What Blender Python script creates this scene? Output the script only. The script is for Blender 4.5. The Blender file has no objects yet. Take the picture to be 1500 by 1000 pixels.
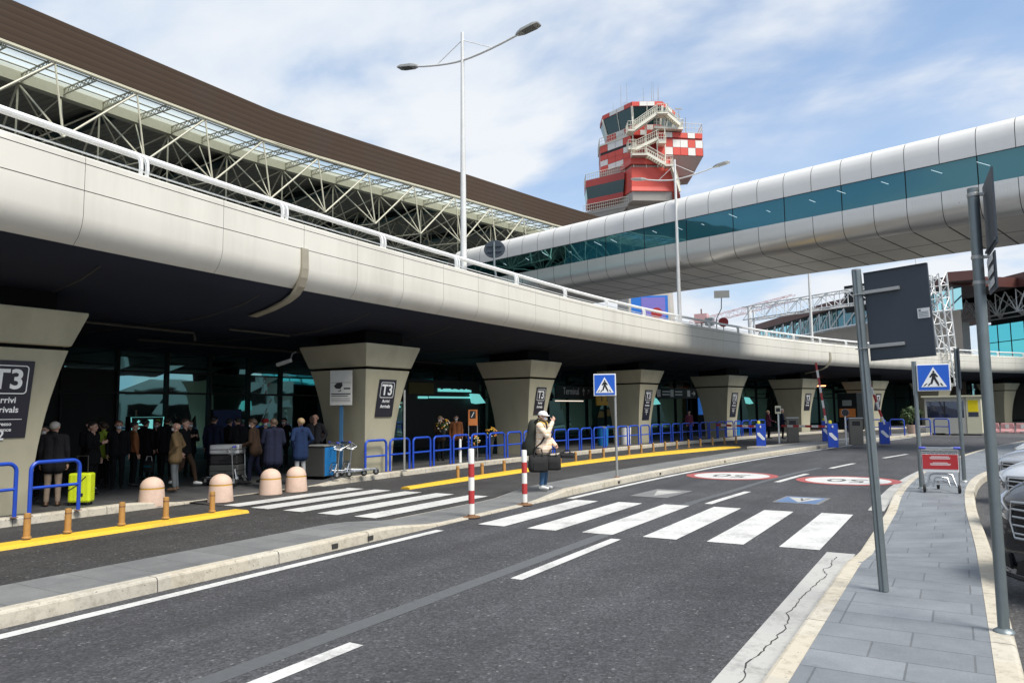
import bpy, bmesh, math, random
import numpy as np
from mathutils import Vector, Matrix, Euler
random.seed(7)
R = math.radians
sc = bpy.context.scene
col = sc.collection
# ---------------------------------------------------------------- tagging
def tag(o, label=None, cat=None, group=None, kind=None):
    if label: o['label'] = label
    if cat: o['category'] = cat
    if group: o['group'] = group
    if kind: o['kind'] = kind
    return o
def thing(name, label, cat, loc=(0, 0, 0), rz=0.0, group=None):
    o = bpy.data.objects.new(name, None); col.objects.link(o)
    o.location = loc; o.rotation_euler = (0, 0, rz); o.empty_display_size = .2
    return tag(o, label, cat, group)
def copy_tree(o, parent=None):
    c = o.copy(); col.objects.link(c)
    if parent is not None: c.parent = parent
    for ch in list(o.children): copy_tree(ch, c)
    return c
# ---------------------------------------------------------------- mesh builder
class MB:
    def __init__(s): s.v = []; s.f = []; s.m = []; s.sm = []
    def add(s, vs, fs, mi=0, smooth=False):
        b = len(s.v); s.v += [tuple(p) for p in vs]
        for f in fs: s.f.append([i + b for i in f]); s.m.append(mi); s.sm.append(smooth)
        return s
    def box(s, lo, hi, mi=0):
        x0, y0, z0 = lo; x1, y1, z1 = hi
        return s.add([(x0,y0,z0),(x1,y0,z0),(x1,y1,z0),(x0,y1,z0),(x0,y0,z1),(x1,y0,z1),(x1,y1,z1),(x0,y1,z1)],
            [(0,3,2,1),(4,5,6,7),(0,1,5,4),(1,2,6,5),(2,3,7,6),(3,0,4,7)], mi)
    def beam(s, p0, p1, w, h, mi=0, up=(0,0,1)):
        p0 = Vector(p0); p1 = Vector(p1); d = (p1 - p0).normalized(); u = Vector(up)
        if abs(d.dot(u)) > .98: u = Vector((1,0,0))
        r = d.cross(u).normalized(); u = r.cross(d).normalized()
        vs = []
        for p in (p0, p1):
            for a, b in ((-1,-1),(1,-1),(1,1),(-1,1)): vs.append(p + r*(a*w/2) + u*(b*h/2))
        return s.add(vs, [(0,3,2,1),(4,5,6,7),(0,1,5,4),(1,2,6,5),(2,3,7,6),(3,0,4,7)][:], mi)
    def tube(s, pts, r, seg=8, mi=0, cap=True, closed=False):
        pts = [Vector(p) for p in pts]; n = len(pts)
        rs = r if isinstance(r, (list, tuple)) else [r]*n
        vs = []; prev = None
        for i, p in enumerate(pts):
            a = pts[(i-1) % n] if (i > 0 or closed) else p; b = pts[(i+1) % n] if (i < n-1 or closed) else p
            d = (b - a).normalized()
            if prev is None:
                u = Vector((0,0,1)) if abs(d.z) < .9 else Vector((1,0,0))
                prev = d.cross(u).normalized()
            x = (prev - d*prev.dot(d)).normalized(); prev = x; y = d.cross(x)
            for k in range(seg):
                t = 2*math.pi*k/seg; vs.append(p + (x*math.cos(t) + y*math.sin(t))*rs[i])
        fs = []
        for i in range(n if closed else n-1):
            j = (i+1) % n
            for k in range(seg): fs.append((i*seg+k, i*seg+(k+1)%seg, j*seg+(k+1)%seg, j*seg+k))
        s.add(vs, fs, mi, True)
        if cap and not closed:
            b = len(s.v) - len(vs)
            s.f.append([b+k for k in reversed(range(seg))]); s.m.append(mi); s.sm.append(False)
            s.f.append([b+(n-1)*seg+k for k in range(seg)]); s.m.append(mi); s.sm.append(False)
        return s
    def lathe(s, prof, c=(0,0,0), seg=24, mi=0, axis='z', smooth=True):
        vs = []; fs = []
        for r, z in prof:
            for k in range(seg):
                t = 2*math.pi*k/seg; x, y = r*math.cos(t), r*math.sin(t)
                q = (x, y, z) if axis == 'z' else ((z, x, y) if axis == 'x' else (y, z, x))
                vs.append((c[0]+q[0], c[1]+q[1], c[2]+q[2]))
        for i in range(len(prof)-1):
            for k in range(seg): fs.append((i*seg+k, i*seg+(k+1)%seg, (i+1)*seg+(k+1)%seg, (i+1)*seg+k))
        s.add(vs, fs, mi, smooth); b = len(s.v)-len(vs)
        if prof[0][0] > 1e-4: s.f.append([b+k for k in reversed(range(seg))]); s.m.append(mi); s.sm.append(False)
        if prof[-1][0] > 1e-4: s.f.append([b+(len(prof)-1)*seg+k for k in range(seg)]); s.m.append(mi); s.sm.append(False)
        return s
    def ell(s, c, r, seg=16, rings=10, mi=0, M=None):
        vs = []; fs = []
        for i in range(rings+1):
            a = math.pi*i/rings
            for k in range(seg):
                t = 2*math.pi*k/seg
                p = Vector((r[0]*math.sin(a)*math.cos(t), r[1]*math.sin(a)*math.sin(t), -r[2]*math.cos(a)))
                if M is not None: p = M @ p
                vs.append((c[0]+p.x, c[1]+p.y, c[2]+p.z))
        for i in range(rings):
            for k in range(seg): fs.append((i*seg+k, i*seg+(k+1)%seg, (i+1)*seg+(k+1)%seg, (i+1)*seg+k))
        return s.add(vs, fs, mi, True)
    def plate(s, poly, o, ux, uy, th, mi=0):
        o = Vector(o); ux = Vector(ux).normalized(); uy = Vector(uy).normalized(); n = ux.cross(uy)
        # make poly CCW
        ar = sum(poly[i][0]*poly[(i+1)%len(poly)][1]-poly[(i+1)%len(poly)][0]*poly[i][1] for i in range(len(poly)))
        if ar < 0: poly = poly[::-1]
        k = len(poly); vs = [o+ux*a+uy*b for a, b in poly] + [o+ux*a+uy*b+n*th for a, b in poly]
        fs = [tuple(reversed(range(k))), tuple(range(k, 2*k))] + [(i, (i+1)%k, k+(i+1)%k, k+i) for i in range(k)]
        return s.add(vs, fs, mi)
    def loft(s, rings, mi=0, smooth=True, cap=True, closed=True):
        k = len(rings[0]); vs = [p for r in rings for p in r]; fs = []
        for i in range(len(rings)-1):
            for j in range(k if closed else k-1): fs.append((i*k+j, i*k+(j+1)%k, (i+1)*k+(j+1)%k, (i+1)*k+j))
        s.add(vs, fs, mi, smooth); b = len(s.v)-len(vs)
        if cap and closed:
            s.f.append([b+j for j in reversed(range(k))]); s.m.append(mi); s.sm.append(False)
            s.f.append([b+(len(rings)-1)*k+j for j in range(k)]); s.m.append(mi); s.sm.append(False)
        return s
    def build(s, name, mats, parent=None, bevel=0, sharp=35, subsurf=0, recalc=True):
        me = bpy.data.meshes.new(name); me.from_pydata([tuple(p) for p in s.v], [], s.f)
        if not isinstance(mats, (list, tuple)): mats = [mats]
        for m in mats: me.materials.append(m)
        me.polygons.foreach_set('material_index', s.m); me.polygons.foreach_set('use_smooth', s.sm)
        me.validate()
        if recalc:
            bm = bmesh.new(); bm.from_mesh(me); bmesh.ops.recalc_face_normals(bm, faces=bm.faces); bm.to_mesh(me); bm.free()
        if any(s.sm): me.set_sharp_from_angle(angle=R(sharp))
        o = bpy.data.objects.new(name, me); col.objects.link(o)
        if parent is not None: o.parent = parent
        if bevel:
            b = o.modifiers.new('Bevel', 'BEVEL'); b.width = bevel; b.segments = 2; b.limit_method = 'ANGLE'; b.angle_limit = R(40)
        if subsurf:
            b = o.modifiers.new('Sub', 'SUBSURF'); b.levels = subsurf; b.render_levels = subsurf
        return o
def text(body, size, name, m, parent, loc, rot, extrude=.003, align='CENTER', spacing=1.0, sx=1.0, bold=0):
    cu = bpy.data.curves.new(name, 'FONT'); cu.body = body; cu.offset = bold*size; cu.size = size; cu.extrude = extrude
    cu.align_x = align; cu.align_y = 'CENTER'; cu.space_line = spacing; cu.resolution_u = 4
    ob = bpy.data.objects.new(name, cu); col.objects.link(ob)
    dg = bpy.context.evaluated_depsgraph_get()
    me = bpy.data.meshes.new_from_object(ob.evaluated_get(dg))
    bpy.data.objects.remove(ob); bpy.data.curves.remove(cu)
    if sx != 1.0:
        for v in me.vertices: v.co.x *= sx
    me.name = name; me.materials.clear(); me.materials.append(m)
    o = bpy.data.objects.new(name, me); col.objects.link(o); o.parent = parent
    o.location = loc; o.rotation_euler = rot
    return o
# ---------------------------------------------------------------- materials
def nodes(name):
    m = bpy.data.materials.new(name); m.use_nodes = True
    nt = m.node_tree; b = nt.nodes['Principled BSDF']
    return m, nt, b
def N(nt, t, **k):
    n = nt.nodes.new(t)
    for a, v in k.items():
        if a in n.inputs: n.inputs[a].default_value = v
        else: setattr(n, a, v)
    return n
def c4(c): return (c[0], c[1], c[2], 1)
def mat(name, c, rough=.6, metal=0, var=.12, scale=6, bump=0, bscale=60, dirt=0, dirtc=(.05,.045,.04), coat=0, stretch=None, spec=.5):
    m, nt, b = nodes(name); L = nt.links.new
    tc = N(nt, 'ShaderNodeTexCoord'); vec = tc.outputs['Object']
    if stretch:
        mp = N(nt, 'ShaderNodeMapping'); mp.inputs['Scale'].default_value = stretch; L(vec, mp.inputs['Vector']); vec = mp.outputs['Vector']
    n1 = N(nt, 'ShaderNodeTexNoise', Scale=scale, Detail=6.0, Roughness=.6); L(vec, n1.inputs['Vector'])
    mx = N(nt, 'ShaderNodeMix', data_type='RGBA')
    mx.inputs['A'].default_value = c4([max(0, x*(1-var)) for x in c]); mx.inputs['B'].default_value = c4([min(1, x*(1+var)) for x in c])
    L(n1.outputs['Fac'], mx.inputs['Factor']); out = mx.outputs['Result']
    if dirt:
        n2 = N(nt, 'ShaderNodeTexNoise', Scale=scale*.35, Detail=8.0, Roughness=.7); L(vec, n2.inputs['Vector'])
        rp = N(nt, 'ShaderNodeMapRange'); rp.inputs[1].default_value = .5; rp.inputs[2].default_value = .75; rp.inputs[4].default_value = dirt
        L(n2.outputs['Fac'], rp.inputs[0])
        m2 = N(nt, 'ShaderNodeMix', data_type='RGBA'); L(rp.outputs[0], m2.inputs['Factor']); L(out, m2.inputs['A']); m2.inputs['B'].default_value = c4(dirtc)
        out = m2.outputs['Result']
    L(out, b.inputs['Base Color'])
    mr = N(nt, 'ShaderNodeMapRange'); mr.inputs[3].default_value = max(.02, rough-.1*min(1,rough*2)); mr.inputs[4].default_value = min(1, rough+.1*min(1,rough*2))
    L(n1.outputs['Fac'], mr.inputs[0]); L(mr.outputs[0], b.inputs['Roughness'])
    b.inputs['Metallic'].default_value = metal; b.inputs['Coat Weight'].default_value = coat; b.inputs['Coat Roughness'].default_value = .05
    b.inputs['Specular IOR Level'].default_value = spec
    if bump:
        n3 = N(nt, 'ShaderNodeTexNoise', Scale=bscale, Detail=4.0); L(vec, n3.inputs['Vector'])
        bp = N(nt, 'ShaderNodeBump', Strength=bump, Distance=.01); L(n3.outputs['Fac'], bp.inputs['Height']); L(bp.outputs['Normal'], b.inputs['Normal'])
    return m
def ramp(nt, fac, stops):
    r = N(nt, 'ShaderNodeValToRGB'); e = r.color_ramp.elements
    e[0].position, e[0].color = stops[0][0], c4(stops[0][1]); e[1].position, e[1].color = stops[1][0], c4(stops[1][1])
    for p, c in stops[2:]:
        q = e.new(p); q.color = c4(c)
    nt.links.new(fac, r.inputs['Fac']); return r.outputs['Color']
def mixc(nt, f, a, b, mode='MIX'):
    m = N(nt, 'ShaderNodeMix', data_type='RGBA'); m.blend_type = mode
    for k, x in (('Factor', f), ('A', a), ('B', b)):
        if hasattr(x, 'is_linked'): nt.links.new(x, m.inputs[k])
        else: m.inputs[k].default_value = c4(x) if isinstance(x, tuple) else x
    return m.outputs['Result']
def asphalt(name, base, tracks=False):
    m, nt, b = nodes(name); L = nt.links.new
    tc = N(nt, 'ShaderNodeTexCoord'); v = tc.outputs['Object']
    sp = N(nt, 'ShaderNodeTexVoronoi', Scale=48.0); L(v, sp.inputs['Vector'])
    stones = ramp(nt, sp.outputs['Color'], [(.0, tuple(x*.45 for x in base)), (.7, tuple(x*1.15 for x in base)), (1., tuple(x*2.0 for x in base))])
    # rare pale stones
    sp2 = N(nt, 'ShaderNodeTexVoronoi', Scale=22.0); L(v, sp2.inputs['Vector'])
    wn = N(nt, 'ShaderNodeTexWhiteNoise'); L(sp2.outputs['Position'], wn.inputs['Vector'])
    lt = N(nt, 'ShaderNodeMath', operation='GREATER_THAN'); lt.inputs[1].default_value = .93; L(wn.outputs['Value'], lt.inputs[0])
    ds = N(nt, 'ShaderNodeMath', operation='LESS_THAN'); ds.inputs[1].default_value = .3; L(sp2.outputs['Distance'], ds.inputs[0])
    mu = N(nt, 'ShaderNodeMath', operation='MULTIPLY'); L(lt.outputs[0], mu.inputs[0]); L(ds.outputs[0], mu.inputs[1])
    mu2 = N(nt, 'ShaderNodeMath', operation='MULTIPLY'); L(mu.outputs[0], mu2.inputs[0]); mu2.inputs[1].default_value = .55
    c1 = mixc(nt, mu2.outputs[0], stones, (.22,.22,.215))
    # worn tracks and blotches along the road
    mp = N(nt, 'ShaderNodeMapping'); mp.inputs['Scale'].default_value = (1.1, .12, 1); L(v, mp.inputs['Vector'])
    n1 = N(nt, 'ShaderNodeTexNoise', Scale=1.0, Detail=5.0, Roughness=.65); L(mp.outputs[0], n1.inputs['Vector'])
    t1 = ramp(nt, n1.outputs['Fac'], [(.3, (.72,.72,.74)), (.7, (1.25,1.24,1.22))])
    c2 = mixc(nt, 1.0, c1, t1, 'MULTIPLY')
    n2 = N(nt, 'ShaderNodeTexNoise', Scale=.55, Detail=9.0, Roughness=.72); L(v, n2.inputs['Vector'])
    t2 = ramp(nt, n2.outputs['Fac'], [(.36, (.7,.7,.7)), (.6, (1.08,1.08,1.1))])
    c3 = mixc(nt, 1.0, c2, t2, 'MULTIPLY')
    # chewing-gum and oil spots
    sp3 = N(nt, 'ShaderNodeTexVoronoi', Scale=2.3); L(v, sp3.inputs['Vector'])
    sm = N(nt, 'ShaderNodeMapRange'); sm.inputs[1].default_value = .05; sm.inputs[2].default_value = .075; sm.inputs[3].default_value = .4; sm.inputs[4].default_value = 0
    L(sp3.outputs['Distance'], sm.inputs[0])
    c4_ = mixc(nt, sm.outputs[0], c3, (.17,.17,.17))
    if tracks:      # rubber darkened wheel paths and a few oil drips down the lanes
        sx = N(nt, 'ShaderNodeSeparateXYZ'); L(v, sx.inputs[0]); acc = c4_
        for xc, wd, k in ((-5.85,.34,.42),(-3.25,.30,.22),(-1.95,.26,.18),(-6.75,.2,.15)):
            a = N(nt, 'ShaderNodeMath', operation='SUBTRACT'); L(sx.outputs['X'], a.inputs[0]); a.inputs[1].default_value = xc
            q = N(nt, 'ShaderNodeMath', operation='ABSOLUTE'); L(a.outputs[0], q.inputs[0])
            r = N(nt, 'ShaderNodeMapRange', interpolation_type='SMOOTHSTEP'); r.inputs[1].default_value = 0; r.inputs[2].default_value = wd; r.inputs[3].default_value = k; r.inputs[4].default_value = 0; L(q.outputs[0], r.inputs[0])
            w_ = N(nt, 'ShaderNodeMath', operation='MULTIPLY'); L(r.outputs[0], w_.inputs[0]); L(n1.outputs['Fac'], w_.inputs[1])
            w2 = N(nt, 'ShaderNodeMath', operation='MULTIPLY'); L(w_.outputs[0], w2.inputs[0]); w2.inputs[1].default_value = 1.8
            acc = mixc(nt, w2.outputs[0], acc, (.018,.018,.02))
        ov = N(nt, 'ShaderNodeTexVoronoi', Scale=.55); L(v, ov.inputs['Vector'])
        om = N(nt, 'ShaderNodeMapRange', interpolation_type='SMOOTHSTEP'); om.inputs[1].default_value = .03; om.inputs[2].default_value = .22; om.inputs[3].default_value = .55; om.inputs[4].default_value = 0; L(ov.outputs['Distance'], om.inputs[0])
        om2 = N(nt, 'ShaderNodeMath', operation='MULTIPLY'); L(om.outputs[0], om2.inputs[0]); L(n2.outputs['Fac'], om2.inputs[1])
        c4_ = mixc(nt, om2.outputs[0], acc, (.015,.015,.016))
    L(c4_, b.inputs['Base Color'])
    rr = N(nt, 'ShaderNodeMapRange'); rr.inputs[3].default_value = .62; rr.inputs[4].default_value = .9; L(n2.outputs['Fac'], rr.inputs[0]); L(rr.outputs[0], b.inputs['Roughness'])
    bp = N(nt, 'ShaderNodeBump', Strength=.55, Distance=.006); L(sp.outputs['Distance'], bp.inputs['Height']); L(bp.outputs[0], b.inputs['Normal'])
    return m
def road_paint(name, c, wear=.5):
    m, nt, b = nodes(name); L = nt.links.new
    tc = N(nt, 'ShaderNodeTexCoord'); v = tc.outputs['Object']
    n1 = N(nt, 'ShaderNodeTexNoise', Scale=18.0, Detail=8.0, Roughness=.75); L(v, n1.inputs['Vector'])
    n2 = N(nt, 'ShaderNodeTexNoise', Scale=1.6, Detail=6.0, Roughness=.6); L(v, n2.inputs['Vector'])
    ad = N(nt, 'ShaderNodeMath', operation='ADD'); L(n1.outputs['Fac'], ad.inputs[0]); L(n2.outputs['Fac'], ad.inputs[1])
    f = N(nt, 'ShaderNodeMapRange'); f.inputs[1].default_value = .98; f.inputs[2].default_value = 1.32; f.inputs[4].default_value = wear; L(ad.outputs[0], f.inputs[0])
    L(mixc(nt, f.outputs[0], c, tuple(x*.35+.04 for x in c)), b.inputs['Base Color']); b.inputs['Roughness'].default_value = .6
    bp = N(nt, 'ShaderNodeBump', Strength=.25, Distance=.004); L(n1.outputs['Fac'], bp.inputs['Height']); L(bp.outputs[0], b.inputs['Normal'])
    return m
def slabs(name, base, rowh=.36, brickw=.8, mortar=.008, rot=0, dark=.35):
    m, nt, b = nodes(name); L = nt.links.new
    tc = N(nt, 'ShaderNodeTexCoord')
    mp = N(nt, 'ShaderNodeMapping'); mp.inputs['Rotation'].default_value = (0,0,rot); L(tc.outputs['Object'], mp.inputs['Vector']); v = mp.outputs[0]
    bk = N(nt, 'ShaderNodeTexBrick'); bk.offset = .43; bk.offset_frequency = 2; bk.squash = .7; bk.squash_frequency = 3
    bk.inputs['Scale'].default_value = 1; bk.inputs['Brick Width'].default_value = brickw; bk.inputs['Row Height'].default_value = rowh
    bk.inputs['Mortar Size'].default_value = mortar; bk.inputs['Mortar Smooth'].default_value = .3; bk.inputs['Bias'].default_value = 0
    bk.inputs['Color1'].default_value = c4([x*.88 for x in base]); bk.inputs['Color2'].default_value = c4([x*1.10 for x in base]); bk.inputs['Mortar'].default_value = c4([x*dark for x in base])
    L(v, bk.inputs['Vector'])
    n1 = N(nt, 'ShaderNodeTexNoise', Scale=1.7, Detail=9.0, Roughness=.7); L(v, n1.inputs['Vector'])
    t = ramp(nt, n1.outputs['Fac'], [(.3, (.72,.73,.75)), (.68, (1.15,1.14,1.12))])
    n2 = N(nt, 'ShaderNodeTexNoise', Scale=55.0, Detail=3.0); L(v, n2.inputs['Vector'])
    t2 = ramp(nt, n2.outputs['Fac'], [(.3, (.9,.9,.9)), (.7, (1.08,1.08,1.08))])
    c = mixc(nt, 1.0, mixc(nt, 1.0, bk.outputs['Color'], t, 'MULTIPLY'), t2, 'MULTIPLY')
    sp = N(nt, 'ShaderNodeTexVoronoi', Scale=1.9); L(v, sp.inputs['Vector'])
    sm = N(nt, 'ShaderNodeMapRange'); sm.inputs[1].default_value = .04; sm.inputs[2].default_value = .1; sm.inputs[3].default_value = .35; sm.inputs[4].default_value = 0
    L(sp.outputs['Distance'], sm.inputs[0])
    L(mixc(nt, sm.outputs[0], c, tuple(x*.45 for x in base)), b.inputs['Base Color'])
    b.inputs['Roughness'].default_value = .6
    bp = N(nt, 'ShaderNodeBump', Strength=.35, Distance=.006, invert=True); L(bk.outputs['Fac'], bp.inputs['Height']); L(bp.outputs[0], b.inputs['Normal'])
    return m
def kerbstone(name, base):
    m, nt, b = nodes(name); L = nt.links.new
    tc = N(nt, 'ShaderNodeTexCoord'); v = tc.outputs['Object']
    sx = N(nt, 'ShaderNodeSeparateXYZ'); L(v, sx.inputs[0])
    fr = N(nt, 'ShaderNodeMath', operation='FRACT'); dv = N(nt, 'ShaderNodeMath', operation='MULTIPLY'); dv.inputs[1].default_value = .62; L(sx.outputs['Y'], dv.inputs[0]); L(dv.outputs[0], fr.inputs[0])
    jl = N(nt, 'ShaderNodeMath', operation='LESS_THAN'); jl.inputs[1].default_value = .007; L(fr.outputs[0], jl.inputs[0])
    fl = N(nt, 'ShaderNodeMath', operation='FLOOR'); L(sx.outputs['Y'], fl.inputs[0])
    wn = N(nt, 'ShaderNodeTexWhiteNoise', noise_dimensions='1D'); L(fl.outputs[0], wn.inputs['W'])
    tint = ramp(nt, wn.outputs['Value'], [(0, tuple(x*.93 for x in base)), (1, tuple(min(1, x*1.06) for x in base)), (.5, (base[0]*1.02, base[1]*.985, base[2]*.93))])
    n1 = N(nt, 'ShaderNodeTexNoise', Scale=9.0, Detail=9.0, Roughness=.75); L(v, n1.inputs['Vector'])
    t = ramp(nt, n1.outputs['Fac'], [(.3, (.5,.48,.44)), (.52, (1,1,1))])
    c = mixc(nt, .75, tint, t, 'MULTIPLY')
    vo = N(nt, 'ShaderNodeTexNoise', Scale=26.0, Detail=2.0); L(v, vo.inputs['Vector'])
    pt = N(nt, 'ShaderNodeMapRange'); pt.inputs[1].default_value = .68; pt.inputs[2].default_value = .73; pt.inputs[4].default_value = .8; L(vo.outputs['Fac'], pt.inputs[0])
    c = mixc(nt, pt.outputs[0], c, (.06,.055,.05))
    L(mixc(nt, jl.outputs[0], c, (.07,.065,.06)), b.inputs['Base Color'])
    b.inputs['Roughness'].default_value = .8
    bp = N(nt, 'ShaderNodeBump', Strength=.4, Distance=.01); L(n1.outputs['Fac'], bp.inputs['Height']); L(bp.outputs[0], b.inputs['Normal'])
    return m
def glassy(name, tint, refl=(.55,.9,.88), k=.3, rough=.02, wob=.35):
    # coated building glass: dark interior tint plus a tinted mirror coat
    m, nt, b = nodes(name); L = nt.links.new
    b.inputs['Base Color'].default_value = c4(tint); b.inputs['Roughness'].default_value = .1
    g = N(nt, 'ShaderNodeBsdfGlossy'); g.inputs['Color'].default_value = c4(refl); g.inputs['Roughness'].default_value = rough
    tc = N(nt, 'ShaderNodeTexCoord'); n1 = N(nt, 'ShaderNodeTexNoise', Scale=.5, Detail=2.0); L(tc.outputs['Object'], n1.inputs['Vector'])
    bp = N(nt, 'ShaderNodeBump', Strength=wob, Distance=.02); L(n1.outputs['Fac'], bp.inputs['Height']); L(bp.outputs[0], g.inputs['Normal'])
    fr = N(nt, 'ShaderNodeFresnel', IOR=1.5)
    mr = N(nt, 'ShaderNodeMapRange'); mr.inputs[3].default_value = k; mr.inputs[4].default_value = 1; L(fr.outputs[0], mr.inputs[0])
    mx = N(nt, 'ShaderNodeMixShader'); L(mr.outputs[0], mx.inputs[0]); L(b.outputs[0], mx.inputs[1]); L(g.outputs[0], mx.inputs[2])
    L(mx.outputs[0], nt.nodes['Material Output'].inputs['Surface'])
    return m
def seethru(name, tint, k=.35):
    m, nt, b = nodes(name); L = nt.links.new
    b.inputs['Base Color'].default_value = c4(tint); b.inputs['Roughness'].default_value = .15
    t = N(nt, 'ShaderNodeBsdfTransparent'); t.inputs['Color'].default_value = c4(tint)
    tr = N(nt, 'ShaderNodeBsdfTranslucent'); tr.inputs['Color'].default_value = c4(tint)
    m1 = N(nt, 'ShaderNodeMixShader', Fac=.5); L(b.outputs[0], m1.inputs[1]); L(tr.outputs[0], m1.inputs[2])
    m2 = N(nt, 'ShaderNodeMixShader', Fac=k); L(t.outputs[0], m2.inputs[1]); L(m1.outputs[0], m2.inputs[2])
    L(m2.outputs[0], nt.nodes['Material Output'].inputs['Surface'])
    return m
def emit(name, c, s):
    m, nt, b = nodes(name); b.inputs['Emission Color'].default_value = c4(c); b.inputs['Emission Strength'].default_value = s; b.inputs['Base Color'].default_value = c4(c)
    return m
def corrug(name, c, per, axis='X', amp=.5, rough=.5, var=.12, dirt=.3):
    # metal sheet with standing ribs at a fixed spacing along one object axis
    m = mat(name, c, rough, .1, var, .7, dirt=dirt); nt = m.node_tree; L = nt.links.new; b = nt.nodes['Principled BSDF']
    tc = N(nt, 'ShaderNodeTexCoord'); sx = N(nt, 'ShaderNodeSeparateXYZ'); L(tc.outputs['Object'], sx.inputs[0])
    d = N(nt, 'ShaderNodeMath', operation='DIVIDE'); L(sx.outputs[axis], d.inputs[0]); d.inputs[1].default_value = per
    f = N(nt, 'ShaderNodeMath', operation='PINGPONG'); L(d.outputs[0], f.inputs[0]); f.inputs[1].default_value = .5
    bp = N(nt, 'ShaderNodeBump', Strength=amp, Distance=.06); L(f.outputs[0], bp.inputs['Height']); L(bp.outputs[0], b.inputs['Normal'])
    src = b.inputs['Base Color'].links[0].from_socket
    t = ramp(nt, f.outputs[0], [(.0, (.6,.6,.6)), (.12, (1,1,1))])
    L(mixc(nt, 1.0, src, t, 'MULTIPLY'), b.inputs['Base Color'])
    return m
M = {}
M['asphalt'] = asphalt('asphalt_road', (.050,.0505,.055), True)
M['asphalt2'] = asphalt('asphalt_lane', (.040,.039,.038))
M['asphalt3'] = asphalt('asphalt_ground', (.07,.07,.072))
M['tar'] = mat('sealed_joint_tar', (.085,.09,.095), .5, 0, .25, 14, .1)
M['tarblack'] = mat('crack_tar', (.035,.034,.032), .7)
M['white_line'] = road_paint('white_road_paint', (.54,.54,.525), .85)
M['worn_line'] = road_paint('worn_white_paint', (.40,.395,.375), .8)
M['yellow_line'] = road_paint('yellow_kerb_paint', (.72,.45,.03), .6)
M['red_paint'] = road_paint('red_road_paint', (.34,.075,.07), .75)
M['blue_paint'] = road_paint('blue_road_paint', (.09,.16,.30), .9)
M['grey_paint'] = road_paint('worn_grey_paint', (.17,.17,.17), .6)
M['black_paint'] = road_paint('black_road_paint', (.10,.10,.10), .5)
M['slab'] = slabs('basalt_paving', (.178,.194,.212), .38, .9, dark=.6)
M['slab2'] = slabs('grey_island_paving', (.165,.168,.168), .5, 1.8, dark=.7)
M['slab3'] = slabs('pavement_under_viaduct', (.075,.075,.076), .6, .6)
M['kerb'] = kerbstone('travertine_kerb', (.45,.42,.355))
M['fascia'] = mat('viaduct_cream_panel', (.66,.635,.57), .55, 0, .07, 1.3, .08, 40, dirt=.45, dirtc=(.40,.37,.32), stretch=(1,1,.16))
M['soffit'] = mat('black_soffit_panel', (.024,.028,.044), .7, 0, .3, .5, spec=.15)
M['deck'] = mat('viaduct_deck', (.12,.12,.12), .8)
M['pier'] = mat('beige_pier_concrete', (.38,.355,.255), .8, 0, .10, 1.8, .15, 30, dirt=.5, dirtc=(.20,.185,.14), stretch=(1,1,.3))
M['pier_dark'] = mat('pier_bearing_dark', (.006,.006,.006), .8, spec=.1)
M['brass'] = mat('beige_metal_channel', (.36,.325,.25), .5, .2, .2, 3)
M['dark_pipe'] = mat('grey_brown_pipe', (.06,.055,.045), .6)
M['rail_white'] = mat('white_painted_steel', (.78,.79,.78), .4, 0, .05, 5, dirt=.2, dirtc=(.4,.3,.2))
M['cream_steel'] = mat('cream_truss_steel', (.43,.41,.31), .45, 0, .12, 3)
M['roof_brown'] = corrug('brown_seam_cladding', (.048,.028,.016), .3, 'Z', .25, .9)
M['ceiling'] = corrug('dark_ribbed_ceiling', (.27,.24,.20), .4, 'Y', .8, .7)
M['skyglass'] = seethru('skylight_glass', (.90,.98,.97), .34)
M['teal_glass'] = glassy('facade_teal_glass', (.002,.009,.010), (.42,.88,.88), .42)
M['dark_frame'] = mat('dark_facade_frame', (.012,.014,.015), .45, .3)
M['dark_wall'] = mat('dark_interior_wall', (.02,.022,.022), .7)
M['bridge_clad'] = mat('bridge_aluminium_cladding', (.70,.69,.665), .42, .1, .05, .8, dirt=.2, dirtc=(.35,.33,.3))
M['bridge_perf'] = mat('bridge_perforated_cladding', (.62,.61,.58), .30, .55, .06, .8)
M['bridge_soffit'] = mat('bridge_soffit_panel', (.60,.58,.53), .42, .3, .10, .9, dirt=.25)
M['joint'] = mat('dark_joint', (.06,.058,.052), .8)
M['bridge_glass'] = glassy('bridge_teal_glass', (.008,.10,.13), (.25,.62,.70), .10)
M['red'] = mat('tower_red', (.62,.075,.05), .5, 0, .08, 2)
M['red_dark'] = mat('tower_red_frame', (.40,.05,.04), .5, 0, .08, 2)
M['white'] = mat('white_paint', (.74,.73,.68), .5, 0, .06, 2, dirt=.15)
M['tower_grey'] = mat('tower_concrete', (.46,.43,.385), .8, 0, .1, 1, dirt=.3)
M['tower_rail'] = mat('tower_cream_rail', (.68,.66,.56), .5)
M['tower_glass'] = glassy('tower_dark_glass', (.004,.026,.028), (.22,.40,.42), .02)
M['lamp_white'] = mat('lamp_pole_white', (.70,.70,.68), .4, .1, .07, 3, dirt=.35, dirtc=(.4,.33,.25))
M['lamp_grey'] = mat('lamp_head_grey', (.33,.33,.31), .45, .4)
M['lens'] = mat('lamp_lens', (.12,.12,.11), .2)
M['galv'] = mat('galvanised_steel', (.21,.245,.255), .42, .6, .14, 14)
M['galv_l'] = mat('pale_galvanised_steel', (.42,.43,.42), .42, .6, .14, 14)
M['chrome'] = mat('chrome', (.46,.47,.48), .32, 1, .06, 8)
M['steel_box'] = mat('brown_steel_cabinet', (.17,.155,.13), .45, .5, .1, 4)
M['sign_back'] = mat('dark_slate_sign_back', (.043,.055,.072), .5, .1, .14, 2.2, dirt=.25, dirtc=(.03,.035,.045), stretch=(1,1,.25))
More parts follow.
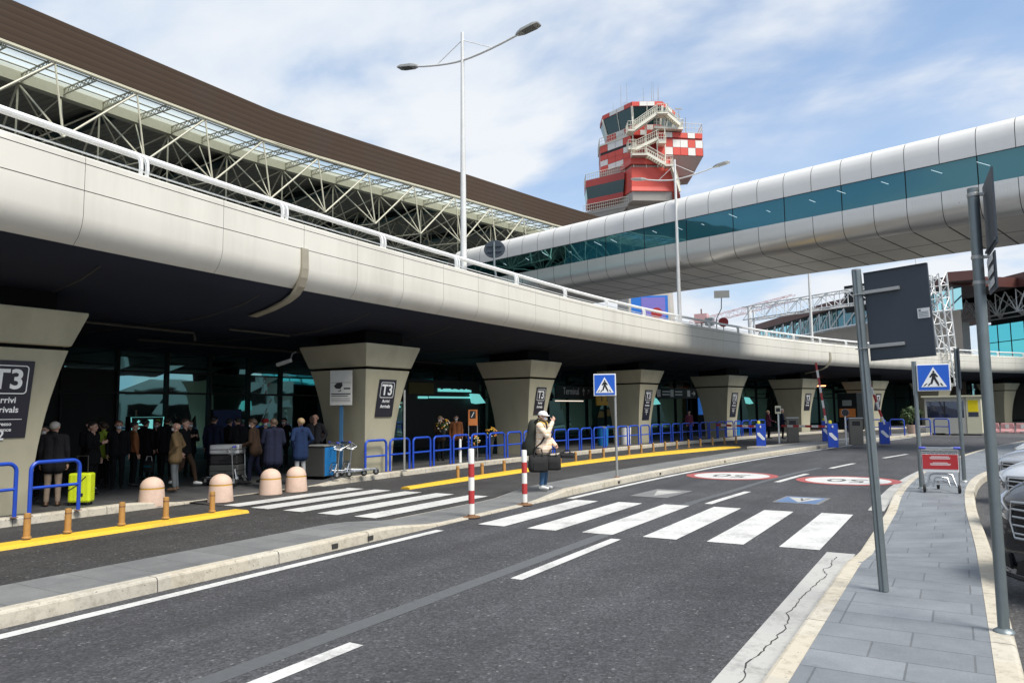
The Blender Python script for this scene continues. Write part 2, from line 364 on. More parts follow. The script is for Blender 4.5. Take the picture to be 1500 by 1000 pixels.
M['sign_blue'] = mat('road_sign_blue', (.012,.10,.52), .35, 0, .04, 4)
M['sign_white'] = mat('sign_white', (.75,.76,.76), .4)
M['sign_black'] = mat('sign_black', (.012,.012,.014), .4)
M['sign_navy'] = mat('terminal_sign_navy', (.018,.018,.030), .4, 0, .08, 4)
M['barrier_blue'] = mat('barrier_blue', (.012,.062,.44), .38, 0, .14, 9, dirt=.3)
M['dome'] = mat('pink_stone_bollard', (.58,.42,.33), .7, 0, .14, 9, .25, 50, dirt=.6, dirtc=(.35,.25,.18))
M['dome_band'] = mat('ochre_band', (.50,.27,.03), .5)
M['ochre'] = mat('ochre_post_paint', (.38,.20,.055), .6, 0, .3, 14, dirt=.8, dirtc=(.22,.13,.06))
M['post_white'] = mat('post_white', (.74,.73,.70), .5, 0, .06, 6, dirt=.25, dirtc=(.35,.3,.25))
M['post_red'] = mat('post_red', (.42,.035,.035), .5, 0, .1, 6)
M['rust'] = mat('rusty_base', (.19,.10,.05), .8, 0, .3, 20)
M['black'] = mat('black_rubber', (.014,.014,.015), .7)
M['plastic_blue'] = mat('trolley_blue_plastic', (.05,.07,.42), .4)
M['trolley_red'] = mat('trolley_red_panel', (.42,.03,.035), .4)
M['bin_blue'] = mat('bin_blue', (.01,.16,.42), .4)
M['bin_grey'] = mat('bin_grey', (.05,.052,.05), .5)
M['blind_yellow'] = mat('yellow_blind', (.85,.68,.0), .6)  # plain yellow of the kiosk door blind
M['cream'] = mat('booth_cream', (.62,.60,.44), .55, 0, .06, 3)
M['grey_panel'] = mat('booth_grey_panel', (.42,.42,.38), .55, 0, .08, 3)
M['navy_glass'] = glassy('booth_dark_glass', (.006,.010,.03), (.4,.5,.7), .08)
M['pinkwhite'] = mat('faded_barrier_pink', (.60,.30,.30), .6)
M['orange'] = mat('notice_orange', (.60,.20,.05), .5)
M['yellow_sign'] = mat('yellow_sign', (.80,.46,.03), .5)
M['neon'] = mat('neon_yellow_case', (.62,.72,.02), .35)
M['silver_case'] = mat('silver_case', (.55,.56,.57), .35, .5)
M['hivis'] = mat('hivis_vest', (.34,.46,.03), .6)
M['lamp_on'] = emit('lit_orange_lamp', (1,.35,.12), 5)
M['lamp_cool'] = emit('lit_tube', (.75,1,.95), 1.2)
M['screen'] = emit('teal_screen_glow', (.22,.75,.72), .55)
M['warm_strip'] = emit('lit_warm_strip', (1,.85,.7), .8)
M['beige_wall'] = mat('beige_wall', (.40,.35,.29), .8, 0, .08, .6, dirt=.2)
M['cyan_glass'] = seethru('cyan_hall_glass', (.16,.74,.80), .2)
M['teal_clad'] = glassy('teal_clad_glass', (.02,.15,.19), (.4,.75,.8), .12)
M['leaf'] = mat('leaf_green', (.05,.085,.025), .6, 0, .4, 8)
M['bark'] = mat('bark', (.09,.07,.05), .9)
M['purple'] = mat('billboard_purple', (.22,.18,.55), .5)
M['bill_blue'] = mat('billboard_blue', (.02,.18,.62), .5)
M['crane_red'] = mat('crane_red', (.62,.38,.38), .5)
# ---------------------------------------------------------------- camera
F_PX, PITCH, ROLL, YAW, EYE = 1080, math.atan(100/1080), .012, R(31), 1.85
cam = bpy.data.cameras.new('camera'); cam.sensor_width = 36; cam.lens = 36*F_PX/1500; cam.clip_end = 3000; cam.clip_start = .05
co = bpy.data.objects.new('camera', cam); col.objects.link(co); sc.camera = co
cy, sy = math.cos(YAW), math.sin(YAW)
right = Vector((cy, sy, 0)); fw = Vector((-sy*math.cos(PITCH), cy*math.cos(PITCH), math.sin(PITCH))); up = right.cross(fw)
r2 = right*math.cos(ROLL) - up*math.sin(ROLL); u2 = right*math.sin(ROLL) + up*math.cos(ROLL)
mw = Matrix((r2, u2, -fw)).transposed().to_4x4(); mw.translation = (0, 0, EYE); co.matrix_world = mw
# ---------------------------------------------------------------- world: sky and clouds
SUN_AZ, SUN_EL = 106, 56          # azimuth clockwise from +Y
w = bpy.data.worlds.new('World'); sc.world = w; w.use_nodes = True
nt = w.node_tree; L = nt.links.new; bg = nt.nodes['Background']
sky = N(nt, 'ShaderNodeTexSky', sky_type='NISHITA'); sky.sun_disc = False; sky.sun_elevation = R(SUN_EL); sky.sun_rotation = R(SUN_AZ)
sky.air_density = 1.0; sky.dust_density = .6; sky.ozone_density = 2.0
tc = N(nt, 'ShaderNodeTexCoord'); sx = N(nt, 'ShaderNodeSeparateXYZ'); L(tc.outputs['Generated'], sx.inputs[0])
ad = N(nt, 'ShaderNodeMath', operation='ADD'); ad.inputs[1].default_value = .28; L(sx.outputs['Z'], ad.inputs[0])
mxm = N(nt, 'ShaderNodeMath', operation='MAXIMUM'); mxm.inputs[1].default_value = .12; L(ad.outputs[0], mxm.inputs[0])
dx = N(nt, 'ShaderNodeMath', operation='DIVIDE'); L(sx.outputs['X'], dx.inputs[0]); L(mxm.outputs[0], dx.inputs[1])
dy = N(nt, 'ShaderNodeMath', operation='DIVIDE'); L(sx.outputs['Y'], dy.inputs[0]); L(mxm.outputs[0], dy.inputs[1])
cb = N(nt, 'ShaderNodeCombineXYZ'); L(dx.outputs[0], cb.inputs[0]); L(dy.outputs[0], cb.inputs[1])
mp = N(nt, 'ShaderNodeMapping'); mp.inputs['Rotation'].default_value = (0,0,R(-20)); mp.inputs['Scale'].default_value = (1.0,1.5,1); mp.inputs['Location'].default_value = (1.7,9.2,0); L(cb.outputs[0], mp.inputs['Vector'])
nA = N(nt, 'ShaderNodeTexNoise', Scale=2.2, Detail=8.0, Roughness=.52, Distortion=.15); L(mp.outputs[0], nA.inputs['Vector'])
nB = N(nt, 'ShaderNodeTexNoise', Scale=.55, Detail=3.0, Roughness=.5); L(mp.outputs[0], nB.inputs['Vector'])
s1 = N(nt, 'ShaderNodeMath', operation='MULTIPLY_ADD'); s1.inputs[1].default_value = .75; L(nB.outputs['Fac'], s1.inputs[0])
s2 = N(nt, 'ShaderNodeMath', operation='MULTIPLY'); s2.inputs[1].default_value = .6; L(nA.outputs['Fac'], s2.inputs[0]); L(s2.outputs[0], s1.inputs[2])
cov = N(nt, 'ShaderNodeMapRange', interpolation_type='SMOOTHSTEP'); cov.inputs[1].default_value = .56; cov.inputs[2].default_value = .75; cov.inputs[3].default_value = .42; cov.inputs[4].default_value = .96
L(s1.outputs[0], cov.inputs[0])
# more cloud towards the horizon
hz = N(nt, 'ShaderNodeMapRange', interpolation_type='SMOOTHSTEP'); hz.inputs[1].default_value = .02; hz.inputs[2].default_value = .46; hz.inputs[3].default_value = .48; hz.inputs[4].default_value = 0; L(sx.outputs['Z'], hz.inputs[0])
mxx = N(nt, 'ShaderNodeMath', operation='ADD', use_clamp=True); L(cov.outputs[0], mxx.inputs[0]); L(hz.outputs[0], mxx.inputs[1])
shade = ramp(nt, nA.outputs['Fac'], [(.36, (5.0,5.9,7.1)), (.58, (6.9,7.2,7.6))])
skyb = mixc(nt, 1.0, sky.outputs['Color'], (.62,1.16,1.50), 'MULTIPLY')
L(mixc(nt, mxx.outputs[0], skyb, shade), bg.inputs['Color']); bg.inputs['Strength'].default_value = .1
sun = bpy.data.lights.new('sun', 'SUN'); sun.energy = 4.2; sun.angle = R(24); sun.color = (1, .95, .87)
so = bpy.data.objects.new('sun', sun); col.objects.link(so)
sd = Vector((math.sin(R(SUN_AZ))*math.cos(R(SUN_EL)), math.cos(R(SUN_AZ))*math.cos(R(SUN_EL)), math.sin(R(SUN_EL))))
so.rotation_euler = sd.to_track_quat('Z', 'Y').to_euler(); so.location = (20, -20, 40)
sc.view_settings.view_transform = 'Standard'; sc.view_settings.look = 'None'; sc.view_settings.exposure = .35; sc.view_settings.gamma = 1
sc.cycles.max_bounces = 8; sc.cycles.use_denoising = True
# ---------------------------------------------------------------- plan curves: X as a function of Y (metres)
def curve(tab):
    ys = np.array([p[0] for p in tab], float); xs = np.array([p[1] for p in tab], float)
    # monotone-ish cubic (Catmull-Rom tangents)
    m = np.gradient(xs, ys); sl = np.diff(xs)/np.diff(ys)
    for i in range(1, len(ys)-1):
        if sl[i-1]*sl[i] <= 0: m[i] = 0
        else: m[i] = math.copysign(min(abs(m[i]), 3*min(abs(sl[i-1]), abs(sl[i]))), m[i])
    m[0], m[-1] = sl[0], sl[-1]
    def f(y):
        y = min(max(y, ys[0]), ys[-1]); i = min(max(int(np.searchsorted(ys, y))-1, 0), len(ys)-2)
        h = ys[i+1]-ys[i]; t = (y-ys[i])/h
        return float((2*t**3-3*t**2+1)*xs[i]+(t**3-2*t**2+t)*h*m[i]+(-2*t**3+3*t**2)*xs[i+1]+(t**3-t**2)*h*m[i+1])
    return f
def Q(y): return .0052*max(0, y-22)**2
def dQ(y): return .0104*max(0, y-22)
IL = curve([(-40,-8.5),(-5,-8.5),(12,-8.42),(19,-8.35),(24,-8.0),(32,-7.2),(40,-5.9),(50,-3.6),(62,.4)])
IR = curve([(-40,-7.27),(10,-7.25),(16.5,-7.2),(21.3,-6.95),(27.2,-6.4),(34.7,-5.25),(42,-3.9),(50,-2.1),(62,1.6)])
RL = curve([(-40,-1.17),(0,-1.17),(16,-1.17),(19,-1.12),(23.9,-.75),(29,-.05),(34.1,.8),(42,2.6),(50,4.9)])
RR = curve([(-40,.28),(0,.28),(10,.26),(15,.18),(18,.22),(21,.45),(24,1.0),(28,1.95),(34,3.4),(42,5.6),(50,8)])
KL = curve([(-40,-13.7),(-6,-13.7),(10,-13.7),(20,-13.72),(24.6,-13.4),(30.4,-12.9),(36.5,-12.0),(45.8,-10.3),(60,-6.2),(75,0),(90,8),(110,21)])
def lerp_tab(tab):
    ys = [p[0] for p in tab]; vs = [p[1] for p in tab]
    return lambda y: float(np.interp(y, ys, vs))
hI = lerp_tab([(8.6,.15),(9.8,.025),(13.0,.025),(14.4,.15)])
hR = lerp_tab([(9.0,.15),(10.3,.03),(14.3,.03),(15.8,.15)])
hK = lerp_tab([(8.6,.15),(9.8,.03),(13.4,.03),(14.6,.15)])
def frange(a, b, st):
    n = max(1, int(round((b-a)/st))); return [a+(b-a)*i/n for i in range(n+1)]
def strip(name, m, cols, y0, y1, st=.6, parent=None, kind=None, mb=None, mi=0):
    """sheet between plan curves; cols = list of (X function, z function)"""
    own = mb is None; mb = mb or MB(); ys = frange(y0, y1, st); k = len(cols); vs = []; fs = []
    for y in ys:
        for fx, fz in cols: vs.append((fx(y), y, fz(y)))
    for i in range(len(ys)-1):
        for j in range(k-1): fs.append((i*k+j, i*k+j+1, (i+1)*k+j+1, (i+1)*k+j))
    mb.add(vs, fs, mi)
    if own:
        o = mb.build(name, m, parent)
        if kind: tag(o, kind=kind)
        return o
c_ = lambda v: (lambda y: v)
off = lambda f, d: (lambda y: f(y)+d)
# ground
g = MB().add([(-700,-500,0),(700,-500,0),(700,900,0),(-700,900,0)], [(0,1,2,3)])
tag(g.build('ground', M['asphalt3']), kind='structure')
road = strip('road', M['asphalt'], [(off(IR,-.02), c_(.004)), (lambda y: (IR(y)+RL(y))/2, c_(.004)), (off(RL,.02), c_(.004))], -30, 50, .6, kind='structure')
lane = strip('bus_lane', M['asphalt2'], [(off(KL,-.02), c_(.004)), (lambda y: (IL(y)+KL(y))/2, c_(.004)), (off(IL,.02), c_(.004))], -30, 60, .6, kind='structure')
# kerbs: a profile swept along a plan curve, side = +1 faces +X
def kerb(name, f, h, side, y0, y1, wid=.17, st=.4, kind='structure', m=None):
    prof = [(0,-.02,0),(0.012,0,.82),(.022,0,.95),(.045,0,1.0),(wid,0,1.0),(wid,-.05,1.0)]
    mb = MB(); rings = []
    for y in frange(y0, y1, st):
        hh = h(y); x = f(y)
        rings.append([(x-side*a, y, (-.02 if c == 0 else hh*c+b*0+ (0 if b > -.04 else b))) for a, b, c in prof])
    mb.loft(rings, 0, False, cap=False, closed=False)
    o = mb.build(name, m or M['kerb'], sharp=25); 
    if kind: tag(o, kind=kind)
    return o
kerb('kerb', IR, hI, 1, -30, 60)
kerb('kerb', IL, lambda y: max(.012, hI(y)-.02), -1, -30, 60, .1)
kerb('kerb', RL, hR, -1, -30, 42)
kerb('kerb', RR, c_(.15), 1, -30, 42)
kerb('kerb', KL, hK, 1, -30, 100, .22)
dh = MB()
for y in (7.35, 8.05, 2.2, 16.9, 19.5, 24.6): x = IR(y); dh.box((x-.03,y,.035),(x+.006,y+.11,.095))
dho = dh.build('drain_holes', M['tarblack']); tag(dho, kind='structure')
strip('traffic_island', M['slab2'], [(off(IL,.08), lambda y: hI(y)-.006), (off(IR,-.12), lambda y: hI(y)-.004)], -30, 60, .4, kind='structure')
strip('sidewalk', M['slab'], [(off(RL,.13), lambda y: hR(y)-.004), (lambda y: (RL(y)+RR(y))/2, lambda y: hR(y)*.5+.15*.5-.004), (off(RR,-.13), c_(.146))], -30, 41, .4, kind='structure')
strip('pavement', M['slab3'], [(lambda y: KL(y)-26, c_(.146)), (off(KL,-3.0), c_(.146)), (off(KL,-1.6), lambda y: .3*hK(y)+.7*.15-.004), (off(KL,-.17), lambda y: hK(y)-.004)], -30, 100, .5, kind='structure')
strip('ramp', M['asphalt2'], [(off(KL,-.05), lambda y: hK(y)+.004), (lambda y: KL(y)+1.1, c_(.009))], 9.8, 13.4, .4, kind='structure')
# ---------------------------------------------------------------- road markings (parts of the road)
def line(fx, y0, y1, wid, m, name, parent, z=.008, st=.5):
    strip(name, m, [(off(fx,-wid/2), c_(z)), (off(fx,wid/2), c_(z))], y0, y1, st, parent)
line(off(IR,.26), -12, 9.4, .15, M['white_line'], 'edge_line', road)
line(off(IR,.24), 13.9, 48, .15, M['white_line'], 'edge_line', road)
CX = curve([(-10,-4.2),(4,-4.22),(10,-4.27),(14.3,-4.22),(16.7,-4.05),(19,-3.92),(21.7,-3.65),(25.7,-3.05),(32,-1.7),(40,.3)])
for y0, y1 in ((-2.2,.2),(2.0,4.56),(7.1,9.91),(14.27,16.7),(19.07,21.7),(23.9,26.2),(29.2,31.8),(35,38)):
    line(CX, y0, y1, .15, M['white_line'], 'lane_dash', road)
strip('sealed_joint', M['tar'], [(c_(-4.66), c_(.006)), (c_(-4.46), c_(.006))], -8, 14.4, .6, road)
strip('sealed_joint', M['tar'], [(lambda y: CX(y)-.42, c_(.006)), (lambda y: CX(y)-.25, c_(.006))], 14.4, 24, .6, road)
worn = MB(); strip('', None, [(lambda y: -1.53, c_(.008)), (lambda y: -1.2, c_(.008))], -6, 10.25, .5, mb=worn)
worn.build('worn_edge_line', M['worn_line'], road)
line(off(RL,-.17), 14.6, 40, .26, M['worn_line'], 'worn_edge_line', road)
cr = MB(); rnd = random.Random(3); x = -1.40; y = -2.0; pts = []
while y < 10.0:
    pts.append((x, y)); y += rnd.uniform(.03,.11); x += rnd.uniform(-.028,.028); x += (-1.38 - x)*.15
for (xa, ya), (xb, yb) in zip(pts, pts[1:]):
    d = rnd.uniform(.003,.007); cr.add([(xa-d,ya,.0105),(xa+d,ya,.0105),(xb+d,yb+.005,.0105),(xb-d,yb+.005,.0105)], [(0,1,2,3)])
cr.build('crack', M['tarblack'], road)
zb = MB()
for x0, a, b in ((-6.79,10.16,13.75),(-5.87,10.16,13.8),(-4.95,10.2,13.85),(-4.0,10.24,13.9),(-3.08,10.28,13.85),(-2.13,10.33,13.9)):
    strip('', None, [(c_(x0), c_(.010)), (c_(x0+.5), c_(.010))], a, b, .4, mb=zb)
zb.build('zebra_crossing', M['white_line'], road)
zb = MB()
for x0 in (-9.25,-10.15,-11.05,-11.95,-12.8):
    strip('', None, [(c_(x0), c_(.0125)), (c_(x0+.5), c_(.0125))], 9.9, 13.5, .4, mb=zb)
zb.build('zebra_crossing', M['white_line'], lane)
def disc(mb, cx, cy_, r0, r1, z, seg=48, mi=0):
    vs = []; fs = []
    for k in range(seg):
        t = 2*math.pi*k/seg
        vs += [(cx+r0*math.cos(t), cy_+r0*math.sin(t), z), (cx+r1*math.cos(t), cy_+r1*math.sin(t), z)]
    for k in range(seg): j = (k+1) % seg; fs.append((2*k, 2*k+1, 2*j+1, 2*j))
    mb.add(vs, fs, mi)
for cx, cyy in ((-5.35,20.35),(-2.45,20.15)):
    mb = MB(); disc(mb, cx, cyy, 0, 1.0, .0085); o = mb.build('speed_marking', M['white_line'], road)
    mb = MB(); disc(mb, cx, cyy, .98, 1.2, .0095); mb.build('red_ring', M['red_paint'], o)
    text('50', 1.15, 'numerals', M['black_paint'], o, (cx, cyy, .0105), (0,0,R(178)), 0, sx=.85)
def rect(mb, c, hx, hy, z, rot=0, mi=0):
    ca, sa = math.cos(rot), math.sin(rot)
    mb.add([(c[0]+ca*a-sa*b, c[1]+sa*a+ca*b, z) for a, b in ((-hx,-hy),(hx,-hy),(hx,hy),(-hx,hy))], [(0,1,2,3)])
mb = MB(); rect(mb, (-2.75,15.62), .43, .57, .0085, R(-3)); o = mb.build('pedestrian_marking', M['grey_paint'], road)
mb = MB(); rect(mb, (-2.76,15.62), .37, .5, .0095, R(-3)); mb.build('blue_field', M['blue_paint'], o)
mb = MB(); mb.add([(-3.06,16.0,.0105),(-2.42,15.98,.0105),(-2.74,15.2,.0105)], [(2,1,0)]); mb.build('white_triangle', M['worn_line'], o)
mb = MB(); mb.add([(-2.82,15.9,.0115),(-2.78,15.92,.0115),(-2.70,15.5,.0115),(-2.74,15.48,.0115)], [(3,2,1,0)]); mb.add([(-2.66,15.92,.0115),(-2.62,15.9,.0115),(-2.71,15.55,.0115),(-2.75,15.57,.0115)], [(3,2,1,0)]); mb.build('walker', M['black_paint'], o)
mb = MB(); rect(mb, (-5.62,15.6), .42, .75, .0085, R(-3)); o = mb.build('worn_marking', M['grey_paint'], road)
mb = MB(); mb.add([(-5.9,16.1,.0095),(-5.3,16.05,.0095),(-5.62,15.1,.0095)], [(2,1,0)]); mb.build('worn_triangle', M['worn_line'], o)
mb = MB(); rect(mb, (-9.9,16.0), .5, .9, .0085); mb.build('worn_marking', M['worn_line'], lane) if False else None
for y0, y1, xo in ((36,38.5,0),(44,47,0)): pass
# yellow painted kerb of the bus lane
def yk(name, fa, fb, y0, y1, lab):
    mb = MB(); rings = []
    for y in frange(y0, y1, .5):
        a, b = fa(y), fb(y); rings.append([(a,y,-.01),(a+.02,y,.045),(a+.05,y,.055),(b-.06,y,.055),(b-.02,y,.04),(b,y,-.01)])
    mb.loft(rings, 0, False, cap=True, closed=True); return tag(mb.build(name, M['yellow_line']), lab, 'kerb', 'yellow kerbs of the bus lane')
yk('yellow_kerb', c_(-11.82), c_(-11.38), -14, 9.4, 'long low yellow painted kerb in the left foreground lane')
yk('yellow_kerb', curve([(13.9,-11.5),(17,-11.62),(22,-11.5),(27,-11.1),(31,-10.4),(34.5,-9.4)]), curve([(13.9,-11.22),(17,-11.15),(22,-10.95),(27,-10.3),(31,-9.4),(34.5,-8.6)]), 13.9, 34.5, 'long low yellow painted kerb beyond the crossing, below the row of blue barriers')
# ================================================================ elevated viaduct
VX = -12.3
def V(o, y, z): return (VX + o + Q(y) + .0052*max(0, 16-max(y,-4))**2, y, z)
vd = thing('viaduct', 'long curving cream elevated roadway above the row of beige piers', 'viaduct', (VX, 12, 0))
def vp(b, name, m, **k):
    o = b.build(name, m, None, **k); o.parent = vd; o.matrix_parent_inverse = Matrix.Translation((VX,12,0)).inverted(); return o
joints = [-12,-9,-6,-3.2,-.4,2.0,4.2,6.39,9.2,11.4]
y = 11.4; st = 1.78
while y < 108: y += st; joints.append(y)
bands = [[(-.34,5.99),(-.03,6.0),(0,5.975),(0,5.882)], [(0,5.868),(0,5.442)], [(0,5.428),(0,5.02),(-.035,4.86),(-.12,4.70),(-.26,4.575)]]
mb = MB()
for a, b in zip(joints, joints[1:]):
    for bd in bands:
        rings = []
        for y in frange(a+.004, b-.004, .6): rings.append([V(o, y, z) for o, z in bd])
        mb.loft(rings, 0, True, cap=False, closed=False)
vp(mb, 'fascia_panels', M['fascia'], sharp=50)
mb = MB(); rings = [[V(o, y, z) for o, z in ((-.34,5.97),(-.035,5.97),(-.035,5.02),(-.07,4.85),(-.15,4.685),(-.28,4.56))] for y in frange(-12,109,.7)]
mb.loft(rings, 0, True, cap=False, closed=False); vp(mb, 'joint_backing', M['joint'], sharp=50)
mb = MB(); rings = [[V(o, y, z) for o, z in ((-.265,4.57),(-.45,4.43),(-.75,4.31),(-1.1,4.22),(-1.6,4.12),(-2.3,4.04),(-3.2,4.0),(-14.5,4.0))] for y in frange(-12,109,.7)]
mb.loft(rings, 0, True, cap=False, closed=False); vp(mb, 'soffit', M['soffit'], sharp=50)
mb = MB()
for y in frange(-11, 108, 3.56):
    mb.tube([V(o, y, z-.012) for o, z in ((-.55,4.385),(-1.1,4.22),(-2.3,4.04),(-3.2,4.0),(-12,4.0))], .016, 5)
vp(mb, 'soffit_seams', M['joint'])
mb = MB(); rings = [[V(o, y, z) for o, z in ((-.34,5.97),(-.34,5.0),(-13.8,5.0),(-14.2,4.95),(-14.5,4.0))] for y in frange(-12,109,.9)]
mb.loft(rings, 0, False, cap=False, closed=False); vp(mb, 'deck', M['deck'])
for y in (11.4, 53.4):
    pr = [(.045,5.45),(.06,5.0),(.03,4.8),(-.05,4.6),(-.22,4.43),(-.5,4.30),(-1.0,4.16),(-1.6,4.05)]
    rings = [[V(o, y-.10, z), V(o, y+.10, z), V(o-.09, y+.10, z+.02), V(o-.09, y-.10, z+.02)] for o, z in pr]
    mb = MB(); mb.loft(rings, 0, False); vp(mb, 'drip_channel', M['brass'])
mb = MB(); mb.tube([V(-.17, y, 6.36) for y in frange(-12,109,.8)], .06, 10); hr = vp(mb, 'handrail', M['rail_white'])
mb = MB(); mb.tube([V(-.30, y, 6.16) for y in frange(-12,109,.8)], .016, 6); mb.tube([V(-.30, y, 6.08) for y in frange(-12,109,.8)], .016, 6); vp(mb, 'rail_wires', M['rail_white'])
ysb = [.5, 3.95, 7.48, 10.86, 14.2, 17.5, 20.9, 24.4, 27.9, 31.4, 34.9, 38.4, 41.8]
while ysb[-1] < 100: ysb.append(ysb[-1]+3.5)
for y in ysb:
    mb = MB(); arc = [(-.06,5.99),(-.04,6.1),(-.05,6.22),(-.09,6.31),(-.16,6.36)]
    for d in (-.06, .06):
        rings = [[V(o+.03, y+d-.022, z), V(o+.03, y+d+.022, z), V(o-.035, y+d+.022, z-.01), V(o-.035, y+d-.022, z-.01)] for o, z in arc]
        mb.loft(rings, 0, False)
    vp(mb, 'rail_bracket', M['rail_white'])
mb = MB(); mb.tube([V(-4.6,y_,3.93) for y_ in (3,9,12)] + [V(-4.6,12.05,3.8), V(-4.6,12.05,3.72)], .035, 6); mb.tube([V(-7,12,3.9), V(-7,26,3.9)], .035, 6); mb.tube([V(-3.2,12,3.93), V(-3.2,14,3.93)], .03, 6); vp(mb, 'drain_pipe', M['dark_pipe'])
# ---------------------------------------------------------------- piers
px_mats = [M['pier'], M['pier_dark']]
def pier_mesh():
    def ring(f, z, ins=0):
        e = .35*f*f - ins; h = .575 + .36*f*f - ins
        return [(e,-h,z),(e,h,z),(-1.4-e,h,z),(-1.4-e,-h,z)]
    s = MB(); s.loft([ring(f, 2.86*f) for f in [i/10 for i in range(11)]], 0, True)
    c = MB()
    def r2(e, z): return [(e,-.575-e*1.02,z),(e,.575+e*1.02,z),(-1.4-e,.575+e*1.02,z),(-1.4-e,-.575-e*1.02,z)]
    c.loft([r2(.37,2.93), r2(.39,2.95), r2(.57,3.50), r2(.57,3.55)], 0, False)
    d = MB(); d.loft([r2(.29,2.84), r2(.29,2.95)], 0, False); d.loft([r2(.2,3.53), r2(.2,3.95)], 0, False)
    return s, c, d
pier_s = [-3.5, 5.76, 15.5, 24.5, 34.05, 43.7, 52.95, 62.3, 71.3, 80.2, 89]
pier_lab = ['beige flared concrete pier behind the camera end of the viaduct', 'beige flared pier at the left picture edge with the big sign', 'beige flared pier with a camera notice board and trolleys at its foot',
 'beige flared pier behind the pedestrian with the white cap', 'beige flared pier behind the nearer pedestrian crossing sign', 'beige flared pier left of the white and red boom barrier', 'beige flared pier behind the raised boom and ticket machines',
 'beige flared pier beside the lit orange lamp', 'beige flared pier left of the yellow and white kiosk', 'beige flared pier right of the yellow and white kiosk behind the pink plastic barriers', 'beige flared pier farthest along the viaduct']
proto = None
PIERS = []
for i, s0 in enumerate(pier_s[1:10]):
    yc = s0 + .575; loc = (-14.1 + Q(yc), yc, .15); rz = -math.atan(dQ(yc))
    if proto is None:
        proto = thing('viaduct_pier', pier_lab[i+1], 'pier', loc, rz, 'flared piers carrying the viaduct')
        a, b, d = pier_mesh(); a.build('shaft', M['pier'], proto, sharp=30); b.build('cap', M['pier'], proto, bevel=.01); d.build('bearing', M['pier_dark'], proto); o = proto
    else:
        o = copy_tree(proto); o.location = loc; o.rotation_euler = (0,0,rz); o['label'] = pier_lab[i+1]
    PIERS.append(o)
# ---------------------------------------------------------------- T3 signs on the piers
def surf(name, label, cat, o, n, tilt=0, group=None):
    """Empty whose local x runs along a wall, y up, z out of it (n = horizontal outward normal)"""
    n = Vector(n).normalized(); z = n; y = Vector((0,0,1)); x = y.cross(z)
    m = Matrix((x, y, z)).transposed() @ Matrix.Rotation(tilt, 3, 'X')
    t = thing(name, label, cat, (0,0,0), 0, group); t.matrix_world = Matrix.Translation(o) @ m.to_4x4(); return t
def rrect(mb, w, h, r, z, t=.0, mi=0, frame=0):
    pts = []
    for cx, cyy, a0 in ((w/2-r,h/2-r,0),(-w/2+r,h/2-r,90),(-w/2+r,-h/2+r,180),(w/2-r,-h/2+r,270)):
        for k in range(5): a = R(a0+k*22.5); pts.append((cx+r*math.cos(a), cyy+r*math.sin(a)))
    return pts
def tsign(i, zc, w, h, lines, lab, dy=0, tl=9.8):
    p = PIERS[i]; rz = p.rotation_euler.z; n = Vector((math.cos(rz), math.sin(rz), 0)); tdir = Vector((-math.sin(rz), math.cos(rz), 0))
    f = (zc-.15)/2.86; e = .35*f*f + .04
    o = Vector((p.location.x, p.location.y, zc)) + n*e + tdir*dy
    t = surf('terminal_sign', lab, 'sign', o, n, R(tl), 'dark terminal signs on the piers')
    mb = MB(); mb.box((-w/2,-h/2,-.02),(w/2,h/2,.0)); mb.build('panel', M['sign_navy'], t, bevel=.004)
    yb = h/2 - .10*h - .16*w if False else h/2 - .30*w - .06
    fw_, fh = w*.80, w*.62; yb = h/2 - fh/2 - w*.10
    mb = MB(); out = rrect(mb, fw_, fh, .06, 0); inn = rrect(mb, fw_-.035, fh-.035, .045, 0)
    vs = [(a, b+yb, .003) for a, b in out] + [(a, b+yb, .003) for a, b in inn]; k = len(out)
    mb.add(vs, [(j, (j+1)%k, k+(j+1)%k, k+j) for j in range(k)]); mb.build('frame_line', M['sign_white'], t)
    text('T3', fh*.95, 'lettering', M['sign_white'], t, (0, yb-.01, .001), (0,0,0), .003, sx=1.0, bold=.022)
    yy = yb - fh/2 - w*.135
    for s, sz in lines:
        if s == '-':
            mb = MB(); mb.box((-w*.38,yy-.004,.001),(w*.38,yy+.006,.004)); mb.build('rule_line', M['sign_white'], t); yy -= w*.10
        else:
            text(s, sz*w, 'lettering', M['sign_white'], t, (0, yy, .001), (0,0,0), .003, bold=.016); yy -= sz*w*1.12
    return t
AR = [('Arrivi',.185),('Arrivals',.185)]; EN = [('-',0),('Ingresso',.11),('Entrance',.11)]
tsign(0, 2.13, .80, 1.34, AR+EN+[('2',.30)], 'large dark sign with T3 and the number 2 on the pier at the left edge', .0)
tsign(1, 2.22, .72, 1.06, AR, 'dark T3 arrivals sign on the pier with trolleys at its foot', .05)
tsign(2, 2.18, .72, 1.06, AR, 'dark T3 arrivals sign on the pier behind the person in the white cap', .03)
tsign(3, 2.0, .72, 1.5, AR+EN+[('1',.30)], 'tall dark T3 sign on the pier behind the nearer pedestrian crossing sign', .03)
tsign(4, 1.98, .72, 1.45, AR+EN+[('1',.30)], 'tall dark T3 sign on the pier left of the boom barriers', .03)
tsign(5, 2.15, .76, 1.15, AR, 'dark T3 sign on the pier beside the raised boom', .03)
tsign(6, 2.1, .8, 1.3, AR, 'dark T3 sign on the pier half hidden by the raised red and white boom', .05)
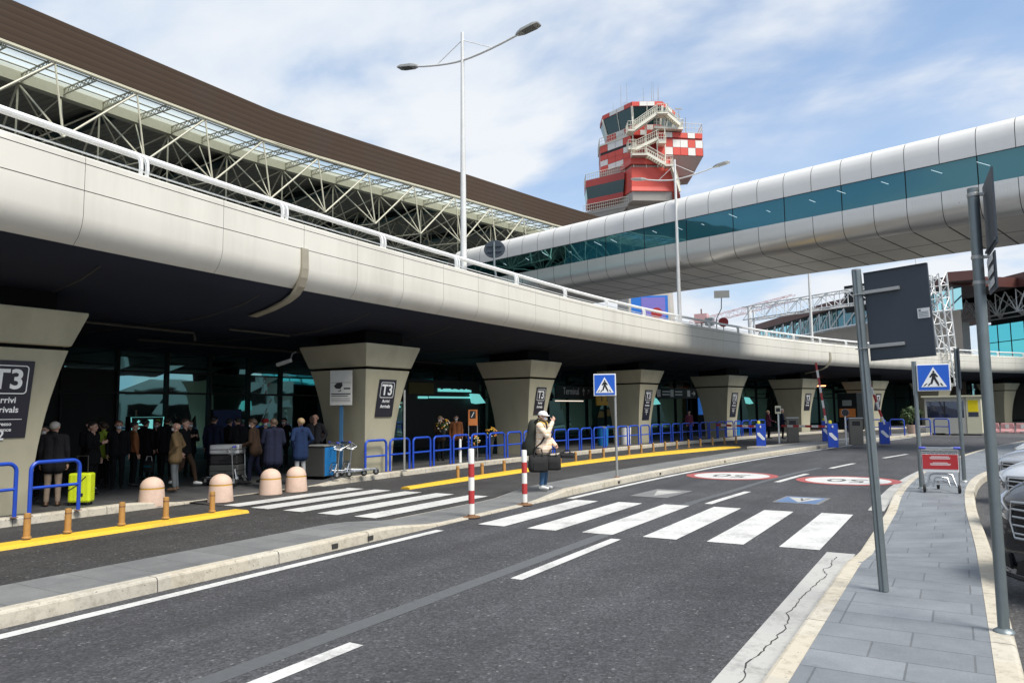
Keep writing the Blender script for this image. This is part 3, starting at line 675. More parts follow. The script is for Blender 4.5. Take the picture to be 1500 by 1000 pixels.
# ================================================================ terminal building
TE = curve([(-4,-31.05),(10,-31.05),(26,-31.0),(30,-30.5),(36,-29.4),(41,-28.4),(51,-26.6),(60,-24.6),(70,-22)])
tb = thing('terminal_building', 'airport terminal hall with brown roof edge, cream trusses and dark teal glass front', 'terminal', (-26, 30, 0))
def tp(b, name, m, parent=None, **k):
    o = b.build(name, m, None, **k)
    if parent is None: o.parent = tb; o.matrix_parent_inverse = Matrix.Translation((-26,30,0)).inverted()
    else: o.parent = parent; o.matrix_parent_inverse = Matrix.Translation((-26,30,0)).inverted()
    return o
ZE = 16.43
mb = MB(); rings = [[(TE(y)-.1,y,ZE-.02),(TE(y),y,ZE-.02),(TE(y)-.04,y,18.2),(TE(y)-.16,y,18.26),(TE(y)-.2,y,18.2)] for y in frange(-2,66,1)]
mb.loft(rings, 0, False); tp(mb, 'roof_fascia', M['roof_brown'])
# sloping lattice half bays of the skylight
mb = MB(); bm_ = MB(); gl = MB(); bk = MB()
ys = [15.4+1.775*k for k in range(-9, 29)]
for y in ys:
    x = TE(y)
    mb.beam((x-.1,y,ZE+.10),(x-2.8,y,ZE+.10),.05,.05); mb.beam((x-.1,y,ZE-.16),(x-2.8,y,ZE-.16),.05,.05)
    for k in range(8):
        a = x-.15-.33*k; mb.beam((a,y,ZE-.14),(a-.165,y,ZE+.08),.025,.03); mb.beam((a-.165,y,ZE+.08),(a-.33,y,ZE-.14),.025,.03)
for o in (-.06,-.75,-1.45,-2.1):
    mb.tube([(TE(y)+o,y,ZE+.12) for y in frange(0,62,1.0)], .035, 5)
mb.tube([(TE(y)+.0,y,ZE-.08) for y in frange(0,62,1.0)], .07, 6)
tp(mb, 'skylight_frame', M['cream_steel'])
strip('', None, [(off(TE,-.08), c_(ZE+.18)), (off(TE,-2.75), c_(ZE+.18))], 0, 62, 1.0, mb=gl); tp(gl, 'skylight_glass', M['skyglass'])
mb = MB(); mb.loft([[(TE(y)-2.75,y,ZE-.3),(TE(y)-3.15,y,ZE-.3),(TE(y)-3.15,y,ZE+.35),(TE(y)-2.75,y,ZE+.35)] for y in frange(-2,66,1)], 0, False); tp(mb, 'edge_beam', M['cream_steel'])
mb = MB(); rings = [[(TE(y)-3.1,y,ZE+.2),(TE(y)-9,y,ZE+.55),(TE(y)-16,y,ZE+.2),(TE(y)-17,y,ZE+.1)] for y in frange(-2,66,1)]
mb.loft(rings, 0, False, cap=False, closed=False); tp(mb, 'ceiling', M['ceiling'])
mb = MB(); rings = [[(TE(y)-3.0,y,ZE+.38),(TE(y)-9,y,ZE+.75),(TE(y)-40,y,17.6),(TE(y)-40,y,4)] for y in frange(-2,66,2)]
mb.loft(rings, 0, False, cap=False, closed=False); tp(mb, 'roof', M['roof_brown'])
mb = MB()
for y in frange(4.8,64,7.1): mb.box((TE(y)-17,y-.35,ZE-.25),(TE(y)-3.2,y+.35,ZE+.18))
tp(mb, 'ceiling_beam', M['dark_frame'])
mb = MB(); mb.loft([[(TE(y)-16.8,y,ZE+.2),(TE(y)-16.8,y,5)] for y in frange(-2,66,2)], 0, False, cap=False, closed=False); tp(mb, 'upper_glazing', M['teal_glass'])
# trusses
fr = MB(); inn = MB(); st2 = MB()
Tn = lambda y: Vector((TE(y)-.04, y, ZE-.1)); Bn = lambda y: Vector((TE(y)+.25, y+.3, 13.2)); In = lambda y: Vector((TE(y)-3.0, y, ZE-.25))
B2 = lambda y: Vector((TE(y)-5.6, y+.3, 13.5)); I2 = lambda y: Vector((TE(y)-8.8, y, ZE+.2)); B3 = lambda y: Vector((TE(y)-11.2, y+.3, 13.7))
S = 3.55; base = [15.4+S*k for k in range(-4, 14)]
for i, y in enumerate(base):
    fr.tube([Tn(y), Bn(y)], .042, 6); st2 = MB()
    st2.tube([Tn(y), In(y)], .04, 5); st2.tube([In(y), Bn(y)], .045, 5); st2.tube([Bn(y), B2(y)], .04, 5); st2.tube([B2(y), In(y)], .045, 5); st2.tube([B2(y), I2(y)], .045, 5); st2.tube([B3(y), I2(y)], .045, 5); st2.tube([B2(y), B3(y)], .04, 5)
    st2.tube([In(y), In(y)+Vector((0,0,-2.7))], .04, 5); tp(st2, 'cross_truss', M['cream_steel'])
    if i < len(base)-1:
        n = y+S
        fr.tube([Tn(n), Bn(y)], .048, 6)
        inn.tube([In(y), B2(n)], .04, 5); inn.tube([In(n), B2(y)], .04, 5); inn.tube([B2(y), B2(n)], .05, 5); inn.tube([I2(y), B2(n)], .04, 5); inn.tube([I2(n), B2(y)], .04, 5)
        inn.tube([B2(y), I2(y+S/2)], .035, 5); inn.tube([B2(y), In(y+S/2)], .035, 5); inn.tube([Bn(y), In(y+S/2)], .035, 5)
        inn.tube([B3(y), I2(n)], .04, 5); inn.tube([B3(y), B3(n)], .045, 5)
        fr.tube([Tn(y)+Vector((0,0,.1)), Tn(n)+Vector((0,0,.1))], .06, 6)
tp(fr, 'front_truss', M['cream_steel']); tp(inn, 'inner_truss', M['cream_steel'])
# arrivals level glass front under the viaduct
FX = lambda y: -24 + Q(y)
ym = [14.29-1.8*k for k in range(13,0,-1)] + [14.29,16.1,17.85,19.63,21.25,23.5]
while ym[-1] < 104: ym.append(ym[-1]+1.95)
rg = random.Random(5); gl = MB(); fm = MB(); dk = MB()
for a, b in zip(ym, ym[1:]):
    for z0, z1 in ((.15,2.55),(2.6,3.3),(3.32,4.0)):
        j = [rg.uniform(-.012,.012) for _ in range(2)]
        q = [(FX(a)+j[0],a,z0),(FX(b)+j[1],b,z0),(FX(b)+j[1]*.3,b,z1),(FX(a)-j[0],a,z1)]
        (dk if (a < 13.5 and z0 < 3) else gl).add(q, [(0,1,2,3)])
    fm.beam((FX(a)+.05,a,.15),(FX(a)+.05,a,4.0),.12,.09,up=(0,1,0))
    fm.beam((FX(a)+.05,a,2.575),(FX(b)+.05,b,2.575),.1,.07); fm.beam((FX(a)+.05,a,3.31),(FX(b)+.05,b,3.31),.08,.05)
tp(gl, 'arrivals_glazing', M['teal_glass'], recalc=False); tp(fm, 'glazing_bars', M['dark_frame']); tp(dk, 'grey_wall_panel', M['dark_wall'])
mb = MB()
for y0 in (6.2, 8.9): mb.box((-23.95,y0,.2),(-23.88,y0+2.3,2.5))
tp(mb, 'entrance_door', M['bin_grey'])
# ================================================================ terminal hanging signs under the viaduct
t = surf('hanging_sign', 'long dark hanging sign reading Terminal with an up arrow, right of the white capped person', 'sign', (-17.3, 35.3, 2.72), (1,.0,0))
mb = MB(); mb.box((-2.3,-.34,-.06),(2.3,.34,0)); mb.box((-1.8,.34,-.05),(-1.75,1.25,-.02)); mb.box((1.75,.34,-.05),(1.8,1.25,-.02)); mb.build('panel', M['sign_black'], t)
text('Terminal', .52, 'lettering', M['sign_white'], t, (-.55,.05,.003), (0,0,0), .004)
def arrow(mb, x, y, s, rot):
    P = [(-.07,-.5),(.07,-.5),(.07,.15),(.28,-.05),(.36,.05),(0,.5),(-.36,.05),(-.28,-.05),(-.07,.15)]
    ca, sa = math.cos(rot), math.sin(rot); mb.plate([(x+s*(a*ca-b*sa), y+s*(a*sa+b*ca)) for a, b in P], (0,0,.001), (1,0,0), (0,1,0), .004)
mb = MB(); arrow(mb, .95, .06, .42, 0); arrow(mb, 1.55, .06, .36, -.8); mb.build('arrow', M['sign_white'], t)
mb = MB(); mb.box((-2.3,-.47,-.05),(.9,-.42,.0)); mb.build('light_strip', M['warm_strip'], t)
t = surf('hanging_sign', 'yellow hanging sign partly behind the nearer pedestrian crossing sign', 'sign', (-16.4, 37.2, 2.45), (1,-.35,0))
mb = MB(); mb.box((-.75,-.42,-.08),(.95,.50,0)); mb.box((-.3,.5,-.05),(-.26,1.3,-.02)); mb.box((.5,.5,-.05),(.54,1.3,-.02)); mb.build('panel', M['yellow_sign'], t, bevel=.01)
mb = MB(); arrow(mb, -.35, .05, .5, 0); mb.plate([(.05,-.2),(.6,-.2),(.6,.0),(.05,.0)], (0,0,.001), (1,0,0), (0,1,0), .004); mb.build('pictogram', M['sign_black'], t)
t = surf('hanging_sign', 'dark hanging sign with white pictograms and a right arrow between two far piers', 'sign', (-15.1, 45.2, 2.76), (1,-.25,0))
mb = MB(); mb.box((-2.3,-.32,-.06),(2.3,.32,0)); mb.box((-1.8,.32,-.05),(-1.75,1.2,-.02)); mb.box((1.75,.32,-.05),(1.8,1.2,-.02)); mb.build('panel', M['sign_black'], t)
mb = MB(); arrow(mb, 1.95, 0, .45, -math.pi/2); mb.build('arrow', M['sign_white'], t); mb = MB()
for x0 in (-2.0, -.55): mb.plate([(x0-.2,-.22),(x0+.18,-.22),(x0+.18,.22),(x0-.2,.22)], (0,0,.001), (1,0,0), (0,1,0), .003)
mb.build('pictogram', M['sign_white'], t); mb = MB()
for x0 in (-1.62,-.2): 
    mb = MB()
    for yy in (.1,-.08): mb.plate([(x0,yy-.05),(x0+.82,yy-.05),(x0+.82,yy+.04),(x0,yy+.04)], (0,0,.001), (1,0,0), (0,1,0), .003)
    mb.build('text_lines', M['sign_white'], t); mb = MB()
mb.plate([(1.2,-.2),(1.55,-.2),(1.55,.2),(1.2,.2)], (0,0,.001), (1,0,0), (0,1,0), .003)
mb.build('pictogram', M['sign_white'], t)
# canopy-like panels under the deck with an added teal glow
for x0, y0, z0, wd in ((-16.1,43.1,2.1,1.2),(-12.9,53.6,2.1,1.3),(-19.6,22.9,2.0,.5),(-20.0,29.4,2.2,.9)):
    mb = MB(); mb.loft([[(x0,y0,z0),(x0+.25,y0,z0-.05),(x0+.05,y0,z0+.42),(x0-.1,y0,z0+.45)],[(x0,y0+wd,z0+.04),(x0+.25,y0+wd,z0),(x0+.05,y0+wd*.75,z0+.42),(x0-.1,y0+wd*.75,z0+.45)]], 0, False); tp(mb, 'glow_panel', M['screen'])
    mb = MB(); mb.beam((x0-.1,y0+wd*.5,z0+.44),(x0-.3,y0+wd*.5,4.0),.05,.05); tp(mb, 'panel_hanger', M['dark_frame'])
# lit things deep under the deck
t = thing('ceiling_lamp', 'small glowing orange lamp under the viaduct beside a far pier', 'lamp', (-9.2, 61.5, 3.4))
mb = MB(); mb.box((-.5,-.25,-.02),(.5,.25,.04)); mb.build('lens', M['lamp_on'], t); mb = MB(); mb.box((-.6,-.32,.045),(.6,.32,.6)); mb.build('housing', M['dark_frame'], t)
t = surf('direction_sign', 'outlined sign with a left arrow and icons behind the glass above the crowd', 'sign', (-23.86, 15.35, 1.5), (1,0,0))
mb = MB(); mb.box((-.62,-.25,-.03),(.62,.27,0)); mb.build('board', M['dark_frame'], t)
mb = MB(); mb.beam((-.6,.25,.004),(.6,.25,.004),.008,.022); mb.beam((-.6,.25,.004),(-.55,-.23,.004),.02,.022); mb.beam((.6,.25,.004),(.55,-.23,.004),.02,.022); mb.beam((-.55,-.23,.004),(.55,-.23,.004),.008,.022); arrow2 = [(-.5,0),(-.32,.16),(-.27,.11),(-.35,.03),(-.12,.03),(-.12,-.03),(-.35,-.03),(-.27,-.11),(-.32,-.16)]; mb.plate(arrow2, (0,0,.001), (1,0,0), (0,1,0), .004); mb.plate([(0,-.15),(.2,-.15),(.2,.17),(0,.17)], (0,0,.001), (1,0,0), (0,1,0), .004); mb.build('outline_arrow', M['screen'], t)
mb = MB(); mb.plate([(.3,-.15),(.46,-.15),(.46,.17),(.3,.17)], (0,0,.001), (1,0,0), (0,1,0), .004); mb.build('green_icon', M['hivis'], t)
t = surf('wall_poster', 'plain dark blue panel on the glass front above the crowd', 'poster', (-23.86, 18.6, 1.55), (1,0,0))
mb = MB(); mb.box((-.62,-.4,-.03),(.62,.42,0)); mb.build('sheet', mat('poster_blue', (.01,.03,.16), .4), t); mb = MB(); mb.box((-.65,-.43,-.05),(.65,.45,-.031)); mb.build('frame', M['dark_frame'], t)
t = surf('shop_window', 'lit teal shop screen band behind the far barriers', 'shop', (-20.3, 27.6, 2.5), (1,-.1,0))
mb = MB(); mb.box((-1.7,-.10,0),(-1.1,.0,.05)); mb.box((-1.0,-.08,0),(1.9,.0,.05)); mb.build('screen', M['screen'], t)
mb = MB()
rnd = random.Random(6); xx = -.4
while xx < 1.9: ww = rnd.uniform(.06,.16); mb.box((xx,.22,0),(xx+ww,.22+rnd.uniform(.08,.16),.05)); xx += ww+.05
mb.build('lit_goods', M['screen'], t); mb = MB(); mb.box((-2.3,.1,0),(-.7,.6,.04)); mb.build('yellow_fascia', mat('dim_yellow_sign', (.10,.085,.01), .5), t); mb = MB(); mb.box((-2.6,-2.3,-.05),(2.6,.75,-.01)); mb.build('backboard', M['dark_frame'], t)
t = surf('shop_screen', 'blue lit advertising screen far under the viaduct', 'screen', (-17.0, 57.5, 1.85), (1,-.3,0))
mb = MB(); mb.box((-.9,-.55,0),(.9,.75,.06)); mb.build('screen', emit('lit_blue_screen', (.02,.10,.35), .6), t); mb = MB(); mb.box((-.97,-1.7,-.08),(.97,.82,-.01)); mb.build('casing', M['dark_frame'], t)
# ================================================================ footbridge
bx = thing('footbridge', 'enclosed metal clad skybridge with a teal glass band crossing over the viaduct', 'footbridge', (2.6, 31.9, 0))
D = Vector((-.972,.236,0)).normalized(); Wd = Vector((.236,.972,0)).normalized(); A0 = Vector((2.6,31.85,0))
def Bp(l, u, z): p = A0 + D*l + Wd*u; return (p.x-2.6, p.y-31.9, z)
L0, L1 = -46, 32.2; W = 7.4
up_ = [(0,11.16),(0,11.6),(.02,11.85),(.10,12.10),(.26,12.30),(.5,12.42),(.9,12.48)]
lo_ = [(0,10.04),(0,9.62),(.02,9.36),(.09,9.13),(.24,8.94),(.46,8.83),(.75,8.785)]
def bo(mb, name, m, **k): return mb.build(name, m, bx, **k)
u1 = MB(); l1 = MB(); l2 = MB(); s1_ = MB(); st = 1.25; n = int((L1-L0)/st)
for i in range(n):
    a, b = L0+i*st+.012, L0+(i+1)*st-.012
    u1.loft([[Bp(l,u,z) for u, z in up_] + [Bp(l,W/2,12.54)] + [Bp(l,W-u,z) for u, z in up_[::-1]] for l in (a,b)], 0, True, cap=False, closed=False)
    l1.loft([[Bp(l,u,z) for u, z in lo_] for l in (a,b)], 0, True, cap=False, closed=False)
    l2.loft([[Bp(l,W-u,z) for u, z in lo_] for l in (a,b)], 0, True, cap=False, closed=False)
    for ua, ub in ((.765,3.65),(3.73,W-.765)):
        s1_.add([Bp(a+.02,ua,8.784),Bp(b-.02,ua,8.784),Bp(b-.02,ub,8.784),Bp(a+.02,ub,8.784)], [(0,1,2,3)])
bo(u1, 'roof_cladding', M['bridge_clad'], sharp=50); bo(l1, 'lower_cladding', M['bridge_perf'], sharp=50); bo(l2, 'lower_cladding', M['bridge_perf'], sharp=50); bo(s1_, 'soffit_panels', M['bridge_soffit'])
mb = MB(); core = [(.03,11.14),(.03,11.6),(.05,11.83),(.13,12.06),(.28,12.26),(.6,12.4),(W-.6,12.4),(W-.28,12.26),(W-.13,12.06),(W-.03,11.6),(W-.03,9.62),(W-.1,9.15),(W-.48,8.86),(W-.75,8.81),(.75,8.81),(.48,8.86),(.27,8.97),(.12,9.15),(.05,9.38),(.03,9.64),(.03,10.04),(.09,10.04),(.09,11.14)]
mb.loft([[Bp(l,u,z) for u, z in core] for l in (L0, L1-.05)], 0, False); bo(mb, 'joint_backing', M['joint'])
gl = MB(); g2 = MB()
for i in range(n//2):
    a, b = L0+i*2*st+.02, L0+(i+1)*2*st-.02
    gl.add([Bp(a,.04,10.05),Bp(b,.04,10.05),Bp(b,.04,11.15),Bp(a,.04,11.15)], [(0,1,2,3)]); g2.add([Bp(a,W-.02,10.05),Bp(b,W-.02,10.05),Bp(b,W-.02,11.15),Bp(a,W-.02,11.15)], [(0,1,2,3)])
bo(gl, 'glass_band', M['bridge_glass']); bo(g2, 'glass_band', M['bridge_glass'])
# glowing strokes laid on the opaque glass, standing for ceiling lights inside
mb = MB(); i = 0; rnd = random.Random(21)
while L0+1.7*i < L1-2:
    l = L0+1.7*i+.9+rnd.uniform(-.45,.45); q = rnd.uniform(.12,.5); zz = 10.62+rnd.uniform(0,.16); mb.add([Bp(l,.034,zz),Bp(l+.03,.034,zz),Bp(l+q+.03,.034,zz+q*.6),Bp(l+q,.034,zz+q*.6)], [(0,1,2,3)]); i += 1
bo(mb, 'glass_light_strokes', emit('light_stroke_glow', (.75,.95,1), .55))
mb = MB(); rnd = random.Random(8)
for i in range(n):
    for k in range(9):
        l = L0+i*st+.11+k*.115
        for j in range(4): mb.add([Bp(l,-.003,9.55+j*.09),Bp(l+.03,-.003,9.55+j*.09),Bp(l+.03,-.003,9.61+j*.09),Bp(l,-.003,9.61+j*.09)], [(0,1,2,3)])
bo(mb, 'perforation', M['bridge_soffit'])
mb = MB(); mb.loft([[Bp(l,u,z) for u, z in ((.03,11.15),(.5,12.15),(W-.5,12.15),(W-.03,11.15),(W-.03,9.6),(W-.5,8.83),(.5,8.83),(.03,9.6))] for l in (L1, L1+.3)], 0, False); bo(mb, 'end_wall', M['bridge_clad'])
for l in (-30,):
    mb = MB(); p = Bp(l, W/2, 0); mb.lathe([(.55,0),(.5,4),(.55,8.0),(1.5,8.78)], p, 20); bo(mb, 'column', M['pier'])
# ================================================================ control tower
ct = thing('control_tower', 'red and white checkered air traffic control tower with zigzag outside stairs and antennas', 'control tower', (-39, 105, 0), R(31))
def cp(mb, name, m, **k): return mb.build(name, m, ct, **k)
def ringz(poly, z, s=1, c=(0,2)): return [((x-c[0])*s+c[0], (y-c[1])*s+c[1], z) for x, y in poly]
mb = MB(); mb.loft([[(x*k,y*k+2.5,z) for x, y in ((-3,-3),(3,-3),(4.2,0),(3,4),(-3,4),(-4.2,0))] for z, k in ((0,1.25),(20,1.0),(33.6,.95))], 0, False); cp(mb, 'shaft', M['tower_grey'])
# lower red block
P = [(-2.6,-3.2),(3.5,-2.8),(4.9,2.5),(4.0,7),(-2.5,7),(-3.6,0)]
mb = MB(); mb.loft([ringz(P,33.9,1.03), ringz(P,34.6,1.0), ringz(P,37.6,1.0)], 0, False); cp(mb, 'red_block', M['red'], bevel=.06)
mb = MB(); mb.loft([ringz(P,37.6,.93), ringz(P,38.0,.93)], 0, False); mb.loft([ringz(P,32.6,.93), ringz(P,33.9,.98)], 0, False); cp(mb, 'grey_band', M['tower_grey'])
mb = MB(); mb.loft([ringz(P,38.0,1.04), ringz(P,38.8,1.04)], 0, False); mb.loft([[(4.9,2.5,34.0),(3.5,-2.8,34.0),(4.7,-2.6,33.5),(5.9,2.3,33.5)],[(4.7,2.4,36.0),(3.5,-2.8,36.0),(3.6,-2.75,36.0),(4.9,2.4,36.0)]], 0, False); cp(mb, 'red_parapet', M['red'])
# left cabin
C = [(-8.8,2.6),(-3.4,-1.6),(-3.0,5),(-8.6,7)]
mb = MB(); mb.loft([ringz(C,33.6,.92,(-6,3)), ringz(C,34.4,.94,(-6,3))], 0, False); mb.loft([ringz(C,36.3,1.0,(-6,3)), ringz(C,37.4,1.0,(-6,3))], 0, False); cp(mb, 'cabin_walls', M['red_dark'])
mb = MB(); mb.loft([ringz(C,34.4,.93,(-6,3)), ringz(C,36.3,.99,(-6,3))], 0, False); cp(mb, 'cabin_windows', M['tower_glass'])
mb = MB(); mb.loft([ringz(C,31.9,1.1,(-6,3)), ringz(C,32.3,1.16,(-6,3))], 0, False); mb.loft([ringz(C,31.0,.8,(-6,3)), ringz(C,31.9,1.05,(-6,3))], 0, False); cp(mb, 'cabin_balcony', M['tower_grey'])
def railing(mb, pts, h=1.05, bal=.35, r=.03, closed=False):
    pts = [Vector(p) for p in pts]
    segs = list(zip(pts, pts[1:])) + ([(pts[-1], pts[0])] if closed else [])
    for a, b in segs:
        for hh in (h, h*.55, .12): mb.tube([a+Vector((0,0,hh)), b+Vector((0,0,hh))], r if hh < h else r*1.5, 5)
        m = max(1, int((b-a).length/bal))
        for k in range(m+1): p = a.lerp(b, k/m); mb.tube([p, p+Vector((0,0,h))], r*.8, 4)
mb = MB(); railing(mb, [ringz(C,32.3,1.15,(-6,3))[i] for i in (0,1)], 1.1); railing(mb, [ringz(C,37.4,1.0,(-6,3))[i] for i in (3,0,1)], 1.0); cp(mb, 'balcony_railing', M['tower_rail'])
# middle storeys with chequers
def grid_face(mb, bl, br, tr, tl, pat, push):
    bl, br, tr, tl = map(Vector, (bl, br, tr, tl)); ny = len(pat); nx = len(pat[0]); nrm = (br-bl).cross(tl-bl).normalized()*push
    for j in range(ny):
        for i in range(nx):
            def q(u, v): return bl.lerp(br, u).lerp(tl.lerp(tr, u), v) + nrm
            e = .004
            mb.add([q(i/nx+e,j/ny+e*2),q((i+1)/nx-e,j/ny+e*2),q((i+1)/nx-e,(j+1)/ny-e*2),q(i/nx+e,(j+1)/ny-e*2)], [(0,1,2,3)], 1 if pat[ny-1-j][i] == 'W' else 0)
RB = [(1.6,-2.3),(8.7,-1.2),(9.2,6.5),(1.6,7.5)]; LB = [(-6.3,3.4),(-2.2,-1.4),(-1.8,6),(-6.0,8)]
mb = MB(); mb.loft([ringz(RB,39.8), ringz(RB,42.2)], 0, False); mb.loft([ringz(RB,42.25,.985,(5,3)), ringz(RB,42.45,.985,(5,3))], 0, False); mb.loft([ringz(RB,42.5), ringz(RB,43.3)], 0, False)
mb.loft([ringz(LB,38.9), ringz(LB,43.1)], 0, False); mb.box((-2.0,-.2,38.6),(1.7,7,44.5)); cp(mb, 'storey_walls', M['red_dark'])
mb = MB(); r = ringz(RB,39.8); t2 = ringz(RB,42.2); grid_face(mb, r[0], r[1], t2[1], t2[0], ['WRWWRW','RWRRWR'], .05); grid_face(mb, r[1], r[2], t2[2], t2[1], ['RWRWRW','WRWRWR'], .05)
r = ringz(RB,42.5); t2 = ringz(RB,43.3); grid_face(mb, r[0], r[1], t2[1], t2[0], ['RWRRWR'], .05)
cp(mb, 'chequer_panels', [M['red'], M['white']], recalc=False); mb = MB()
r = ringz(LB,38.9); t2 = ringz(LB,41.6); grid_face(mb, r[0], r[1], t2[1], t2[0], ['RRRW','WRRR','RWWR'], .05)
r = ringz(LB,42.0); t2 = ringz(LB,43.1); grid_face(mb, r[0], r[1], t2[1], t2[0], ['RWWR'], .05)
cp(mb, 'chequer_panels', [M['red'], M['white']], recalc=False)
mb = MB(); mb.loft([[(2.4,.5,37.4),(7.6,1.2,37.5),(7.8,5.5,37.5),(2.4,6.5,37.4)], ringz(RB,39.78,.99,(5,3))], 0, False); mb.loft([[(-4.2,2.5,37.6),(-2.2,.2,37.6),(-2,5,37.6),(-4.2,6,37.6)], ringz(LB,38.88,.98,(-4,4))], 0, False); cp(mb, 'underside', M['tower_grey'])
mb = MB(); mb.loft([ringz(LB,41.62,1.01,(-4,4)), ringz(LB,41.98,1.01,(-4,4))], 0, False); cp(mb, 'shadow_gap', M['dark_frame'])
# cab
CB = [(-5.9,3.0),(-2.1,-2.3),(2.5,-2.3),(5.3,1.5),(5.3,6),(2.4,9),(-2.2,9),(-5.9,6.5)]; cc = (0,3.2)
mb = MB(); mb.loft([ringz(CB,43.1,.84,cc), ringz(CB,44.7,.88,cc)], 0, False); mb.loft([ringz(CB,47.3,1.0,cc), ringz(CB,48.0,1.0,cc), ringz(CB,48.15,.95,cc)], 0, False); cp(mb, 'cab_walls', M['red_dark'])
mb = MB(); mb.loft([ringz(CB,44.7,.87,cc), ringz(CB,47.3,.985,cc)], 0, False); cp(mb, 'cab_windows', M['tower_glass'])
mb = MB(); r = ringz(CB,43.15,.842,cc); t2 = ringz(CB,44.65,.88,cc)
for i in (0,1,2): grid_face(mb, r[i], r[i+1], t2[i+1], t2[i], ['RWR','RWW'] if i == 0 else ['RRWR','RWRR'], .05)
cp(mb, 'cab_chequers', [M['red'], M['white']], recalc=False); mb = MB()
r = ringz(CB,47.35,1.0,cc); t2 = ringz(CB,48.0,1.0,cc)
for i in (0,1,2): grid_face(mb, r[i], r[i+1], t2[i+1], t2[i], ['RWWR' if i != 1 else 'RWWR'], .04)
cp(mb, 'cab_chequers', [M['red'], M['white']], recalc=False)
mb = MB(); r = ringz(CB,44.65,.885,cc); t2 = ringz(CB,47.35,1.0,cc)
for i in range(4):
    mb = MB(); mb.beam(r[i], t2[i], .3, .2); cp(mb, 'cab_post', M['tower_rail']); mb = MB()
    m0 = Vector(r[i]).lerp(Vector(r[i+1]), .5); m1 = Vector(t2[i]).lerp(Vector(t2[i+1]), .5); mb.beam(m0, m1, .09, .09); cp(mb, 'cab_mullion', M['tower_rail'])
mb = MB(); mb.loft([ringz(LB,43.1,1.06,(-4,4)), ringz(LB,43.3,1.06,(-4,4))], 0, False); mb.loft([[(1.0,-3.3,43.5),(5.5,-2.6,43.5),(5.5,2,43.5),(1,2,43.5)],[(1.0,-3.3,43.8),(5.5,-2.6,43.8),(5.5,2,43.8),(1,2,43.8)]], 0, False); cp(mb, 'gallery_deck', M['tower_rail'])
mb = MB(); railing(mb, [ringz(LB,43.3,1.05,(-4,4))[i] for i in (3,0,1)], 1.1, .5); railing(mb, [(1.0,-3.25,43.8),(5.5,-2.55,43.8),(5.5,1.5,43.8)], 1.3, .3, .035); railing(mb, [ringz(RB,43.3)[i] for i in (1,2)], 1.5, .5); railing(mb, [(5.5,-1.7,43.3),(8.7,-1.2,43.3)], 1.5, .5); cp(mb, 'gallery_railing', M['tower_rail'])
def flight(mb, p0, p1, wy=1.1, h=1.25):
    p0 = Vector(p0); p1 = Vector(p1); d = Vector((0,wy,0))
    mb.beam(p0+d*.5, p1+d*.5, .35, wy, up=(0,1,0)) if False else None
    for k in (0, 1):
        a, b = p0+d*k, p1+d*k
        mb.beam(a, b, .07, .42); mb.tube([a+Vector((0,0,h)), b+Vector((0,0,h))], .055, 5); mb.tube([a+Vector((0,0,h*.55)), b+Vector((0,0,h*.55))], .03, 4)
        m = max(2, int((b-a).length/.32))
        for j in range(m+1): p = a.lerp(b, j/m); mb.tube([p, p+Vector((0,0,h))], .028, 4)
    m = max(2, int(abs(p1.z-p0.z)/.2))
    for j in range(m): p = p0.lerp(p1, (j+.5)/m); mb.box((p.x-.17,p.y,p.z-.03),(p.x+.17,p.y+wy,p.z+.03))
def landing(mb, x0, x1, y0, y1, z):
    mb.box((x0,y0,z-.22),(x1,y1,z)); railing(mb, [(x0,y1,z),(x0,y0,z),(x1,y0,z),(x1,y1,z)], 1.25, .32, .03)
s = MB(); yf = -4.4
flight(s, (4.5,yf+.9,33.7), (3.3,yf+.2,37.4)); landing(s, 2.2, 3.4, yf, yf+1.3, 37.5); flight(s, (2.2,yf,37.6), (-.4,yf,39.2)); landing(s, -2.6, -.4, yf, yf+1.4, 39.2)
flight(s, (-2.0,yf+1.2,40.3), (1.6,yf+1.2,42.0)); landing(s, 1.5, 2.6, yf+.6, yf+2.4, 41.2); landing(s, -3.0, -1.9, yf+.6, yf+2.4, 40.3)
flight(s, (-2.2,yf+.2,43.0), (1.4,yf+.2,45.5)); landing(s, -3.1, -2.1, yf, yf+2.0, 42.9); landing(s, 1.3, 2.9, yf, yf+1.8, 45.5); flight(s, (2.9,yf+.4,45.4), (4.9,yf+1.2,44.0))
for x in (-2.2,-.3,1.4,2.6): s.beam((x,yf+1.4,37.5),(x,yf+1.4,45.4),.14,.14)
cp(s, 'outside_stairs', M['tower_rail'])
s = MB(); rnd = random.Random(2)
for x, y_, h in ((-4,4,2.6),(-3.2,1,4.2),(-1.6,5,6.4),(-.9,2,1.4),(.3,1,2.2),(.9,4,5.2),(1.6,1,4.6),(2.3,3,5.6),(2.9,2,4.8),(3.4,5,5.4),(6.6,0,0)):
    if h: s.tube([(x,y_,48.0),(x,y_,48.0+h)], [.05,.02], 5)
s.tube([(6.0,2,43.3),(6.0,2,48.6)], .05, 5); s.tube([(7.0,2,43.3),(7.0,2,47.2)], .05, 5); s.beam((5.4,2,48.6),(6.5,2,48.6),.08,.2)
s.box((2.1,0,48.1),(2.6,.6,48.7)); s.box((-1.2,0,48.1),(1.4,1,48.35)); railing(s, [(-3,-.5,48.1),(2,-.5,48.1)], .5, .8, .025); cp(s, 'antennas', M['lamp_grey'])
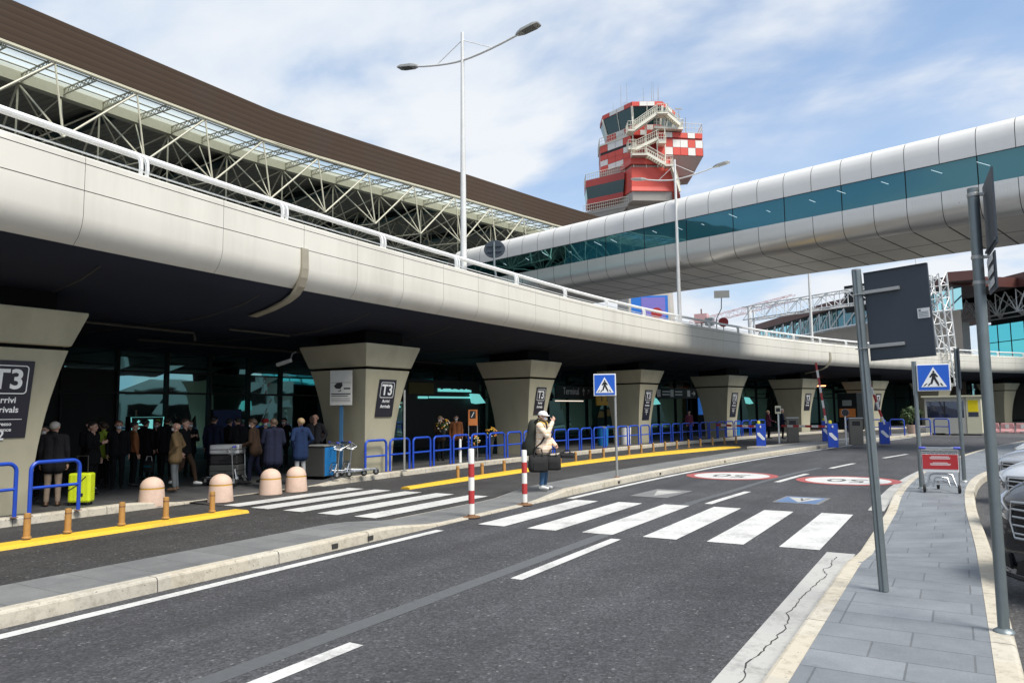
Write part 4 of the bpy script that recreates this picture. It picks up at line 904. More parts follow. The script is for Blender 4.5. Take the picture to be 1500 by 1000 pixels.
# ================================================================ street lamps on the viaduct
def lamp(label, x, y, zb, ztop, zl, xa, xb, rz=0, zr=None):
    t = thing('street_lamp', label, 'street lamp', (x, y, zb), rz, 'double arm street lamps on the viaduct')
    h = ztop-zb; zl_ = zl-zb; zr_ = (zr or zl)-zb
    mb = MB(); mb.tube([(0,0,0),(0,0,h*.35),(0,0,h)], [.105,.09,.05], 12); mb.build('pole', M['lamp_white'], t)
    mb = MB(); pts = []
    for k in range(13):
        u = -1+2*k/12; xx = (xa if u < 0 else xb)*abs(u); zz = (zl_ if u < 0 else zr_); zj = min(zl_, zr_)-.28
        pts.append((xx, 0, zj+(zz-zj)*abs(u)**1.6))
    mb.tube(pts, .035, 8); mb.build('arm', M['lamp_white'], t)
    mb = MB(); mb.tube([(0,0,h-.25),(xa*.55,0,zj+(zl_-zj)*.38)], .014, 5); mb.tube([(0,0,h-.25),(xb*.55,0,zj+(zr_-zj)*.38)], .014, 5); mb.build('stay', M['lamp_white'], t)
    for xx, zz, sg in ((xa, zl_, -1), (xb, zr_, 1)):
        sl = .16
        hb = MB(); rings = []
        for u, wd, th in ((-.08,.05,.05),(0,.09,.07),(.15,.15,.085),(.55,.17,.075),(.72,.13,.045)):
            X = xx+sg*u; Z = zz+u*sl; rings.append([(X,-wd,Z-th*.3),(X,wd,Z-th*.3),(X,wd*.85,Z+th),(X,-wd*.85,Z+th)])
        hb.loft(rings, 0, False); o = hb.build('luminaire', M['lamp_grey'], t, bevel=.012)
        lb = MB(); X0, X1 = xx+sg*.18, xx+sg*.56; lb.add([(X0,-.12,zz+.18*sl-.034),(X1,-.13,zz+.56*sl-.03),(X1,.13,zz+.56*sl-.03),(X0,.12,zz+.18*sl-.034)], [(0,1,2,3)]); lb.build('lens', M['lens'], o)
    return t
lamp('tall white double arm street lamp nearest, in front of the terminal roof', -12.72, 18.35, 5.0, 13.72, 13.08, -1.85, 2.05)
lamp('white double arm street lamp in front of the control tower', -11.52, 35.3, 5.0, 14.3, 13.55, -1.6, 2.0)
lamp('thin white street lamp farthest right, its head hidden behind the skybridge', -8.3, 53.8, 5.0, 14.3, 13.5, -1.8, 2.0)
# round sign seen from behind, on the viaduct
t = thing('round_sign', 'dark round road sign seen from behind on the viaduct rail beside the tall lamp', 'sign', (-12.75, 20.15, 5.0), R(20)); t.scale = (1.2,1.2,1.0)
mb = MB(); mb.tube([(0,0,0),(.04,0,1.25),(0,.0,1.55),(0,0,2.35)], .03, 8); mb.build('pole', M['galv'], t)
mb = MB(); mb.lathe([(.01,-.0),(.285,0),(.30,.012),(.285,.03),(.01,.03)], (0,.04,2.12), 32, axis='y'); mb.box((-.2,.01,2.2),(.2,.035,2.24)); mb.box((-.2,.01,2.02),(.2,.035,2.06)); mb.build('disc', M['sign_back'], t)
for i, (x, y_, z, lb) in enumerate(((-11.95,34.2,6.45,'small round red edged sign at the foot of the second lamp'),(-10.55,41.0,6.55,'small red sign on a post farther along the viaduct rail'))):
    t = thing('round_sign', lb, 'sign', (x-.35, y_, 5.0), R(15))
    mb = MB(); mb.tube([(0,0,0),(0,0,z-5+.2)], .03, 6); mb.build('pole', M['galv_l'], t)
    mb = MB(); mb.lathe([(.01,0),(.2,0)], (0,-.06,z-5), 24, axis='y'); mb.build('face', M['sign_white'], t); mb = MB(); mb.lathe([(.19,-.006),(.27,-.006),(.27,.02),(.01,.02)], (0,-.06,z-5), 24, axis='y'); mb.build('red_rim', M['post_red'], t)
t = thing('solar_panel', 'small flat panel on a bent pole above the viaduct rail', 'panel', (-11.9, 44.6, 5.0), R(20))
mb = MB(); mb.tube([(-.4,0,0),(-.35,0,2.2),(-.05,0,2.8),(0,0,3.8)], .035, 6); mb.build('pole', M['galv'], t); mb = MB(); mb.box((-.45,-.06,3.45),(.45,-.02,3.9)); mb.build('panel', M['galv_l'], t)
# billboard
t = thing('billboard', 'purple and blue advertising billboard beyond the viaduct rail under the skybridge', 'billboard', (-28.5, 77, 0), R(25))
mb = MB(); mb.box((-2.0,-.02,6),(2.0,.3,14.2)); mb.build('panel', M['bill_blue'], t); mb = MB(); mb.box((-.9,-.05,6.2),(1.7,-.03,14)); mb.build('purple_field', M['purple'], t)
mb = MB(); mb.tube([(-1.2,.4,0),(-1.2,.4,13)], .15, 8); mb.tube([(1.2,.4,0),(1.2,.4,13)], .15, 8); mb.build('post', M['galv'], t)
# ================================================================ sign gantry across the viaduct
t = thing('sign_gantry', 'white lattice gantry with a leaning lattice mast and dark sign back over the viaduct', 'gantry', (0,0,0))
def lattice(mb, a, b, w0, w1, n, r=.05, up=(0,0,1)):
    a = Vector(a); b = Vector(b); d = (b-a).normalized(); u = Vector(up); x = d.cross(u).normalized(); u = x.cross(d)
    cs = []
    for k in range(n+1):
        p = a.lerp(b, k/n); w_ = (w0+(w1-w0)*k/n)/2; cs.append([p+x*(i*w_)+u*(j*w_) for i, j in ((-1,-1),(1,-1),(1,1),(-1,1))])
    for k in range(n):
        for i in range(4):
            mb.tube([cs[k][i], cs[k+1][i]], r, 5, cap=False); mb.tube([cs[k][i], cs[k+1][(i+1)%4]] if k%2 else [cs[k][(i+1)%4], cs[k+1][i]], r*.6, 4, cap=False)
            mb.tube([cs[k][i], cs[k][(i+1)%4]], r*.6, 4, cap=False)
mb = MB(); lattice(mb, (-.25,69.6,3.4), (-.95,68.3,12.4), .75, 1.15, 9, .06); mb.build('mast', M['rail_white'], t)
mb = MB(); lattice(mb, (-1.0,68.6,11.6), (-17.9,76.4,11.3), 1.3, 1.3, 14, .065); mb.build('beam', M['rail_white'], t)
mb = MB(); mb.tube([(-17.6,76.2,5),(-17.6,76.2,12)], .2, 8); mb.tube([(-17.0,75.4,5),(-17.0,75.4,11.4)], .1, 8); mb.build('post', M['rail_white'], t)
mb = MB(); c0 = Vector((-8.3,72.9,0)); dd = Vector((16.9,-7.8,0)).normalized(); p0 = c0 - dd*.6; p1 = c0 + dd*4.5; nn = Vector((.42,.91,0))
mb.loft([[tuple(p0+nn*1.0+Vector((0,0,10.4))), tuple(p0+nn*1.3+Vector((0,0,10.4))), tuple(p0+nn*1.3+Vector((0,0,12.9))), tuple(p0+nn*1.0+Vector((0,0,12.9)))], [tuple(p1+nn*1.0+Vector((0,0,10.4))), tuple(p1+nn*1.3+Vector((0,0,10.4))), tuple(p1+nn*1.3+Vector((0,0,12.9))), tuple(p1+nn*1.0+Vector((0,0,12.9)))]], 0, False)
mb.build('sign_panel', M['dark_frame'], t)
t = thing('antenna_pole', 'thin white flag pole rising beside the lattice mast', 'pole', (-2.3, 69.8, 5.0)); mb = MB(); mb.tube([(0,0,0),(0,0,6.5),(0,0,10.2)], [.16,.1,.02], 8); mb.tube([(-.02,0,7.2),(-1.3,.4,7.2)], .04, 5); mb.build('pole', M['rail_white'], t)
# far crane
t = thing('tower_crane', 'distant pale red lattice crane jib behind the white gantry', 'crane', (-34, 118, 0))
mb = MB(); lattice(mb, (-2,-2,15.2), (15,-8.5,17.2), .9, .9, 13, .035); mb.build('jib', M['crane_red'], t); mb = MB(); lattice(mb, (0,-3,0), (0,-3,17.4), 1.5, 1.5, 12, .12); mb.box((-1,-3.6,15.2),(1,-2.4,16.6)); mb.build('mast', M['crane_red'], t); mb = MB(); mb.box((.8,-4,14.6),(2.0,-2.9,15.8)); mb.build('cab', M['galv'], t)
# ================================================================ far terminal hall at right
t = thing('distant_terminal', 'far terminal hall with dark red roof edges, white trusses and bright cyan glass', 'terminal', (0,0,0))
def poly_wall(mb, line_, z0, z1, o=0, mi=0):
    for (xa, ya), (xb, yb) in zip(line_, line_[1:]):
        d = Vector((xb-xa, yb-ya, 0)).normalized(); n_ = Vector((-d.y, d.x, 0))*o
        mb.add([(xa+n_.x,ya+n_.y,z0),(xb+n_.x,yb+n_.y,z0),(xb+n_.x,yb+n_.y,z1),(xa+n_.x,ya+n_.y,z1)], [(0,1,2,3)], mi)
EA = [(-26,114.4),(-18.2,102.5),(-12.4,93.8),(-7,88.4),(-2.2,84.0),(.2,81.5)]; EB = [(-.4,95.4),(2.95,91),(6.2,86.1),(14,75),(24,62)]
roofm = mat('distant_roof_maroon', (.10,.035,.028), .5, 0, .12, .8)
def slab3(mb, line_, z0, z1, depth):
    rings = []
    for i, (x, y_) in enumerate(line_):
        a = line_[max(0,i-1)]; b = line_[min(len(line_)-1,i+1)]; d = Vector((b[0]-a[0], b[1]-a[1], 0)).normalized(); n_ = Vector((-d.y, d.x, 0))*depth
        rings.append([(x,y_,z0),(x,y_,z1),(x+n_.x,y_+n_.y,z1),(x+n_.x,y_+n_.y,z0)])
    mb.loft(rings, 0, False)
mb = MB(); slab3(mb, EA, 13.2, 14.15, 30); slab3(mb, [(-.2,80.2),(2.2,80.4)], 13.4, 14.3, 6); mb.build('roof_edge', roofm, t)
mb = MB(); slab3(mb, EB, 13.2, 14.55, 30); mb.build('roof_edge', roofm, t)
mb = MB(); poly_wall(mb, EA, 10.9, 13.2, 1.0); mb.build('teal_glazing', M['teal_clad'], t)
mb = MB(); poly_wall(mb, EA, 0, 10.9, .8); mb.build('beige_wall', M['beige_wall'], t)
mb = MB()
for (xa, ya), (xb, yb) in zip(EA, EA[1:]):
    Ls = math.hypot(xb-xa, yb-ya); m = max(1, round(Ls/2.6))
    for k in range(m):
        p = Vector((xa,ya,0)).lerp(Vector((xb,yb,0)), k/m); q = Vector((xa,ya,0)).lerp(Vector((xb,yb,0)), (k+1)/m)
        mb.tube([p+Vector((0,0,10.9)), q+Vector((0,0,10.9))], .12, 5); mb.tube([p+Vector((0,0,10.9)), q+Vector((0,0,13.0))], .08, 5); mb.tube([q+Vector((0,0,10.9)), q+Vector((0,0,13.0))], .07, 5)
        d = (q-p).normalized(); nn = Vector((-d.y,d.x,0)); mb.tube([p+nn*.95+Vector((0,0,10.9)), p+nn*.95+Vector((0,0,13.2))], .04, 4)
        mb.tube([p.lerp(q,.5)+nn*.95+Vector((0,0,10.9)), p.lerp(q,.5)+nn*.95+Vector((0,0,13.2))], .04, 4)
mb.build('white_truss', M['rail_white'], t)
mb = MB(); poly_wall(mb, [(p[0]+.8,p[1]+.7) for p in EB], 4.5, 10.6, 3.5); mb.build('cyan_glazing', M['cyan_glass'], t)
mb = MB(); poly_wall(mb, [(p[0]+.8,p[1]+.7) for p in EB], 10.6, 13.2, 4.2); mb.build('dark_attic', M['dark_frame'], t)
mb = MB()
for (xa, ya), (xb, yb) in zip(EB, EB[1:]):
    Ls = math.hypot(xb-xa, yb-ya); m = max(1, round(Ls/1.6))
    for k in range(m+1):
        p = Vector((xa+.8,ya+.7,0)).lerp(Vector((xb+.8,yb+.7,0)), k/m); d = Vector((xb-xa,yb-ya,0)).normalized(); p += Vector((-d.y,d.x,0))*3.4
        mb.beam(p+Vector((0,0,4.5)), p+Vector((0,0,10.6)), .1, .1); 
    a = Vector((xa+.8,ya+.7,0))+Vector((-d.y,d.x,0))*3.4; b = Vector((xb+.8,yb+.7,0))+Vector((-d.y,d.x,0))*3.4
    for z in (6.4,8.6,10.6): mb.beam(a+Vector((0,0,z)), b+Vector((0,0,z)), .08, .08)
mb.build('glazing_bar', M['dark_frame'], t)
mb = MB()
for (xa, ya), (xb, yb) in zip(EB, EB[1:]):
    Ls = math.hypot(xb-xa, yb-ya); m = max(1, round(Ls/3.0)); d = Vector((xb-xa,yb-ya,0)).normalized(); nn = Vector((-d.y,d.x,0))
    for k in range(m):
        p = Vector((xa,ya,0)).lerp(Vector((xb,yb,0)), k/m); q = Vector((xa,ya,0)).lerp(Vector((xb,yb,0)), (k+1)/m); c = p.lerp(q,.5)
        for o in (0.2, 3.0):
            mb.tube([p+nn*o+Vector((0,0,13.1)), c+nn*o+Vector((0,0,10.9))], .07, 5); mb.tube([q+nn*o+Vector((0,0,13.1)), c+nn*o+Vector((0,0,10.9))], .07, 5); mb.tube([c+nn*o+Vector((0,0,10.9)), c+nn*o+Vector((0,0,13.1))], .06, 5); mb.tube([c+nn*o+Vector((0,0,10.9)), c+(q-p)+nn*o+Vector((0,0,10.9))], .08, 5)
        mb.tube([c+nn*.2+Vector((0,0,10.9)), c+nn*3+Vector((0,0,13.1))], .06, 5); mb.tube([c+nn*3+Vector((0,0,10.9)), c+nn*.2+Vector((0,0,13.1))], .06, 5)
mb.build('white_truss', M['rail_white'], t)
mb = MB(); mb.box((.2,94.2,0),(1.6,96,10.8)); mb.build('corner_column', M['rail_white'], t)
mb = MB(); poly_wall(mb, [(p[0]+.8,p[1]+.7) for p in EB], 0, 4.5, 3.4); mb.build('lower_wall', M['beige_wall'], t)
# ================================================================ tubular barriers
def ordw(n): return ['first','second','third','fourth','fifth','sixth','seventh','eighth','ninth','tenth','eleventh','twelfth','thirteenth','fourteenth','fifteenth','sixteenth','seventeenth','eighteenth','nineteenth','twentieth','twenty first','twenty second','twenty third','twenty fourth','twenty fifth','twenty sixth','twenty seventh','twenty eighth','twenty ninth','thirtieth','thirty first','thirty second','thirty third'][n-1]
bproto = None
def barrier(x, y, rz, lab, grp):
    global bproto
    if bproto is None:
        bproto = t = thing('tubular_barrier', lab, 'barrier', (x,y,.15), rz, grp)
        w, h, r = .425, .90, .13; pts = [(0,-w,0)]
        for k in range(6): a = math.pi - k*math.pi/10; pts.append((0,-w+r+r*math.cos(a), h-r+r*math.sin(a)))
        for k in range(6): a = math.pi/2 - k*math.pi/10; pts.append((0,w-r+r*math.cos(a), h-r+r*math.sin(a)))
        pts.append((0,w,0))
        mb = MB(); mb.tube(pts, .033, 10); mb.build('frame', M['barrier_blue'], t)
        mb = MB(); mb.tube([(0,-w,.47),(0,w,.47)], .026, 8); mb.build('crossbar', M['barrier_blue'], t)
        mb = MB(); mb.lathe([(.06,0),(.06,.008),(.036,.012)], (0,-w,0), 12); mb.lathe([(.06,0),(.06,.008),(.036,.012)], (0,w,0), 12); mb.build('foot_plate', M['rust'], t)
        return t
    t = copy_tree(bproto); t.location = (x,y,.15); t.rotation_euler = (0,0,rz); t['label'] = lab; t['group'] = grp; return t
G1 = 'blue barriers at the left picture edge'; G2 = 'blue barriers along the kerb beyond the crossing'
barrier(-13.62, 7.08, R(4), 'thick blue tubular barrier in front of the man with grey hair', G1)
barrier(-13.66, 6.04, R(2), 'blue tubular barrier at the left picture edge in front of the flared pier', G1)
barrier(-13.68, 5.0, 0, 'blue tubular barrier just beyond the left picture edge', G1)
k = 0; y = 15.75
while y < 47.2:
    k += 1; x = KL(y)-.20; dx = (KL(y+.5)-KL(y-.5)); nb = {1:', beside the trolleys', 9:'', 14:''}.get(k, '')
    lab = ('blue tubular barrier at the near end of the long kerb row, beside the luggage trolleys' if k == 1 else '%s blue tubular barrier along the kerb counted from the luggage trolleys' % ordw(k))
    barrier(x, y, -math.atan(dx)+R(random.uniform(-1.5,1.5)), lab, G2); y += 1.03
for i, (x, y, rz, lab) in enumerate(((-3.9,46.6,60,'blue tubular barrier far off, left of the raised red and white boom'),(-3.0,47.1,60,'blue tubular barrier far off, right behind the raised red and white boom'),(-1.75,47.9,60,'far blue tubular barrier left of the farther crossing sign pole'),(-.85,48.4,60,'far blue tubular barrier right of the farther crossing sign pole'),(-5.4,47.5,60,'far blue tubular barrier behind the brown ticket machine'))):
    barrier(x, y, R(rz), lab, 'far blue barriers by the exit')
# ================================================================ small posts on the yellow kerb
yp = None
def ypost(x, y, z, lab, grp):
    global yp
    if yp is None:
        yp = thing('kerb_post', lab, 'post', (x,y,z), 0, grp)
        mb = MB(); mb.lathe([(.062,0),(.062,.02),(.048,.03),(.047,.335),(.044,.355),(.02,.362)], (0,0,0), 14); mb.build('post', M['ochre'], yp)
        mb = MB(); mb.lathe([(.0485,.28),(.0485,.30)], (0,0,0), 14); mb.build('band', M['rust'], yp); return yp
    t = copy_tree(yp); t.location = (x,y,z); t['label'] = lab; t['group'] = grp; return t
for i, (y, lab) in enumerate(((5.72,'rusty ochre post on the yellow kerb at the left picture edge'),(6.3,'rusty ochre post in front of the left blue barriers, second on the near yellow kerb'),(7.15,'rusty ochre post below the neon suitcase, third on the near yellow kerb'),(7.93,'rusty ochre post left of the nearest stone dome'),(8.85,'rusty ochre post on the far tip of the near yellow kerb'))):
    ypost(-11.72, y, .075, lab, 'ochre posts on the near yellow kerb')
YB = curve([(16,-11.68),(22,-11.6),(28,-11.5),(34,-10.9),(40,-9.6)])
y = 16.5; k = 0
while y < 39:
    k += 1; ypost(YB(y), y, .0, '%s ochre post of the far yellow kerb row counted from the near end' % ordw(k), 'ochre posts on the far yellow kerb'); y += 1.17
# ================================================================ stone domes
dp = None
for x, y, lab in ((-13.95,9.12,'pink stone dome bollard nearest the left blue barrier'),(-13.25,10.2,'pink stone dome bollard second from the left, standing alone'),(-13.38,11.62,'pink stone dome bollard with a person in a navy coat leaning over it'),(-13.3,12.3,'pink stone dome bollard farthest right, in front of the man with grey trousers')):
    if dp is None:
        dp = t = thing('dome_bollard', lab, 'bollard', (x,y,.03), 0, 'pink stone domes along the crossing'); t.scale = (.97,.97,.9)
        pr = [(.265,0),(.262,.03),(.235,.36)]; mb = MB(); mb.lathe(pr+[(.234,.365)], (0,0,0), 28)
        mb.lathe([(.234,.40)]+[(.232*math.cos(a), .405+.225*math.sin(a)) for a in [R(d) for d in (8,22,36,50,64,78)]]+[(.004,.63)], (0,0,0), 28); mb.build('stone', M['dome'], t, sharp=50)
        mb = MB(); mb.lathe([(.222,.36),(.232,.366),(.232,.398),(.222,.405)], (0,0,0), 28); mb.build('band', M['dome_band'], t)
        mb = MB(); mb.box((-.03,-.243,.20),(.05,-.225,.27)); 
    else:
        t = copy_tree(dp); t.location = (x,y,.03); t['label'] = lab; t.rotation_euler.z = random.uniform(0,3)
# ================================================================ red and white posts
rp = None
for x, y, z, h, lab in ((-7.29,10.71,.02,1.14,'taller red and white banded post, nearer, on the left tip of the island'),(-7.29,12.54,.02,1.02,'shorter red and white banded post beside the person with bags')):
    t = thing('banded_post', lab, 'post', (x,y,z), 0, 'red and white posts at the zebra crossing'); r = .052
    mb = MB(); mb.lathe([(.15,0),(.15,.012),(.13,.014)], (0,0,0), 20); mb.lathe([(.07,.014),(.062,.05)], (0,0,0), 16)
    mb.build('base_plate', M['rust'], t)
    e = [0,.19,.385,.585,.785,1.0]
    for i in range(5):
        mb = MB(); z0, z1 = .014+h*e[i], .014+h*e[i+1]; rr = r*(1+.0*i); p = [(rr+ (.0012 if i%2 else 0),z0),(rr+(.0012 if i%2 else 0),z1)]
        if i == 4: p += [(rr*.9,z1+.012),(.005,z1+.016)]
        mb.lathe(p, (0,0,0), 18); mb.build('red_band' if i%2 else 'white_band', M['post_red'] if i%2 else M['post_white'], t)
# ================================================================ pedestrian crossing signs
def walker(t, s, z=.0):
    tri = MB(); tri.plate([(-.40*s,-.33*s),(.40*s,-.33*s),(0,.37*s)], (0,0,z), (1,0,0), (0,1,0), .003); tri.build('white_triangle', M['sign_white'], t)
    w_ = MB(); zz = z+.0035; pl = lambda P: w_.plate([(a*s,b*s) for a, b in P], (0,0,zz), (1,0,0), (0,1,0), .0025)
    pl([(.036*math.cos(a)+.005, .205+.04*math.sin(a)) for a in [k*math.pi/5 for k in range(10)]])
    pl([(-.055,.16),(.06,.16),(.06,-.01),(-.05,-.01)]); pl([(.0,.02),(.06,.0),(.16,-.21),(.09,-.23),(.0,-.05)]); pl([(-.05,.02),(.02,.0),(-.05,-.23),(-.12,-.23)])
    pl([(-.05,.16),(-.02,.10),(-.09,.0),(-.14,.02)]); pl([(.055,.16),(.03,.10),(.10,.01),(.145,.03)])
    for a in (-.30,-.17,.15,.27): pl([(a-.035,-.29),(a+.02,-.29),(a+.03-a*.25,-.20),(a-.015-a*.25,-.20)])
    w_.build('walking_figure', M['sign_black'], t)
t = thing('crossing_sign', 'blue square pedestrian crossing sign on the traffic island, standing nearer the viaduct', 'road sign', (-7.35,17.22,.15), R(24))
mb = MB(); mb.tube([(0,0,0),(0,0,2.56)], .032, 12); mb.build('pole', M['galv_l'], t); mb = MB(); mb.lathe([(.07,0),(.07,.01),(.035,.03)], (0,0,0), 14); mb.build('foot', M['rust'], t)
mb = MB(); mb.box((-.53,-.075,2.02),(.03,.075,2.57)); pn = mb.build('sign_box', M['sign_white'], t, bevel=.008)
fc = thing('sign_face', None, None); fc.parent = pn; del fc
for o in list(pn.children): bpy.data.objects.remove(o)
f = MB(); f.box((-.505,-.082,2.045),(0,-.0755,2.545)); fb = f.build('blue_face', M['sign_blue'], t)
def face_empty(parent, loc, rx=R(90), rz=0):
    # pieces of a sign face are built flat and turned upright by baking the transform
    return Matrix.Translation(loc) @ Matrix.Rotation(rx, 4, 'X')
def bake(o, m):
    o.data.transform(m)
def walker_on(t, s, loc):
    before = set(col.objects); walker(t, s); m = face_empty(t, loc)
    for o in set(col.objects)-before: bake(o, m)
walker_on(t, .56, (-.253,-.0835,2.28))
t = thing('crossing_sign', 'blue square pedestrian crossing sign on the right sidewalk above the luggage trolley', 'road sign', (-.73,17.42,.15), R(10))
mb = MB(); mb.tube([(0,0,0),(0,0,2.60)], .042, 12); mb.box((-.045,-.03,1.9),(.0,.03,2.6)); mb.build('pole', M['galv'], t); mb = MB(); mb.lathe([(.07,0),(.07,.01),(.045,.03)], (0,0,0), 14); mb.build('foot', M['galv'], t)
mb = MB(); mb.box((.03,-.07,1.98),(.63,.02,2.53)); mb.build('sign_box', M['sign_white'], t, bevel=.008); f = MB(); f.box((.05,-.077,2.0),(.61,-.0705,2.51)); f.build('blue_face', M['sign_blue'], t)
walker_on(t, .58, (.33,-.0785,2.255))
# ================================================================ big sign seen from behind
t = thing('road_sign', 'large dark rectangular sign seen from behind on a leaning ribbed pole in the right foreground', 'road sign', (-.68,7.73,.15), R(-16)); t.rotation_euler = (0,-.03,R(-16))
mb = MB(); pr = []
for k in range(16):
    a = 2*math.pi*k/16; r = .043 if k % 4 else .034; pr.append((r*math.cos(a), r*math.sin(a)))
mb.loft([[(x,y,z) for x, y in pr] for z in (0,3.0)], 0, False); mb.build('pole', M['galv'], t); mb = MB(); mb.lathe([(.042,3.0),(.042,3.012),(.01,3.015)], (0,0,0), 14); mb.build('pole_cap', M['galv_l'], t)
mb = MB(); mb.box((.05,.03,2.12),(.615,.055,2.97))
for a, b, c, d in ((.05,2.12,.615,2.126),(.05,2.964,.615,2.97)): mb.box((a+.002,.012,b+.001),(c-.002,.0295,d-.001))
pn = mb.build('panel', M['sign_back'], t, bevel=.003)
for z in (2.24, 2.76): mb = MB(); mb.box((-.05,-.0,z),(.37,.0295,z+.032)); mb.box((-.055,-.05,z-.004),(.055,.0,z+.004)); mb.build('rail', M['galv_l'], t, bevel=.003)
mb = MB(); mb.box((.50,.022,2.47),(.60,.0295,2.56)); st_ = mb.build('sticker', M['sign_white'], t); mb = MB()
for z in (2.482,2.496,2.51,2.522): mb.box((.51,.0205,z),(.59,.0217,z+.005))
mb.box((.51,.0205,2.533),(.53,.0217,2.552)); mb.build('sticker_print', M['galv'], st_)
# ================================================================ tall thick pole at right with signs seen edge on
t = thing('sign_pole', 'thick grey green pole at the right edge with sign panels seen edge on', 'sign pole', (.2,6.78,.15), R(4))
mb = MB(); mb.tube([(0,0,0),(0,0,3.40)], .040, 18); mb.build('pole', M['galv'], t); mb = MB(); mb.lathe([(.075,0),(.07,.012),(.043,.03)], (0,0,0), 16); mb.build('foot', M['galv'], t)
for z in (3.33, 2.83, 2.63): mb = MB(); mb.lathe([(.041,z),(.045,z+.004),(.045,z+.026),(.041,z+.03)], (0,0,0), 18); mb.box((.03,-.02,z+.005),(.08,.02,z+.025)); mb.build('clamp', M['galv_l'], t)
mb = MB(); mb.loft([[(.075,.10,2.86),(.087,.10,2.86),(.087,.10,3.42),(.075,.10,3.42)],[(.072,-.50,2.86),(.084,-.50,2.86),(.084,-.50,3.42),(.072,-.50,3.42)]], 0, False); mb.box((.06,-.5,2.88),(.08,.08,2.9)); mb.build('upper_sign', M['sign_back'], t)
mb = MB(); mb.loft([[(.075,.12,2.56),(.085,.12,2.56),(.085,.12,2.84),(.075,.12,2.84)],[(.078,-.3,2.56),(.088,-.3,2.56),(.088,-.3,2.84),(.078,-.3,2.84)]], 0, False); a_ = mb.build('arrow_sign', M['sign_back'], t)
mb = MB()
for z in (2.59,2.68,2.77): mb.loft([[(.068,.08,z),(.072,.08,z),(.072,.08,z+.05),(.068,.08,z+.05)],[(.069,-.25,z+.01),(.073,-.25,z+.01),(.073,-.25,z+.06),(.069,-.25,z+.06)]], 0, False)
mb.build('white_arrow', M['sign_white'], a_)
t = thing('sign_pole', 'thin grey pole behind the trolley with a dark panel seen edge on', 'sign pole', (.03,19.33,.15), R(3))
mb = MB(); mb.tube([(0,0,0),(0,0,2.95)], .042, 12); mb.build('pole', M['galv'], t); mb = MB(); mb.box((.03,-.30,2.05),(.055,.24,2.95)); mb.build('panel', M['sign_back'], t)
mb = MB(); mb.lathe([(.075,0),(.07,.012),(.046,.03)], (0,0,0), 14); mb.build('foot', M['galv_l'], t)
# ================================================================ luggage trolleys
def trolley(loc, rz, lab, red=True):
    t = thing('luggage_trolley', lab, 'luggage trolley', loc, rz, 'luggage trolleys')
    w = .36
    mb = MB()
    for s in (-1,1):
        mb.tube([(s*w*.92,-.02,.16),(s*w,-.0,.55),(s*w*1.02,.02,.90)], .016, 8)
        mb.tube([(s*w*.92,-.02,.17),(s*.25,.45,.15),(s*.10,.84,.16)], .016, 8)
        mb.tube([(s*.28,-.08,.13),(s*.21,.0,.36),(s*.12,.0,.385),(0,0,.385)], .019, 8)
        mb.tube([(s*.16,-.06,.13),(s*.12,.0,.30),(0,0,.31)], .016, 8)
    mb.tube([(-w*.92,-.02,.17),(w*.92,-.02,.17)], .014, 8); mb.tube([(-.10,.84,.16),(.10,.84,.16)], .016, 8); mb.tube([(-.2,.5,.155),(.2,.5,.155)], .012, 8)
    mb.build('frame', M['chrome'], t)
    mb = MB(); mb.tube([(-w*1.05,-.03,.905),(w*1.05,-.03,.905)], .017, 10); mb.tube([(-w,.16,.80),(w,.16,.80)], .011, 8); mb.tube([(-w,.0,.72),(w,.0,.72)], .011, 8)
    for s in (-1,1): mb.tube([(s*w,-.01,.72),(s*w,.16,.80),(s*w*1.02,.02,.9)], .010, 8)
    for k in range(9): xx = -w+.08*k+.04; mb.tube([(xx,.0,.72),(xx,.09,.715),(xx,.16,.80)], .005, 5)
    mb.build('basket', M['chrome'], t)
    for s in (-1,1): mb = MB(); mb.lathe([(.012,-.07),(.026,-.06),(.028,.05),(.018,.07)], (s*w*.92,-.03,.905), 12, axis='x'); mb.build('grip', M['plastic_blue'], t)
    mb = MB(); mb.box((-w*.98,-.045,.845),(w*.98,-.03,.885)); mb.build('brake_bar', M['galv_l'], t, bevel=.004)
    if red:
        mb = MB(); mb.box((-w*.96,-.03,.42),(w*.96,-.018,.78)); o = mb.build('notice_panel', M['sign_white'], t, bevel=.004)
        mb = MB(); mb.box((-w*.94,-.036,.475),(w*.94,-.0305,.775)); mb.build('red_field', M['trolley_red'], o)
        mb = MB()
        for z, a in ((.725,.17),(.705,.20),(.682,.19),(.60,.14),(.58,.20),(.557,.19)): mb.box((-a,-.0375,z),(a,-.0365,z+.010))
        mb.build('print_lines', M['sign_white'], o)
        mb = MB()
        for k in range(4): mb.box((-.2+.12*k,-.02,.80),(-.12+.12*k,-.012,.84))
        mb.build('basket_plate', M['galv_l'], t)
    for s, yy in ((-1,-.04),(1,-.04),(0,.80)):
        mb = MB(); mb.lathe([(.02,-.03),(.078,-.026),(.084,-.012),(.084,.012),(.078,.026),(.02,.03)], (s*w*.92,yy,.085), 18, axis='x'); wh = mb.build('wheel', M['black'], t)
        mb = MB(); mb.lathe([(.005,-.033),(.036,-.032),(.036,.032),(.005,.033)], (s*w*.92,yy,.085), 12, axis='x'); mb.build('hub', M['galv_l'], wh)
        mb = MB(); mb.box((s*w*.92-.03,yy-.03,.125),(s*w*.92+.03,yy+.03,.16)); mb.box((s*w*.92-.032,yy-.02,.06),(s*w*.92-.026,yy+.02,.14)); mb.box((s*w*.92+.026,yy-.02,.06),(s*w*.92+.032,yy+.02,.14)); mb.build('caster', M['galv_l'], t)
    return t
trolley((-.36,16.75,.15), R(6), 'empty chrome luggage trolley with a red notice panel on the right sidewalk').scale = (.89,.89,.95)
trolley((-13.98,14.22,.15), R(-28), 'chrome luggage trolley at the near end, beside the blue bin', False)
